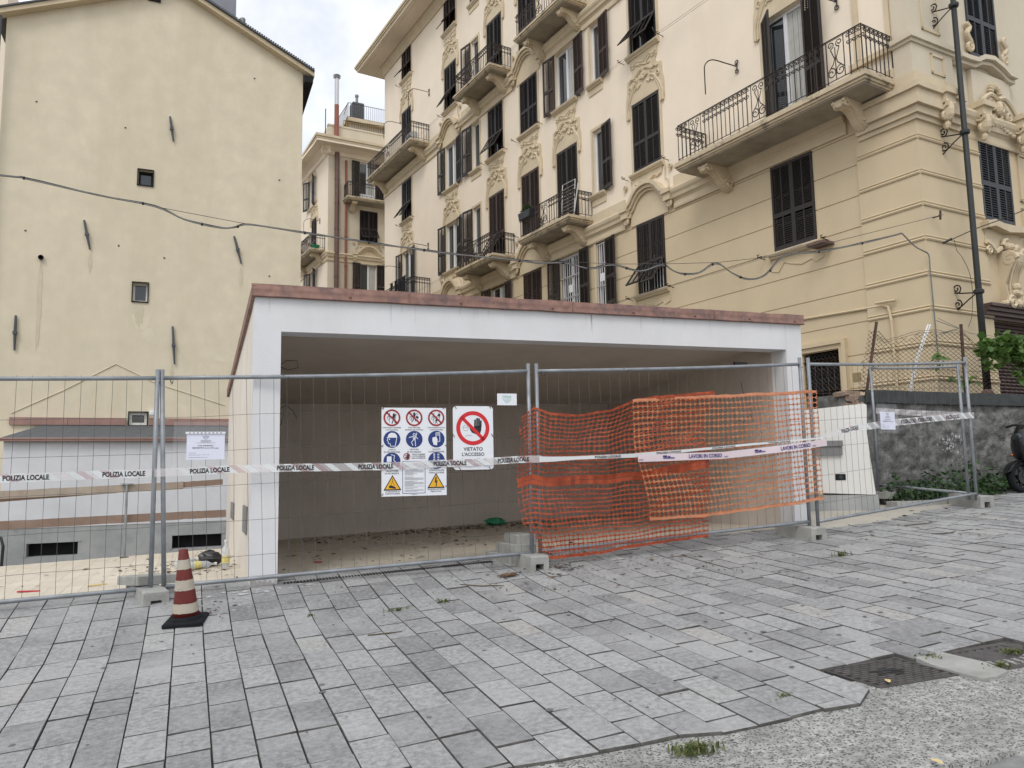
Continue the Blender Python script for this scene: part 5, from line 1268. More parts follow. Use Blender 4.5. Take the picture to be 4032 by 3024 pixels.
fence_panel((3.345,7.219),(6.719,6.997),0.657,0.825,'mesh fence panel behind the orange netting',seed=3)
fence_panel((6.813,6.959),(10.233,7.457),0.823,1.042,'rightmost mesh fence panel with a white notice before the letter-box wall',seed=4)
fence_panel((10.20,7.55),(9.80,8.72),1.045,1.16,'mesh fence panel turned back towards the stone wall on the right',H=1.95,seed=5)
def foot(x, y, rot, label, h=0.17, L=0.62, W2=0.11, z=None):
    g = gz(x, y+0.15); 
    z = g if z is None else z
    o = empty('concrete_foot', label, 'concrete block', T(x,y,z) @ RZ(R(rot)) @ RX(R(1.5)), group='concrete fence feet')
    n = 0.045
    mb = MB(); O = [(-W2,0),(-n,0),(-n,0.085),(n,0.085),(n,0),(W2,0),(W2-0.005,h-0.012),(W2-0.016,h),(-W2+0.016,h),(-W2+0.005,h-0.012)]
    m = len(O); vs = [(a,0.012 if b > h-0.005 else 0.0,b) for a,b in O]+[(a,0.10,b) for a,b in O]
    fs = [(9,8,7,6),(0,1,2,9),(2,3,6,9),(3,4,5,6)]
    fs += [((i+1)%m,i,m+i,m+(i+1)%m) for i in range(m)]
    mb.add(vs, fs); mb.box(-W2+0.001,W2-0.001,0.10,L,0.0,h-0.001)
    mb.build('block', M_['concrete'], o)
    mb = MB(); mb.quad((-n,0.095,0.001),(n,0.095,0.001),(n,0.095,0.085),(-n,0.095,0.085)); mb.build('recess', M_['dark'], o)
    return o
foot(-0.218,7.34,16,'concrete fence foot next to the traffic cone',z=0.415,h=0.165,W2=0.105)
foot(3.235,7.0,3,'concrete fence foot under the post between signs and orange netting, slabs stacked on it',z=0.535,h=0.165,W2=0.105)
foot(6.66,6.80,-3,'concrete fence foot at the right end of the orange netting',z=0.665)
foot(10.31,7.36,-14,'pale concrete fence foot at the far right fence corner',z=0.90)
def slab(M, sx, sy, sz, label):
    o = empty('concrete_slab', label, 'concrete slab', M); mb = MB(); mb.bbox(-sx/2,sx/2,-sy/2,sy/2,0,sz,0.006); mb.build('block', M_['concrete'], o); return o
slab(T(-0.31,7.85,0.582) @ RZ(R(30)) @ RY(R(3)) @ RX(R(-3)),0.38,0.36,0.08,'tilted concrete slab on the foot beside the traffic cone')
slab(T(3.20,7.52,0.69) @ RZ(R(8)),0.25,0.42,0.10,'lower concrete slab in the stack behind the middle fence post')
slab(T(3.26,7.54,0.791) @ RZ(R(3)),0.225,0.33,0.09,'upper concrete slab in the stack behind the middle fence post')
slab(T(3.14,7.60,0.575) @ RZ(R(12)),0.26,0.46,0.114,'bottom concrete slab in the stack behind the middle fence post')
slab(T(9.80,8.60,1.02) @ RZ(R(8)),0.42,0.38,0.10,'concrete slab under the far post of the turned-back panel')
slab(T(9.95,8.18,0.90) @ RZ(R(-6)),0.95,0.22,0.09,'long concrete kerb piece lying behind the right-hand panel')

# ------------------------------------------------------------------ signs
def plane_map(O, d, off):
    d = Vector((d[0],d[1],0)).normalized(); n = Vector((d.y,-d.x,0))
    def f(t, z, o=0.0): return Vector(O)+d*t+n*(off+o)+Vector((0,0,z))
    return f
MPB = plane_map((-0.22,7.583,0),(0.994,-0.108),0.03)
MPC = plane_map((3.345,7.219,0),(0.998,-0.066),0.0)
MPD = plane_map((6.813,6.959,0),(0.99,0.144),0.03)
MPA = plane_map((-3.8,7.60,0),(3.525,-0.033),0.03)
class Draw:
    """flat print: shapes drawn in (x, y) of a sign face, one mesh per ink"""
    def __init__(s, mp): s.mp = mp; s.L = {}; s.k = ('print', 0)
    def group(s, name): s.k = (name, len(s.L))
    def g(s, ink, lv): return s.L.setdefault((s.k, ink, lv), MB())
    def P(s, lv): return lambda x, y: s.mp(x, y, 0.0012+0.0007*lv)
    def poly(s, ink, pts, lv=0): f = s.P(lv); s.g(ink,lv).add([f(a,b) for a,b in pts],[tuple(range(len(pts)))])
    def disc(s, ink, c, r, lv=0, n=28): s.poly(ink,[(c[0]+r*cos(2*pi*i/n),c[1]+r*sin(2*pi*i/n)) for i in range(n)],lv)
    def ring(s, ink, c, r0, r1, lv=0, n=28):
        f = s.P(lv); vs = []
        for i in range(n):
            a = 2*pi*i/n; vs += [f(c[0]+r0*cos(a),c[1]+r0*sin(a)), f(c[0]+r1*cos(a),c[1]+r1*sin(a))]
        s.g(ink,lv).add(vs,[(2*i,2*((i+1)%n),2*((i+1)%n)+1,2*i+1) for i in range(n)])
    def stroke(s, ink, pts, w, lv=0):
        f = s.P(lv); 
        for (a,b),(c,d) in zip(pts,pts[1:]):
            l = math.hypot(c-a,d-b) or 1; nx, ny = -(d-b)/l*w/2, (c-a)/l*w/2; ex, ey = (c-a)/l*w*0.25, (d-b)/l*w*0.25
            s.g(ink,lv).add([f(a-ex+nx,b-ey+ny),f(c+ex+nx,d+ey+ny),f(c+ex-nx,d+ey-ny),f(a-ex-nx,b-ey-ny)],[(0,1,2,3)])
    def text(s, ink, t, cx, y, h, maxw, lv=0, bold=0.012):
        v, fc, asp = text_geo(t, bold); wd = min(maxw, asp*h); f = s.P(lv)
        s.g(ink,lv).add([f(cx-wd/2+wd*a, y+h*b) for a,b in v], fc)
    def done(s, parent, IV, names):
        first = {}
        for (k,ink,lv),mb in s.L.items():
            mb.v = [tuple(IV @ Vector(p)) for p in mb.v]
            if k not in first: first[k] = mb.build(k[0] if k[0] != 'print' else names.get(ink,'print'), M_[ink], parent)
            else: mb.build(names.get(ink,'print'), M_[ink], first[k] if k[0] != 'print' else parent)
def man(D, ink, x, y, h, lv, pose=0):
    D.disc(ink,(x,y+h*0.88),h*0.11,lv,12); D.stroke(ink,[(x,y+h*0.76),(x,y+h*0.42)],h*0.20,lv)
    if pose == 0: A_ = [[(x,y+h*.7),(x+h*.25,y+h*.85)],[(x,y+h*.42),(x-h*.18,y)],[(x,y+h*.42),(x+h*.16,y+h*.05)]]
    else: A_ = [[(x,y+h*.7),(x+h*.28,y+h*.5)],[(x,y+h*.7),(x-h*.24,y+h*.45)],[(x,y+h*.42),(x-h*.2,y)],[(x,y+h*.42),(x+h*.2,y)]]
    for L in A_: D.stroke(ink,L,h*0.09,lv)
def hand(D, ink, x, y, h, lv):
    pts = [(-.30,.0),(.0,-.12),(.26,-.05),(.34,.2),(.33,.42),(-.14,.42),(-.2,.25),(-.36,.38),(-.46,.32),(-.40,.16)]
    D.poly(ink,[(x+a*h,y+b*h) for a,b in pts],lv)
    for i,(fx,l) in enumerate(((-.09,.82),(.05,.92),(.18,.9),(.30,.76))): D.stroke(ink,[(x+fx*h,y+.36*h),(x+(fx+0.015)*h,y+l*h)],h*.115,lv)
# multi-pictogram board
SX0, SX1, SZ0, SZ1 = 1.962, 2.602, 1.318, 2.18
o = empty('safety_sign_board', 'tall white site-safety board with red, blue and yellow pictograms on the fence', 'sign', T(*MPB(2.28,1.3)))
IV = T(*[-c for c in MPB(2.28,1.3)])
def plate(parent, IV, mp, x0, x1, z0, z1, name='plate', mt='sign_white', r=0.0, th=0.004):
    if r:
        P = []
        for cx,cz,a0 in ((x1-r,z0+r,-90),(x1-r,z1-r,0),(x0+r,z1-r,90),(x0+r,z0+r,180)):
            P += [(cx+r*cos(R(a0+k*18)),cz+r*sin(R(a0+k*18))) for k in range(6)]
    else: P = [(x0,z0),(x1,z0),(x1,z1),(x0,z1)]
    mb = MB(IV); mb.prism(P, lambda a,b,c: mp(a,b,c), -th, 0.0); return mb.build(name, M_[mt], parent)
plate(o, IV, MPB, SX0, SX1, SZ0, SZ1)
D = Draw(MPB); sw_ = SX1-SX0; sh_ = SZ1-SZ0
X = lambda a: SX0+a*sw_
Zp = lambda b: SZ1-b*sh_
cols = (0.158,0.5,0.845); rr = 0.083
for i,(a,tx) in enumerate(zip(cols,(('NON SALIRE O SCENDERE','DAI PONTEGGI'),('NON GETTARE','MATERIALI DAI PONTEGGI'),('NON PASSARE SOTTO','CARICHI SOSPESI')))):
    c = (X(a),Zp(0.115)); D.group('prohibition_pictogram')
    for q in ((-.6,-.2,-.2,.6),(-.6,.1,.5,.1),(-.3,-.6,-.3,.5),(.4,-.5,.4,.55),(-.5,-.3,.2,.3)): D.stroke('sign_black',[(c[0]+q[0]*rr,c[1]+q[1]*rr),(c[0]+q[2]*rr,c[1]+q[3]*rr)],0.0035,0)
    if i == 0: man(D,'sign_black',c[0]+0.018,c[1]-0.055,0.10,1)
    elif i == 1: man(D,'sign_black',c[0]+0.0,c[1]-0.035,0.09,1); D.poly('sign_black',[(c[0]+.02,c[1]+.02),(c[0]+.045,c[1]+.01),(c[0]+.04,c[1]-.008),(c[0]+.015,c[1]+.0)],1)
    else: man(D,'sign_black',c[0],c[1]-0.058,0.055,1,1); D.disc('sign_black',(c[0]+.028,c[1]+.028),0.014,1,10); D.stroke('sign_black',[(c[0]+.028,c[1]+.04),(c[0]+.03,c[1]+.07)],0.003,1)
    D.stroke('sign_dred',[(c[0]-rr*.66,c[1]+rr*.66),(c[0]+rr*.66,c[1]-rr*.66)],0.016,2); D.ring('sign_dred',c,rr*0.80,rr,2)
    D.text('sign_black',tx[0],c[0],Zp(0.235),0.0125,0.175); D.text('sign_black',tx[1],c[0],Zp(0.26),0.0125,0.175)
for i,(a,tx) in enumerate(zip(cols,(('CASCO','DI PROTEZIONE'),('CINTURA','DI SICUREZZA'),('GUANTI','DI PROTEZIONE')))):
    D.group('mandatory_pictogram'); c = (X(a),Zp(0.36)); D.disc('sign_blue',c,rr,0)
    k = rr
    if i == 0:
        D.poly('sign_white',[(c[0]-.7*k,c[1]+.2*k),(c[0]+.62*k,c[1]+.2*k),(c[0]+.55*k,c[1]+.5*k),(c[0]+.3*k,c[1]+.75*k),(c[0]-.1*k,c[1]+.78*k),(c[0]-.4*k,c[1]+.6*k),(c[0]-.5*k,c[1]+.28*k)],1)
        D.stroke('sign_white',[(c[0]-.45*k,c[1]+.2*k),(c[0]-.58*k,c[1]-.15*k),(c[0]-.45*k,c[1]-.2*k),(c[0]-.42*k,c[1]-.5*k),(c[0]-.2*k,c[1]-.52*k),(c[0]-.18*k,c[1]-.8*k),(c[0]+.4*k,c[1]-.8*k),(c[0]+.55*k,c[1]+.2*k)],0.006,1); D.disc('sign_white',(c[0]-.3*k,c[1]+.02*k),.08*k,1,8)
    elif i == 1:
        D.ring('sign_white',(c[0],c[1]+.55*k),.10*k,.17*k,1,12)
        for L in (((-.12,.35),(-.62,.2)),((.12,.35),(.42,.05)),((.3,.75),(.2,.3)),((-.13,.35),(-.1,-.1),(-.35,-.35),(-.15,-.75)),((.13,.35),(.1,-.1),(.15,-.8)),((-.1,.0),(.1,.0)),((0,.3),(0,-.1))): D.stroke('sign_white',[(c[0]+p*k,c[1]+q*k) for p,q in L],0.0065,1)
    else:
        D.poly('sign_white',[(c[0]-.35*k,c[1]-.65*k),(c[0]+.05*k,c[1]-.75*k),(c[0]+.15*k,c[1]-.1*k),(c[0]+.0*k,c[1]+.3*k),(c[0]-.45*k,c[1]+.2*k),(c[0]-.5*k,c[1]-.1*k)],1)
        D.stroke('sign_white',[(c[0]-.05*k,c[1]+.3*k),(c[0]-.05*k,c[1]+.75*k),(c[0]+.4*k,c[1]+.78*k),(c[0]+.42*k,c[1]-.25*k),(c[0]+.2*k,c[1]-.3*k)],0.006,1)
        for q in (.1,.25): D.stroke('sign_white',[(c[0]+q*k,c[1]+.4*k),(c[0]+q*k,c[1]+.76*k)],0.005,1)
    D.text('sign_black',tx[0],c[0],Zp(0.485),0.0155,0.17); D.text('sign_black',tx[1],c[0],Zp(0.513),0.0155,0.17)
for i,(a,tx) in enumerate(((0.158,('CALZATURE','DI SICUREZZA')),(0.845,('CONTROLLARE','FUNI E CATENE')))):
    D.group('mandatory_pictogram'); c = (X(a),Zp(0.605)); D.disc('sign_blue',c,rr,0); k = rr
    if i == 0:
        D.poly('sign_white',[(c[0]-.6*k,c[1]-.1*k),(c[0]-.05*k,c[1]-.1*k),(c[0]-.05*k,c[1]+.55*k),(c[0]-.6*k,c[1]+.55*k)],1); D.stroke('sign_white',[(c[0]-.1*k,c[1]+.75*k),(c[0]+.3*k,c[1]+.65*k),(c[0]+.2*k,c[1]+.1*k),(c[0]+.65*k,c[1]-.35*k),(c[0]+.5*k,c[1]-.5*k),(c[0]+.1*k,c[1]-.4*k)],0.006,1)
    else:
        for q in range(7): D.stroke('sign_white',[(c[0]-.35*k,c[1]+(.8-.22*q)*k),(c[0]-.2*k,c[1]+(.72-.22*q)*k)],0.009,1)
        for q in range(5): D.ring('sign_white',(c[0]+.22*k,c[1]+(.7-.33*q)*k),.06*k,.12*k,1,10)
    D.text('sign_black',tx[0],c[0],Zp(0.725),0.0155,0.17); D.text('sign_black',tx[1],c[0],Zp(0.752),0.0155,0.17)
D.group('no_entry_pictogram'); c = (X(0.385),Zp(0.555)); hand(D,'sign_black',c[0]+.005,c[1]-.02,0.05,0); D.stroke('sign_dred',[(c[0]-.022,c[1]+.022),(c[0]+.022,c[1]-.022)],0.006,1); D.ring('sign_dred',c,0.027,0.034,1)
for k,t in enumerate(("VIETATO L'INGRESSO","A TUTTE LE PERSONE","NON AUTORIZZATE")): D.text('sign_black',t,X(0.565),Zp(0.538+0.022*k),0.012,0.135,0,0.03)
# regulations panel
D.group('regulations_panel')
x0,x1,z0,z1 = X(0.32),X(0.665),Zp(0.97),Zp(0.61)
for q in (((x0,z0),(x1,z0)),((x1,z0),(x1,z1)),((x1,z1),(x0,z1)),((x0,z1),(x0,z0))): D.stroke('sign_blue',list(q),0.005,0)
rd = random.Random(2)
D.text('sign_grey','NORME GENERALI',(x0+x1)/2,z1-0.032,0.011,0.12); D.text('sign_grey','PREVENZIONE INFORTUNI',(x0+x1)/2,z1-0.055,0.012,0.19)
z = z1-0.085
while z > z0+0.015:
    D.stroke('sign_grey',[(x0+0.02,z),(x1-0.015-rd.choice((0,0,0,0.06,0.1)),z)],0.0026,0); z -= 0.0072 if rd.random() < 0.9 else 0.014
D.text('sign_grey','S   DIESSE  O',X(0.49),Zp(0.99),0.009,0.12)
for i,(a,b,tx) in enumerate(((0.165,0.865,('ATTENZIONE AI','CARICHI SOSPESI')),(0.835,0.85,('TENSIONE ELETTRICA','PERICOLOSA')))):
    D.group('warning_pictogram'); cx,cz = X(a),Zp(b); h = 0.082
    tri = lambda s: [(cx-s*1.06,cz-s*0.72),(cx+s*1.06,cz-s*0.72),(cx,cz+s*1.1)]
    D.poly('sign_black',tri(h),0); D.poly('sign_yellow',tri(h*0.80),1)
    if i == 0:
        D.stroke('sign_black',[(cx,cz+.055),(cx,cz+.03)],0.004,2)
        for s in (-1,1): D.stroke('sign_black',[(cx,cz+.03),(cx+s*.02,cz-.015)],0.003,2)
        D.poly('sign_black',[(cx-.035,cz-.015),(cx-.01,cz-.01),(cx+.03,cz-.028),(cx+.032,cz-.045),(cx+.005,cz-.04),(cx-.032,cz-.035)],2)
    else:
        D.poly('sign_black',[(cx-.005,cz+.05),(cx+.008,cz+.05),(cx+.002,cz+.012),(cx+.016,cz+.02),(cx+.003,cz-.045),(cx-.006,cz-.04),(cx+.002,cz-.002),(cx-.015,cz-.01)],2)
    D.text('sign_black',tx[0],cx,Zp(b+0.09),0.0135,0.175); D.text('sign_black',tx[1],cx,Zp(b+0.113),0.0135,0.175)
NAMES = {'sign_black':'black_print','sign_dred':'red_print','sign_red':'red_print','sign_blue':'blue_print','sign_white':'white_print','sign_yellow':'yellow_print','sign_grey':'small_print','sign_teal':'teal_print','ink_blue':'blue_print'}
D.done(o, IV, NAMES)
mb = MB(IV)
for (t,z) in ((1.975,2.165),(2.58,2.172),(1.97,1.80),(2.6,1.8),(1.97,1.33),(2.6,1.4)): mb.tube([MPB(t-0.012,z+0.01,0.004),MPB(t,z,0.008),MPB(t+0.008,z+0.02,0.0)],0.003,4)
mb.build('tie_wire', M_['rust'], o)
# no-access sign
o = empty('no_access_sign', 'white sign with black hand in a red prohibition ring, VIETATO L\'ACCESSO', 'sign', T(*MPB(2.88,1.55)))
IV = T(*[-c for c in MPB(2.88,1.55)])
VX0,VX1,VZ0,VZ1 = 2.672,3.088,1.562,2.20
plate(o, IV, MPB, VX0, VX1, VZ0, VZ1, r=0.035)
D = Draw(MPB); c = ((VX0+VX1)/2-0.003, VZ1-0.222)
D.group('hand_symbol'); hand(D,'sign_black',c[0]+0.035,c[1]-0.045,0.155,0)
D.group('worker_outline'); D.ring('sign_grey',(c[0]-0.075,c[1]+0.0),0.026,0.029,0,16); D.stroke('sign_grey',[(c[0]-.10,c[1]+.005),(c[0]-.05,c[1]+.005)],0.003,0); D.stroke('sign_grey',[(c[0]-.08,c[1]-.09),(c[0]-.06,c[1]-.07),(c[0]-.01,c[1]-.075)],0.003,0)
D.group('prohibition_ring'); D.stroke('sign_red',[(c[0]-.115,c[1]+.11),(c[0]+.11,c[1]-.115)],0.034,1); D.ring('sign_red',c,0.132,0.172,1,48)
D.group('lettering'); D.text('sign_black','VIETATO',c[0],VZ0+0.188,0.036,0.21,0,0.02); D.text('sign_black',"L'ACCESSO",c[0],VZ0+0.136,0.036,0.29,0,0.02)
D.text('sign_grey','ai non addetti',c[0],VZ0+0.082,0.036,0.33,0,0.015); D.text('sign_grey','ai lavori',c[0],VZ0+0.032,0.036,0.2,0,0.015)
D.done(o, IV, NAMES)
mb = MB(IV)
for (t,z) in ((2.70,2.185),(3.06,2.19),(2.68,1.9),(3.08,1.9),(2.74,1.57),(3.05,1.57)): mb.tube([MPB(t-0.012,z+0.02,0.004),MPB(t,z,0.008),MPB(t+0.008,z-0.012,0.004)],0.003,4)
mb.build('tie_wire', M_['rust'], o)
# small notice
o = empty('small_notice', 'small white card with faint teal print above the orange netting', 'notice', T(*MPB(3.24,2.2)))
IV = T(*[-c for c in MPB(3.24,2.2)])
plate(o, IV, MPB, 3.137, 3.345, 2.212, 2.332)
D = Draw(MPB); D.text('sign_teal','OALIA',3.24,2.288,0.024,0.10)
for k in range(4): D.stroke('sign_teal',[(3.19+0.01*k,2.276-0.013*k),(3.29-0.01*k,2.276-0.013*k)],0.0035,0)
D.done(o, IV, NAMES)
# seizure notices
def seizure(mp, x0, x1, z0, z1, label, big, sl):
    org = mp((x0+x1)/2, z0); o = empty('seizure_notice', label, 'notice', T(*org)); IV = T(*[-c for c in org])
    plate(o, IV, mp, x0, x1, z0, z1, 'paper', 'paper', th=0.001)
    D = Draw(mp); w_ = x1-x0; h_ = z1-z0; cx = (x0+x1)/2; fz = lambda b: z1-b*h_
    # crest: small crown over a shield outline
    D.stroke('sign_grey',[(cx-.02,fz(.14)),(cx-.024,fz(.07)),(cx-.010,fz(.11)),(cx,fz(.05)),(cx+.010,fz(.11)),(cx+.024,fz(.07)),(cx+.02,fz(.14)),(cx-.02,fz(.14))],0.0035,0)
    D.stroke('sign_grey',[(cx-.013,fz(.15)),(cx-.011,fz(.185)),(cx,fz(.205)),(cx+.011,fz(.185)),(cx+.013,fz(.15))],0.003,0)
    for k,l in enumerate((.26,.30,.22,.5)): D.stroke('sign_grey',[(cx-l*w_/2,fz(.245+.033*k)),(cx+l*w_/2,fz(.245+.033*k))],0.003,0)
    D.text('sign_black','Area sottoposta a',cx,fz(.49),h_*.075,w_*.42,0,.02); D.text('sign_black','SEQUESTRO ex art. 321 c.p.p.',cx,fz(.585),h_*.075,w_*.76,0,.02)
    for b,l in ((.74,.2),(.82,.3),(.91,.5)): D.stroke('sign_grey',[(x0+.06*w_,fz(b)),(x0+(.06+l)*w_,fz(b))],0.0028,0)
    D.stroke('sign_grey',[(cx-.1*w_,fz(.82)),(cx-.05*w_,fz(.78)),(cx+.0*w_,fz(.83)),(cx+.04*w_,fz(.79)),(cx+.1*w_,fz(.81))],0.002,0)
    D.done(o, IV, NAMES)
    mb = MB(IV); a0,a1,b0,b1 = sl; nx = 10
    vs = [mp(lerp(a0,a1,i/nx), b, 0.006+0.004*sin(i*1.7+3*j)) for i in range(nx+1) for j,b in enumerate((b0,(b0+b1)/2,b1))]
    mb.add(vs,[(3*i+j,3*i+3+j,3*i+4+j,3*i+1+j) for i in range(nx) for j in range(2)]); mb.build('plastic_sleeve', M_['sleeve'], o)
    if big:
        D2 = Draw(lambda x,y,q: mp(x,y,q+0.011)); D2.poly('sign_white',[(x0-.01,z1+.003),(x1+.005,z1+.003),(x1+.005,z1+.022),(x0-.01,z1+.022)],0)
        for k in range(9): D2.poly('sign_black',[(x0+.02+k*.033,z1+.008),(x0+.034+k*.033,z1+.008),(x0+.034+k*.033,z1+.015),(x0+.02+k*.033,z1+.015)],1)
        D2.done(o, IV, {'sign_white':'punched_strip','sign_black':'punched_hole'})
    return o
seizure(MPB, 0.208, 0.532, 1.697, 1.927, 'white seizure notice in a plastic sleeve on the left of the fence', True, (0.098,0.62,1.60,2.04))
MPD2 = plane_map((6.813,6.959,0),(0.99,0.144),0.075)
seizure(MPD2, 1.235, 1.545, 1.975, 2.20, 'white seizure notice taped to the rightmost fence panel', False, (1.17,1.61,1.93,2.30))

# ------------------------------------------------------------------ barrier tapes
def tape(name, label, pts, width, texts, inks=('tape_film','tape_white','tape_pink'), period=0.37, tw=None, ink='sign_black', seed=0, stripes=True, txt='POLIZIA LOCALE', tlen=0.335, th_=0.62):
    """pts = list of (Vector, normal); strip follows the polyline with slight sag and twist"""
    P = [Vector(p) for p in pts]; org = P[0]; IV = T(*[-c for c in org]); o = empty(name, label, 'tape', T(*org))
    S = [0]
    for a,b in zip(P,P[1:]): S.append(S[-1]+(b-a).length)
    def at(s):
        s = max(0,min(S[-1]-1e-6,s)); k = max(i for i in range(len(P)-1) if S[i] <= s); t = (s-S[k])/(S[k+1]-S[k])
        p = P[k].lerp(P[k+1],t); d = (P[min(k+1,len(P)-1)]-P[k]).normalized(); n = Vector((d.y,-d.x,0)); n = n/(n.length or 1)
        return p, d, n, k
    def f(s, v, lift=0.0):
        p,d,n,k = at(s); w_ = width*(poly_at(tw, s) if tw else 1)
        wob = 0.006*noise.noise((s*3,seed,0)); roll = 0.15*noise.noise((s*1.5,seed,3))
        u_ = (Vector((0,0,1))-d*d.z).normalized()
        return p+u_*(v*w_*(1-abs(roll)*0.2))+n*(0.012+wob+lift+roll*v*w_)+Vector((0,0,0.004*noise.noise((s*2.2,seed,7))))
    L = S[-1]; n = int(L/0.03)
    def strip_(s0, s1, mt, nm, slant, v0=-0.5, v1=0.5, lift=0.0):
        mb = MB(IV); m = max(2,int((s1-s0)/0.03)); vs = []
        for i in range(m+1):
            for j in range(3):
                v = lerp(v0,v1,j/2); vs.append(f(lerp(s0,s1,i/m)-slant*v*width*1.3, v, lift))
        mb.add(vs,[(3*i+j,3*i+3+j,3*i+4+j,3*i+1+j) for i in range(m) for j in range(2)]); return mb.build(nm, M_[mt], o, smooth=True)
    strip_(0, L, inks[0], 'film', 0)
    if stripes:
        s = 0.02+0.1*seed
        while s < L-0.1:
            strip_(s, min(s+0.07,L), inks[1], 'white_stripe', 1, lift=0.0015); 
            if (int(s/0.37)+seed) % 2: strip_(s+0.075, min(s+0.14,L), inks[2], 'red_stripe', 1, lift=0.0015)
            s += period/2
    for s0 in texts:
        mb = MB(IV); v,fc,asp = text_geo(txt, 0.035); mb.add([f(s0+tlen*a, lerp(-th_/2,th_/2,b), 0.003) for a,b in v], fc)
        mb.build('lettering', M_[ink], o)
    return o, f
pA = [MPA(t,z) for t,z in ((-0.2,1.50),(2.364,1.558),(2.9,1.572),(3.507,1.583))]
tape('police_tape','police tape across the leftmost fence panel, POLIZIA LOCALE',pA,0.073,[1.06,1.85,2.585,3.32],seed=1)
pB = [MPB(t,z) for t,z in ((-0.05,1.583),(0.583,1.604),(1.0,1.61),(1.97,1.609),(2.9,1.636),(3.387,1.656))]+[MPC(-0.02,1.657,0.14)]
tape('police_tape','police tape in front of the safety signs, POLIZIA LOCALE',pB,0.073,[0.295,1.045,1.79,2.52,3.18],seed=2)
pC = [MPC(t,z,0.15) for t,z in ((-0.05,1.655),(0.047,1.654),(1.037,1.681),(2.549,1.79),(3.52,1.857))]
tape('police_tape','twisted police tape over the orange netting',pC,0.05,[0.62,1.35,2.05,2.8],tw=[(0,1.2),(0.4,0.7),(1.2,0.9),(1.8,0.55),(3.6,0.4)],seed=3,stripes=False,inks=('tape_white',)*3,tlen=0.3)
pD = [MPD(t,z) for t,z in ((0.02,1.857),(0.2,1.89),(0.749,1.989),(1.581,2.068),(2.5,2.14),(3.40,2.20),(3.50,2.205))]
tape('police_tape','police tape along the rightmost fence panel behind the white notice',pD,0.085,[0.48,1.72,2.1,2.78],tw=[(0,0.4),(0.4,0.8),(0.8,1)],seed=4,tlen=0.33)
MPE = plane_map((10.20,7.55,0),(-0.40,1.17),-0.03)
pE = [MPE(t,z,-0.02) for t,z in ((-0.02,2.215),(0.5,2.27),(1.18,2.36))]
tape('police_tape','police tape on the panel turned back towards the stone wall',pE,0.085,[0.2,0.72],seed=5,tlen=0.3)
o,f = tape('works_tape','pale roadworks tape over the faded netting, LAVORI IN CORSO',[MPC(t,z,0.165) for t,z in ((1.066,1.648),(2.139,1.67),(2.9,1.735),(3.55,1.802))],0.077,[],inks=('tape_lav',)*3,seed=6,stripes=False)
IV = T(*[-c for c in MPC(1.066,1.648,0.165)])
for s0 in (0.62,1.83): mb = MB(IV); v,fc,a_ = text_geo('LAVORI IN CORSO',0.03); mb.add([f(s0+0.42*a, lerp(-.28,.3,b), 0.003) for a,b in v], fc); mb.build('lettering', M_['ink_blue'], o)
for s0 in (0.30,1.48):
    mb = MB(IV)
    for (a,b,c,d) in ((0,.14,-.1,.0),(0,.14,-.2,-.15),(.0,.05,.05,.3),(.06,.09,.0,.2)): mb.add([f(s0+a,c,.003),f(s0+b,c,.003),f(s0+b,d,.003),f(s0+a,d,.003)],[(0,1,2,3)])
    mb.build('logo', M_['ink_blue'], o)
for s0 in (0.0,1.06,2.27): mb = MB(IV); v,fc,a_ = text_geo('BO MARTE',0.02); mb.add([f(s0+0.05*a+0.01, lerp(-.32,-.12,b), 0.003) for a,b in v], fc); mb.build('small_lettering', M_['ink_blue'], o)

# ------------------------------------------------------------------ orange safety netting
def net(name, label, surf, nx, ny, hw, vw, mt, bands, edge_mt, xr, rag=None):
    org = surf(0,0); IV = T(*[-c for c in org]); o = empty(name, label, 'netting', T(*org)); mb = MB(IV)
    P = lambda i,j: surf(i/nx, j/ny)
    rd = random.Random(nx)
    def ok(i,j): return not (rag and rag(i,j,rd))
    solid = set(bands)
    for j in range(ny+1):
        h = hw*(0.8+0.4*rd.random())
        for i in range(nx):
            if j in solid or not ok(i,j): continue
            mb.add([P(i,j-h),P(i+1,j-h),P(i+1,j+h),P(i,j+h)],[(0,1,2,3)])
    for i in range(nx+1):
        v = vw*(0.8+0.4*rd.random())
        for j in range(ny):
            if j in solid or not ok(i,j): continue
            mb.add([P(i-v,j+hw*0.5),P(i+v,j+hw*0.5),P(i+v*0.55,j+0.5),P(i-v*0.55,j+0.5)],[(0,1,2,3)])
            mb.add([P(i-v*0.55,j+0.5),P(i+v*0.55,j+0.5),P(i+v,j+1-hw*0.5),P(i-v,j+1-hw*0.5)],[(0,1,2,3)])
            q = 0.26
            for sx in (-1,1):
                mb.add([P(i+sx*v*0.5,j+hw),P(i+sx*q,j+hw*0.9),P(i+sx*v*0.6,j+hw+q)],[(0,1,2)])
                mb.add([P(i+sx*v*0.5,j+1-hw),P(i+sx*q,j+1-hw*0.9),P(i+sx*v*0.6,j+1-hw-q)],[(0,1,2)])
    mb.build('mesh', M_[mt], o)
    for j in bands:
        mb = MB(IV)
        for i in range(nx): mb.add([P(i,j+.05),P(i+1,j+.05),P(i+1,j+.95),P(i,j+.95)],[(0,1,2,3)])
        mb.build('band', M_[edge_mt], o)
    for j,d in ((0,-0.55),(ny,0.55)):
        mb = MB(IV)
        for i in range(nx): mb.add([P(i,j),P(i+1,j),P(i+1,j+d*(0.8+.3*noise.noise((i*.5,j,1)))),P(i,j+d*(0.8+.3*noise.noise(((i-1)*.5,j,1))))],[(0,1,2,3)])
        mb.build('border', M_[edge_mt], o)
    return o
T1 = [(0,2.07),(0.07,2.18),(0.14,2.115),(0.30,2.115),(0.44,2.147),(0.56,2.276),(0.8,2.33),(1.0,2.377)]
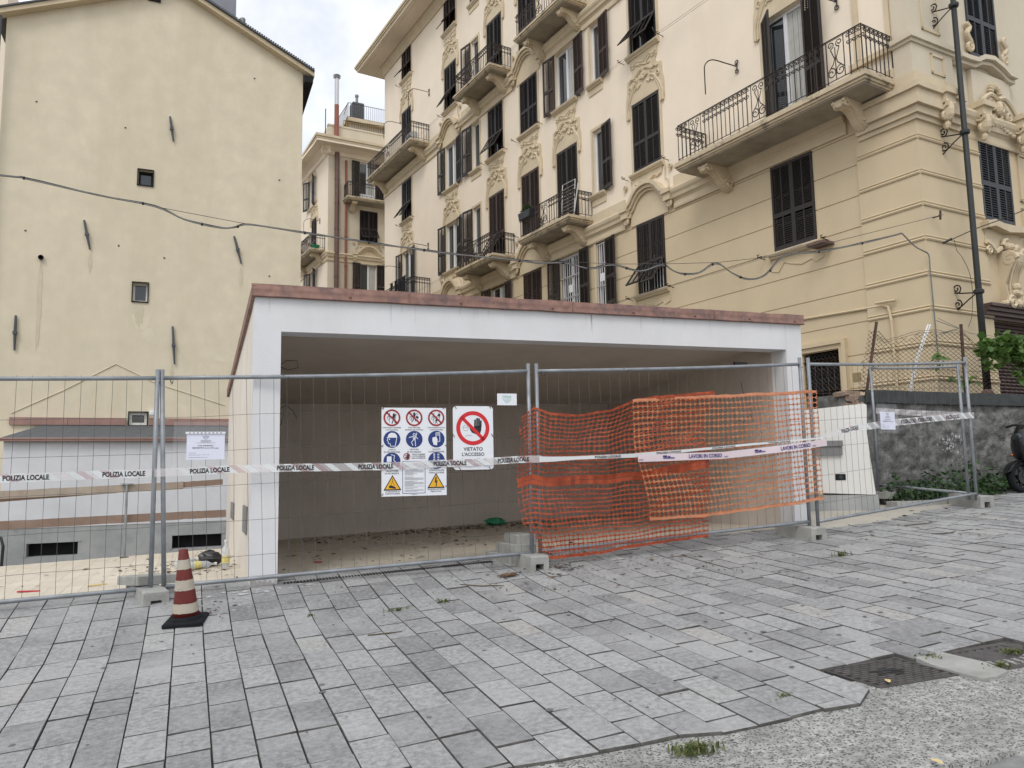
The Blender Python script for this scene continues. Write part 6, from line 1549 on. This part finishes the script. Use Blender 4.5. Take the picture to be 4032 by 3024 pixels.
B1 = [(0,0.70),(0.1,0.665),(0.35,0.69),(0.62,0.735),(0.8,0.77),(1.0,0.80)]
def surf1(a, b):
    a_ = max(-0.03,min(1.03,a)); x = lerp(-0.20,lerp(1.955,2.13,sm(0.75,1,b)),a_)
    x += -0.05*sin(pi*max(0,min(1,b)))*(1-a_)**3+0.16*(1-sm(0.02,0.26,b))*(1-a_)**6
    z = lerp(poly_at(B1,a_), poly_at(T1,a_), b)
    z += 0.035*sin(b*pi)*sin(a_*5.5+0.6)*(1-abs(2*b-1)*0.3)
    off = 0.062+0.035*sin(a_*7+b*3)+0.045*sin(b*9+a_*3.5)*sin(pi*max(0,min(1,b)))+0.018*sin(a_*23+b*5+2*sin(b*4))
    z += 0.02*noise.noise((a_*6,b*7,2))+0.005*noise.noise((a_*40,b*30,5)); x += 0.02*noise.noise((a_*7,b*6,8))+0.004*noise.noise((a_*40,b*30,9))
    z += -0.03*sin(pi*min(1,max(0,b)))*sm(0.35,0.6,a_)*(1-sm(0.6,0.8,a_))
    return MPC(x, z, max(0.03,off))
net('orange_netting','bright orange plastic netting sagging on the middle fence panel',surf1,42,32,0.115,0.05,'net_red',(15,16),'net_red',None,rag=lambda i,j,rd: i < 1 and rd.random() < 0.45)
T2 = [(0,2.26),(0.5,2.33),(1.0,2.40)]; B2 = [(0,1.02),(0.28,1.03),(0.6,1.085),(1.0,1.17)]
def surf2(a, b):
    x = lerp(lerp(1.22,1.07,sm(0,0.7,b)), 3.53, a); z = lerp(poly_at(B2,max(0,min(1,a))), poly_at(T2,max(0,min(1,a))), b)
    z += 0.012*sin(a*8)*sin(pi*max(0,min(1,b)))
    z += 0.012*noise.noise((a*7,b*5,12))+0.004*noise.noise((a*40,b*20,15)); x += 0.012*noise.noise((a*8,b*6,18))+0.004*noise.noise((a*40,b*20,19))
    off = 0.105+0.02*sin(a*9+b*4)+0.012*sin(b*8+a*3)-0.02*sm(0.85,1,a)
    return MPC(x, z, off)
net('faded_netting','sun-faded pale orange netting overlapping at the right of the middle fence panel',surf2,42,20,0.08,0.05,'net_pale',(),'net_edge',None)

# ------------------------------------------------------------------ traffic cone
cz = gz(0.02,6.82)
co = empty('traffic_cone', 'worn red traffic cone with dirty white bands on a black base', 'cone', T(0.02,6.82,cz-0.004) @ RZ(R(-12)) @ RX(R(5.0)) @ RY(R(-2.6)) @ Matrix.Scale(0.97,4))
mb = MB(); mb.bbox(-0.155,0.155,-0.155,0.155,0,0.035,0.012); mb.lathe([(0.135,0.034),(0.128,0.05),(0.118,0.062)],20); mb.build('base', M_['rubber'], co)
def cr_(z): return lerp(0.106,0.034,(z-0.055)/0.545)
mb = MB(); mb.lathe([(cr_(z),z) for z in (0.055,0.2,0.4,0.595)]+[(0.03,0.60)],24); mb.build('body', M_['cone_red'], co, smooth=True)
for (a,b) in ((0.092,0.168),(0.272,0.355),(0.442,0.52)):
    mb = MB(); vs = []; n = 24
    for k in range(n):
        an = 2*pi*k/n; w1_ = 0.006*noise.noise((k*0.7,a*30,0)); 
        for z in (a+w1_,(a+b)/2,b+w1_): vs.append(((cr_(z)+0.0022)*cos(an),(cr_(z)+0.0022)*sin(an),z))
    mb.add(vs,[(3*k+j,3*((k+1)%n)+j,3*((k+1)%n)+j+1,3*k+j+1) for k in range(n) for j in range(2)]); mb.build('reflective_band', M_['cone_white'], co, smooth=True)

# ------------------------------------------------------------------ timber guard rail at the yard edge
def board(pts, h, th, mt, label, seed):
    org = Vector(pts[0]); o = empty('guard_board', label, 'board', T(*org)); mb = MB(T(*[-c for c in org])); n = 14; vs = []
    a, b = Vector(pts[0]), Vector(pts[1])
    for i in range(n+1):
        p = a.lerp(b,i/n); d = 0.006*noise.noise((i*0.6,seed,0)); e = 0.006*noise.noise((i*0.9,seed,5))
        vs += [(p.x,p.y,p.z+d),(p.x,p.y,p.z+h+e),(p.x,p.y+th,p.z+h+e),(p.x,p.y+th,p.z+d)]
    fs = [(4*i+k,4*i+(k+1)%4,4*i+4+(k+1)%4,4*i+4+k) for i in range(n) for k in range(4)]+[(3,2,1,0),(4*n,4*n+1,4*n+2,4*n+3)]
    mb.add(vs, [tuple(reversed(f_)) for f_ in fs]); mb.build('plank', M_[mt], o); return o
board(((-2.75,11.30,1.285),(-0.05,11.30,1.375)),0.10,0.03,'wood','pale weathered upper guard board along the yard edge',1)
board(((-2.75,11.345,1.235),(-0.85,11.345,1.345)),0.10,0.03,'wood_red','reddish board behind the pale upper guard board',2)
board(((-0.20,11.335,1.385),(0.45,11.335,1.42)),0.078,0.03,'wood_red','short brown board with broken top edge ending the upper guard rail',3)
board(((-2.75,11.32,0.915),(-0.05,11.32,0.968)),0.105,0.03,'wood_red','long brown lower guard board along the yard edge',4)
board(((-0.05,11.325,0.972),(0.50,11.325,0.978)),0.10,0.03,'wood_red','short brown lower guard board next to the garage wall',5)
pp = empty('steel_prop', 'thin steel prop with a T head holding the guard boards', 'prop', T(-0.73,11.27,floor_z(-0.73)))
mb = MB(); mb.tube([(0,0,0),(0.0,0,0.94)],0.016,8); mb.build('tube', M_['galv'], pp)
mb = MB(); mb.box(-0.075,0.075,-0.03,0.03,0.945,0.955); mb.tube([(-0.05,0,0.95),(0,0,0.91),(0.05,0,0.95)],0.006,4); mb.build('head_plate', M_['galv'], pp)
mb = MB(); mb.box(-0.05,0.05,-0.05,0.05,0,0.008); mb.build('foot_plate', M_['rust'], pp)

# ------------------------------------------------------------------ rubbish
def fl_(x): return floor_z(x)+0.002
def bottle(M, label, h=0.28, r=0.036):
    o = empty('plastic_bottle', label, 'bottle', M); 
    mb = MB(); mb.lathe([(0.028,0),(r,0.012),(r,0.16),(r*0.95,0.18),(r,0.195),(r*0.8,0.225),(0.014,0.255),(0.014,h-0.005)],12); mb.build('body', M_['pet'], o, smooth=True)
    mb = MB(); mb.lathe([(0.017,h-0.012),(0.017,h+0.012)],10); mb.build('cap', M_['pvc'], o)
    mb = MB(); mb.lathe([(r+0.001,0.07),(r+0.001,0.14)],12); mb.build('label', M_['label_y'], o); return o
bottle(T(0.40,8.92,fl_(0.4)),'clear plastic bottle standing against the garage side wall',0.30,0.042)
bottle(T(0.02,9.15,fl_(0)+0.045) @ RZ(R(-75)) @ RX(R(-90)),'clear plastic bottle with yellow label lying in the leaves',0.30,0.042)
bottle(T(-0.10,9.35,fl_(0)+0.055) @ RZ(R(-60)) @ RX(R(-90)),'larger cloudy plastic bottle lying in the leaves',0.32,0.055)
def bag(c, s, mt, name, label, cat, seed):
    o = empty(name, label, cat, T(*c)); mb = MB(); n, m = 14, 8; vs = []
    for i in range(m+1):
        th = pi*i/m
        for k in range(n):
            a = 2*pi*k/n; rr_ = 1+0.45*noise.noise((cos(a)*1.6+seed,sin(a)*1.6,cos(th)*2)); vs.append((s[0]*rr_*sin(th)*cos(a), s[1]*rr_*sin(th)*sin(a), max(0,s[2]*(1+rr_*cos(th)*0.9))))
    mb.add(vs,[(i*n+k,(i+1)*n+k,(i+1)*n+(k+1)%n,i*n+(k+1)%n) for i in range(m) for k in range(n)]); mb.build('bag', M_[mt], o); return o
bag((0.25,9.35,fl_(0.25)),(0.13,0.10,0.09),'bag_black','black_bag','crumpled black plastic bag among the bottles by the garage wall','bag',1)
bag((4.55,11.55,fl_(4.5)),(0.20,0.10,0.06),'bag_green','green_bag','crumpled green plastic bag at the back of the garage','bag',3)
for (x,y,rz,l,mt,lab) in ((-1.35,8.55,-20,0.20,'stick_red','red plastic strip lying on the yard tiles'),(-0.78,8.55,15,0.17,'stick_yellow','pale yellow strip on the yard tiles, the farther one'),(-0.82,8.05,10,0.21,'stick_yellow','pale yellow strip on the yard tiles near the fence foot'),(1.35,8.75,-35,0.09,'stick_red','small red crumpled wrapper on the garage floor')):
    mb = MB(T(x,y,fl_(x)) @ RZ(R(rz))); mb.bbox(-l/2,l/2,-0.018,0.018,0,0.012,0.003); tag(mb.build('plastic_strip', M_[mt]), lab, 'litter')
def flakes(name, label, spots, mt, zf, seed, cat='litter'):
    rd = random.Random(seed); mb = MB()
    for (cx,cy,rx,ry,n,lo_,hi_) in spots:
        for _ in range(n):
            x,y = cx+rd.gauss(0,1)*rx, cy+rd.gauss(0,1)*ry; l = rd.uniform(lo_,hi_); w_ = l*rd.uniform(0.12,0.45); a = rd.uniform(0,6.28)
            M = T(x,y,zf(x,y)+rd.uniform(0.002,0.012)) @ RZ(a) @ RX(rd.uniform(-.5,.5)) @ RY(rd.uniform(-.2,.2))
            mb.add([M @ Vector(p) for p in ((-l/2,0,0),(0,-w_/2,0.004),(l/2,0,0.002),(0,w_/2,-0.001))],[(0,1,2,3)])
    return tag(stuff(mb.build(name, M_[mt])), label, cat)
fz_ = lambda x,y: floor_z(x)+0.002
pz_ = lambda x,y: gz(x,y)+0.002
flakes('leaf_litter','dead leaves and twigs scattered over the yard and garage floor',[(0.0,9.5,0.30,0.35,170,0.03,0.09),(0.15,8.85,0.2,0.12,40,0.03,0.07),(3.6,11.5,1.1,0.30,420,0.03,0.11),(4.8,11.3,0.8,0.35,260,0.03,0.1),(3.2,9.8,1.6,0.9,110,0.03,0.12),(-1.2,9.6,0.9,1.1,34,0.04,0.14),(2.0,8.6,1.2,0.6,60,0.03,0.07)],'litter',fz_,1)
flakes('pavement_litter','small twigs and leaf scraps scattered on the paving',[(3.9,6.9,0.9,0.3,150,0.015,0.08),(3.5,7.05,0.10,0.08,60,0.03,0.07),(4.6,6.4,1.6,0.5,120,0.012,0.06),(3.0,6.0,2.5,1.0,130,0.01,0.04),(8.0,6.6,2.0,0.6,70,0.02,0.1),(0.25,7.0,0.1,0.12,16,0.03,0.06),(2.6,4.4,1.6,0.7,60,0.008,0.03),(9.5,7.5,0.8,0.3,26,0.03,0.1)],'litter',pz_,2)
def spots(name, label, L, mt, seed, cat):
    rd = random.Random(seed); mb = MB()
    for (x,y,r_,n) in L:
        P = []
        for k in range(n):
            a = 2*pi*k/n; q = r_*(0.65+0.5*rd.random()); P.append((x+q*cos(a),y+q*sin(a)*0.9))
        c = len(P); mb.add([(a,b,gz(a,b)+0.0035) for a,b in P]+[(x,y,gz(x,y)+0.0045)],[(k,(k+1)%c,c) for k in range(c)])
    return tag(stuff(mb.build(name, M_[mt])), label, cat)
rd = random.Random(6)
spots('gum_spots','dark flattened chewing-gum spots on the paving',[(rd.uniform(-1.2,6.5),rd.uniform(3.4,6.6),rd.uniform(0.010,0.024),9) for _ in range(60)],'gum',7,'stain')
spots('mortar_splashes','whitish mortar splashes on the paving along the fence',[(rd.uniform(-0.1,3.2),7.2+rd.gauss(-0.1,0.18),rd.uniform(0.004,0.018),9) for _ in range(120)]+[(0.75+rd.gauss(0,0.3),7.38+rd.gauss(0,0.035),rd.uniform(0.012,0.035),11) for _ in range(26)],'lime',9,'stain')
# a few bigger twigs / a dead palm scrap
mb = MB()
rd = random.Random(9)
for k in range(26): a = rd.uniform(-.4,.4); l = rd.uniform(0.06,0.16); x,y = 2.86+rd.gauss(0,0.03),6.93+rd.gauss(0,0.018); mb.tube([(x-l*cos(a)/2,y-l*sin(a)/2,gz(x,y)+0.012),(x+l*cos(a)/2,y+l*sin(a)/2,gz(x,y)+rd.uniform(.012,.035))],0.0045,4)
tag(mb.build('dry_bark_scrap', M_['litter']), 'brown fibrous scrap of dry bark on the paving near the middle fence foot', 'bark')
for i,(pts,lab) in enumerate(((((2.35,6.85),(2.5,6.72),(2.62,6.68),(2.7,6.63)),'thin forked twig on the paving in front of the sign panel'),(((1.25,5.75),(1.38,5.72),(1.5,5.71)),'straight dark stick lying across a paver joint'),(((7.9,6.35),(8.0,6.28),(8.15,6.27),(8.28,6.33)),'curved dark twig on the paving before the right-hand panel'),(((8.2,6.95),(8.5,6.9),(8.75,6.93)),'long dark twig on the paving under the right-hand panel'))):
    mb = MB(); mb.tube([(a,b,gz(a,b)+0.008) for a,b in pts],[0.005]+[0.006]*(len(pts)-2)+[0.003],5); tag(mb.build('twig', M_['stem']), lab, 'twig')
def tuft(x, y, n, h, spread, label, seed, z=None):
    rd = random.Random(seed); mb = MB(T(0,0,0)); 
    for _ in range(n):
        a = rd.uniform(0,6.28); r_ = abs(rd.gauss(0,spread)); px,py = r_*cos(a),r_*sin(a)*0.6; hh = h*rd.uniform(0.4,1.1); a2 = rd.uniform(0,6.28); ln = hh*rd.uniform(0.3,1.0); wd = 0.004+0.003*rd.random()
        d = Vector((cos(a2),sin(a2),0)); s = Vector((-d.y,d.x,0))*wd
        p0 = Vector((px,py,-0.01)); p1 = p0+d*ln*0.4+Vector((0,0,hh*0.7)); p2 = p0+d*ln+Vector((0,0,hh*0.75))
        mb.add([p0-s,p0+s,p1+s*.8,p2,p1-s*.8],[(0,1,2,4),(4,2,3)])
    o = mb.build('grass_tuft', M_['grass'], None, basis=T(x,y,gz(x,y) if z is None else z)); return tag(o, label, 'grass', 'grass tufts in the paving')
tuft(2.17,3.06,260,0.045,0.06,'largest grass tuft, where the paving meets the speckled concrete strip',1)
tuft(1.63,6.35,46,0.05,0.05,'grass tuft in a paver joint, left of the pair below the sign board',2)
tuft(2.05,6.42,46,0.05,0.055,'grass tuft in a paver joint, right of the pair below the sign board',3)
tuft(6.15,6.0,46,0.08,0.07,'grass tuft on the paving before the right end of the orange netting',4)
tuft(3.05,6.30,20,0.035,0.05,'sparse grass tuft in the paving below the middle fence foot',5)
tuft(4.18,3.42,60,0.03,0.06,'dry grass tuft between manhole cover and drain grate',6)
tuft(4.36,3.12,60,0.03,0.05,'dry grass tuft at the near corner of the drain grate',7)
tuft(2.98,3.36,26,0.03,0.05,'small green tuft in a joint left of the manhole cover',8)
tuft(0.95,6.55,14,0.04,0.04,'tiny weed in a joint right of the traffic cone',9)
# two fallen yellow leaves
for x,y,lab in ((3.60,3.235,'fallen yellow leaf on the near edge of the manhole cover'),(2.98,2.45,'fallen yellow leaf at the crack by the road'),(2.62,2.47,'second fallen yellow leaf at the road crack, further left')):
    mb = MB(T(x,y,gz(x,y)+0.006) @ RZ(x*9)); mb.add([(-.03,0,0),(-.012,-.013,.004),(.015,-.014,.006),(.035,0,.002),(.015,.014,.006),(-.012,.013,.004)],[(0,1,2,3,4,5)]); tag(mb.build('yellow_leaf', M_['stick_yellow']), lab, 'leaf')

# ------------------------------------------------------------------ manhole cover and drain grate
def tilt(x, y): return Matrix(((1,0,0,x),(0,1,0,y),(0.051,0.051,1,gz(x,y)),(0,0,0,1)))
mh = empty('manhole_cover', 'square cast-iron manhole cover with basket-weave relief', 'manhole', T(3.76,3.37,gz(3.76,3.37)))
MM = Matrix(((1,-0.13,0,0),(-0.13,1,0,0),(0.045,0.045,1,-0.014),(0,0,0,1)))
mb = MB(MM); mb.box(-0.265,0.265,-0.19,0.19,-0.03,0.0); mb.build('plate', M_['castiron'], mh)
mb = MB(MM); n = 0
for j in range(13):
    y = -0.168+j*0.028
    for i in range(9):
        x = -0.225+i*0.06-(0.03 if j % 2 else 0)
        if (x/0.10)**2+(y/0.06)**2 < 1 or x-0.025 < -0.25 or x+0.025 > 0.25: continue
        mb.box(x-0.026,x+0.026,y-0.0095,y+0.0095,0,0.007)
for q in ((-.265,.265,-.19,-.18),(-.265,.265,.18,.19),(-.265,-.255,-.18,.18),(.255,.265,-.18,.18)): mb.box(q[0],q[1],q[2],q[3],0,0.006)
mb.build('relief', M_['castiron_worn'], mh)
mb = MB(MM); mb.lathe([(0.001,0.0),(0.001,0.003)],3); 
for s in (0.078,0.066): mb.tube([(s*cos(a),0.58*s*sin(a),0.003) for a in [2*pi*k/28 for k in range(28)]],0.003,4,closed=True)
mb.box(-0.05,-0.02,-0.008,0.008,0,0.005); mb.box(0.0,0.02,-0.008,0.008,0,0.005); mb.box(0.03,0.045,-0.008,0.008,0,0.005); mb.build('emblem', M_['castiron'], mh)
dg = empty('drain_grate', 'cast-iron storm drain grate with curved slots and grass growing through', 'drain', T(4.56,3.24,gz(4.56,3.24)))
mb = MB(MM); 
mb.box(-0.25,0.25,-0.20,-0.155,-0.03,0.004); mb.box(-0.25,0.25,0.155,0.20,-0.03,0.004); mb.box(-0.25,-0.20,-0.155,0.155,-0.03,0.004); mb.box(0.20,0.25,-0.155,0.155,-0.03,0.004); f0 = mb.build('frame', M_['castiron_worn'], dg)
mb = MB(MM); mb.quad((-0.2,-0.155,-0.028),(0.2,-0.155,-0.028),(0.2,0.155,-0.028),(-0.2,0.155,-0.028)); mb.build('sump', M_['dark'], dg)
for k in range(7):
    xx = -0.17+k*0.057; mb = MB(MM); mb.tube([(xx+0.03*sin(t*pi/6),-0.155+0.31*t/6,-0.008) for t in range(7)],0.0125,6); mb.build('bar', M_['castiron_worn'], dg)
tuft(4.66,3.24,120,0.025,0.06,'green weed growing through the drain grate',12)
mb = MB(); 
P_ = [(4.06,3.02),(4.16,3.0),(4.30,3.03),(4.33,3.2),(4.29,3.43),(4.07,3.45),(4.04,3.3)]
mb.add([(a,b,gz(a,b)+0.002) for a,b in P_]+[(a,b,gz(a,b)-0.04) for a,b in P_],[tuple(range(7))]+[((i+1)%7,i,7+i,7+(i+1)%7) for i in range(7)]); struct(mb.build('concrete_patch', M_['concrete']))

# ------------------------------------------------------------------ overhead cables
CB = [(-6.5,14.5,6.5),(-2.83,13.7,6.28),(-2.5,13.62,6.25),(-1.45,13.39,6.03),(-0.6,13.2,5.88),(-0.15,13.1,5.68),(0.34,12.99,5.57),(0.6,12.93,5.58),(0.85,12.88,5.64),(1.69,12.69,5.53),(2.06,12.61,5.49),(2.9,12.42,5.38),(3.3,12.33,5.34),(4.02,12.17,5.26),(5.07,11.94,5.19),(5.58,11.82,5.14),(6.0,11.73,5.16),(6.26,11.67,5.11),(6.51,11.62,5.07),(6.9,11.53,5.15),(7.38,11.42,5.05),(7.79,11.33,5.18),(8.0,11.28,5.08),(8.22,11.24,5.02),(8.5,11.17,5.06),(8.83,11.1,5.24),(9.14,11.03,5.06),(9.42,10.97,4.96),(9.77,10.89,5.05),(10.17,10.8,5.43),(10.86,10.65,5.53),(11.42,10.52,5.65),(11.89,10.42,5.76),(12.62,10.26,5.96)]
oc = empty('overhead_cable', 'bundled grey cable slung across from the left edge to the building corner', 'cable', T(*CB[0]))
IV = T(*[-c for c in CB[0]]); SP = smooth(CB)
mb = MB(IV); mb.tube(SP,0.0115,6); mb.build('cable', M_['cable'], oc, smooth=True)
mb = MB(IV); mb.tube([p+Vector((0,0.01,0.018+0.006*sin(i*0.9))) for i,p in enumerate(SP)],0.0085,5); mb.build('cable', M_['cable_blk'], oc, smooth=True)
for i in range(8, len(SP), 7): mb = MB(IV); p = SP[i]; mb.tube([p+Vector((-0.015,0,0.005)),p+Vector((0.015,0,0.005))],0.026,6); mb.build('cable_clip', M_['cable_blk'], oc)
mb = MB(IV)
for a,b in ((3,8),): pass
mb.tube([CB[0],CB[2],CB[4],CB[8],CB[9],CB[12],CB[14],(6.0,11.73,5.19),(6.9,11.53,5.17),(7.79,11.33,5.20),(8.83,11.1,5.26),(10.0,10.84,5.42),(13.4,9.95,6.33)],0.005,4); mb.build('steel_wire', M_['wire'], oc)
# cable running down the corner, and thin service wires
mb = MB(IV); C0 = ME @ Vector((0.02,0.06,0)); 
mb.tube(smooth([(12.62,10.26,5.96),(12.85,10.2,5.72),(13.0,10.14,5.62),(13.12,10.12,5.55),(13.13,10.12,5.3),(13.14,10.12,4.6),(13.15,10.12,4.0),(13.16,10.12,3.4)],3),0.014,5); mb.tube([(13.15,10.1,4.25),(13.35,9.8,4.05),(12.2,9.3,3.8)],0.008,4); mb.tube([(13.2,10.1,4.3),(13.8,9.9,4.0),(13.9,9.4,3.85)],0.005,4)
mb.build('drop_cable', M_['cable'], oc)
sv = empty('service_wire', 'thin wire sloping from the building corner up past the right edge', 'wire', T(13.7,10.05,5.9))
mb = MB(T(-13.7,-10.05,-5.9)); mb.tube(smooth([(13.70,10.1,5.88),(14.3,9.9,6.15),(15.2,9.6,6.5),(17.5,8.8,7.6)]),0.009,4); mb.tube(smooth([(13.85,10.1,5.92),(13.9,10.1,5.7),(14.05,10.12,5.6),(14.2,10.1,5.3),(14.25,10.1,4.9),(14.1,10.05,4.4),(13.9,10.0,4.15)]),0.006,4); mb.tube([(13.55,10.12,5.82),(13.75,10.08,5.92)],0.022,5); mb.build('wire', M_['cable_blk'], sv)
ins = empty('wire_anchor', 'rusty insulator hook where the steel wire meets the building corner', 'anchor', T(13.45,10.1,6.35))
mb = MB(); mb.tube([(-0.15,0,-0.05),(0,0,0.0),(0.12,0.05,0.06)],0.014,5); mb.tube([(0.05,0,-0.06),(0.07,0,0.12)],0.022,5); mb.build('hook', M_['rust'], ins)

# ------------------------------------------------------------------ scooter at the right edge
XW, YW = 12.25, 8.15; zg = gz(XW,YW)
sc_ = empty('scooter', 'black scooter parked by the stone wall, only its front wheel in view', 'scooter', T(XW,YW,zg) @ RZ(R(-4)) @ RY(R(-2.9)))
def wheel(x):
    mb = MB(); RM = T(x,0,0.252) @ RX(pi/2); n = 28; vs = []
    prof = [(0.175,-0.045),(0.21,-0.056),(0.242,-0.045),(0.252,0),(0.242,0.045),(0.21,0.056),(0.175,0.045)]
    for k in range(n):
        a = 2*pi*k/n
        for r_,z in prof: vs.append(RM @ Vector((r_*cos(a),r_*sin(a),z)))
    m = len(prof); mb.add(vs,[(k*m+j,((k+1)%n)*m+j,((k+1)%n)*m+(j+1)%m,k*m+(j+1)%m) for k in range(n) for j in range(m)]); wo = mb.build('wheel', M_['rubber'], sc_, smooth=True)
    mb = MB(); mb.tube([RM @ Vector((0.168*cos(a),0.168*sin(a),0)) for a in [2*pi*k/24 for k in range(24)]],0.016,6,closed=True)
    for k in range(5):
        a = 2*pi*k/5+0.3; mb.tube([RM @ Vector((0.03*cos(a),0.03*sin(a),0)),RM @ Vector((0.17*cos(a+0.1),0.17*sin(a+0.1),0))],[0.02,0.013],6)
    mb.tube([RM @ Vector((0,0,-0.06)),RM @ Vector((0,0,0.06))],0.03,8); mb.build('rim', M_['black_gloss'], wo)
    mb = MB(); mb.lathe([(0.05,0.058),(0.11,0.058),(0.11,0.063),(0.05,0.063)],20,RM); mb.build('brake_disc', M_['black_matt'], wo)
wheel(0.0); wheel(1.35)
def shell(mb, secs):
    # secs: list of (x, zlow, zhigh, halfwidth)
    n = 10; vs = []
    for (x,z0,z1,hw2) in secs:
        for k in range(n):
            a = 2*pi*k/n; vs.append((x, hw2*cos(a)*(abs(cos(a))**-0.3 if abs(cos(a)) > .05 else 1), (z0+z1)/2+(z1-z0)/2*sin(a)))
    mb.add(vs,[(i*n+k,i*n+(k+1)%n,(i+1)*n+(k+1)%n,(i+1)*n+k) for i in range(len(secs)-1) for k in range(n)]+[tuple(range(n-1,-1,-1)),tuple(range((len(secs)-1)*n,len(secs)*n))])
mb = MB(); vs = []
for i in range(11):
    a = R(165-i*13); r_ = 0.275+(0.05 if i == 0 else 0)
    for y_ in (-0.075,-0.045,0,0.045,0.075): vs.append((r_*cos(a)*1.05, y_*(0.3 if i == 0 else 1), 0.252+(r_-0.5*y_*y_*8)*sin(a)))
mb.add(vs,[(5*i+j,5*i+5+j,5*i+6+j,5*i+1+j) for i in range(10) for j in range(4)]); mb.build('mudguard', M_['black_gloss'], sc_, smooth=True)
for s in (-1,1):
    mb = MB(); mb.tube([(0.0,s*0.085,0.25),(0.10,s*0.085,0.52),(0.22,s*0.07,0.8)],[0.026,0.03,0.03],8); mb.build('fork_leg', M_['greymetal'], sc_)
mb = MB(); shell(mb,[(0.02,0.62,0.82,0.05),(0.08,0.48,0.98,0.16),(0.18,0.40,1.08,0.2),(0.30,0.30,1.02,0.2),(0.36,0.30,0.95,0.18)]); mb.build('front_shield', M_['black_gloss'], sc_, smooth=True)
mb = MB(); shell(mb,[(0.30,0.24,0.36,0.16),(0.5,0.24,0.34,0.17),(0.75,0.24,0.40,0.17),(0.9,0.26,0.62,0.17),(1.2,0.35,0.74,0.17),(1.55,0.5,0.78,0.14),(1.75,0.6,0.76,0.06)]); mb.build('body', M_['black_gloss'], sc_, smooth=True)
mb = MB(); shell(mb,[(0.72,0.66,0.76,0.10),(0.85,0.68,0.82,0.16),(1.2,0.74,0.85,0.17),(1.6,0.78,0.9,0.13)]); mb.build('seat', M_['black_matt'], sc_, smooth=True)
mb = MB(); mb.tube([(0.30,-0.36,1.05),(0.26,-0.2,1.08),(0.22,0,1.06),(0.26,0.2,1.08),(0.30,0.36,1.05)],0.02,6); mb.build('handlebar', M_['black_matt'], sc_)
for s in (-1,1): mb = MB(); mb.blob((0.10,s*0.15,0.60),0.03,0.04,0.02,8,5); mb.build('indicator', M_['amber'], sc_)
mb = MB(); mb.blob((0.06,0,0.88),0.05,0.09,0.07,10,6); mb.build('headlight', M_['glass'], sc_)
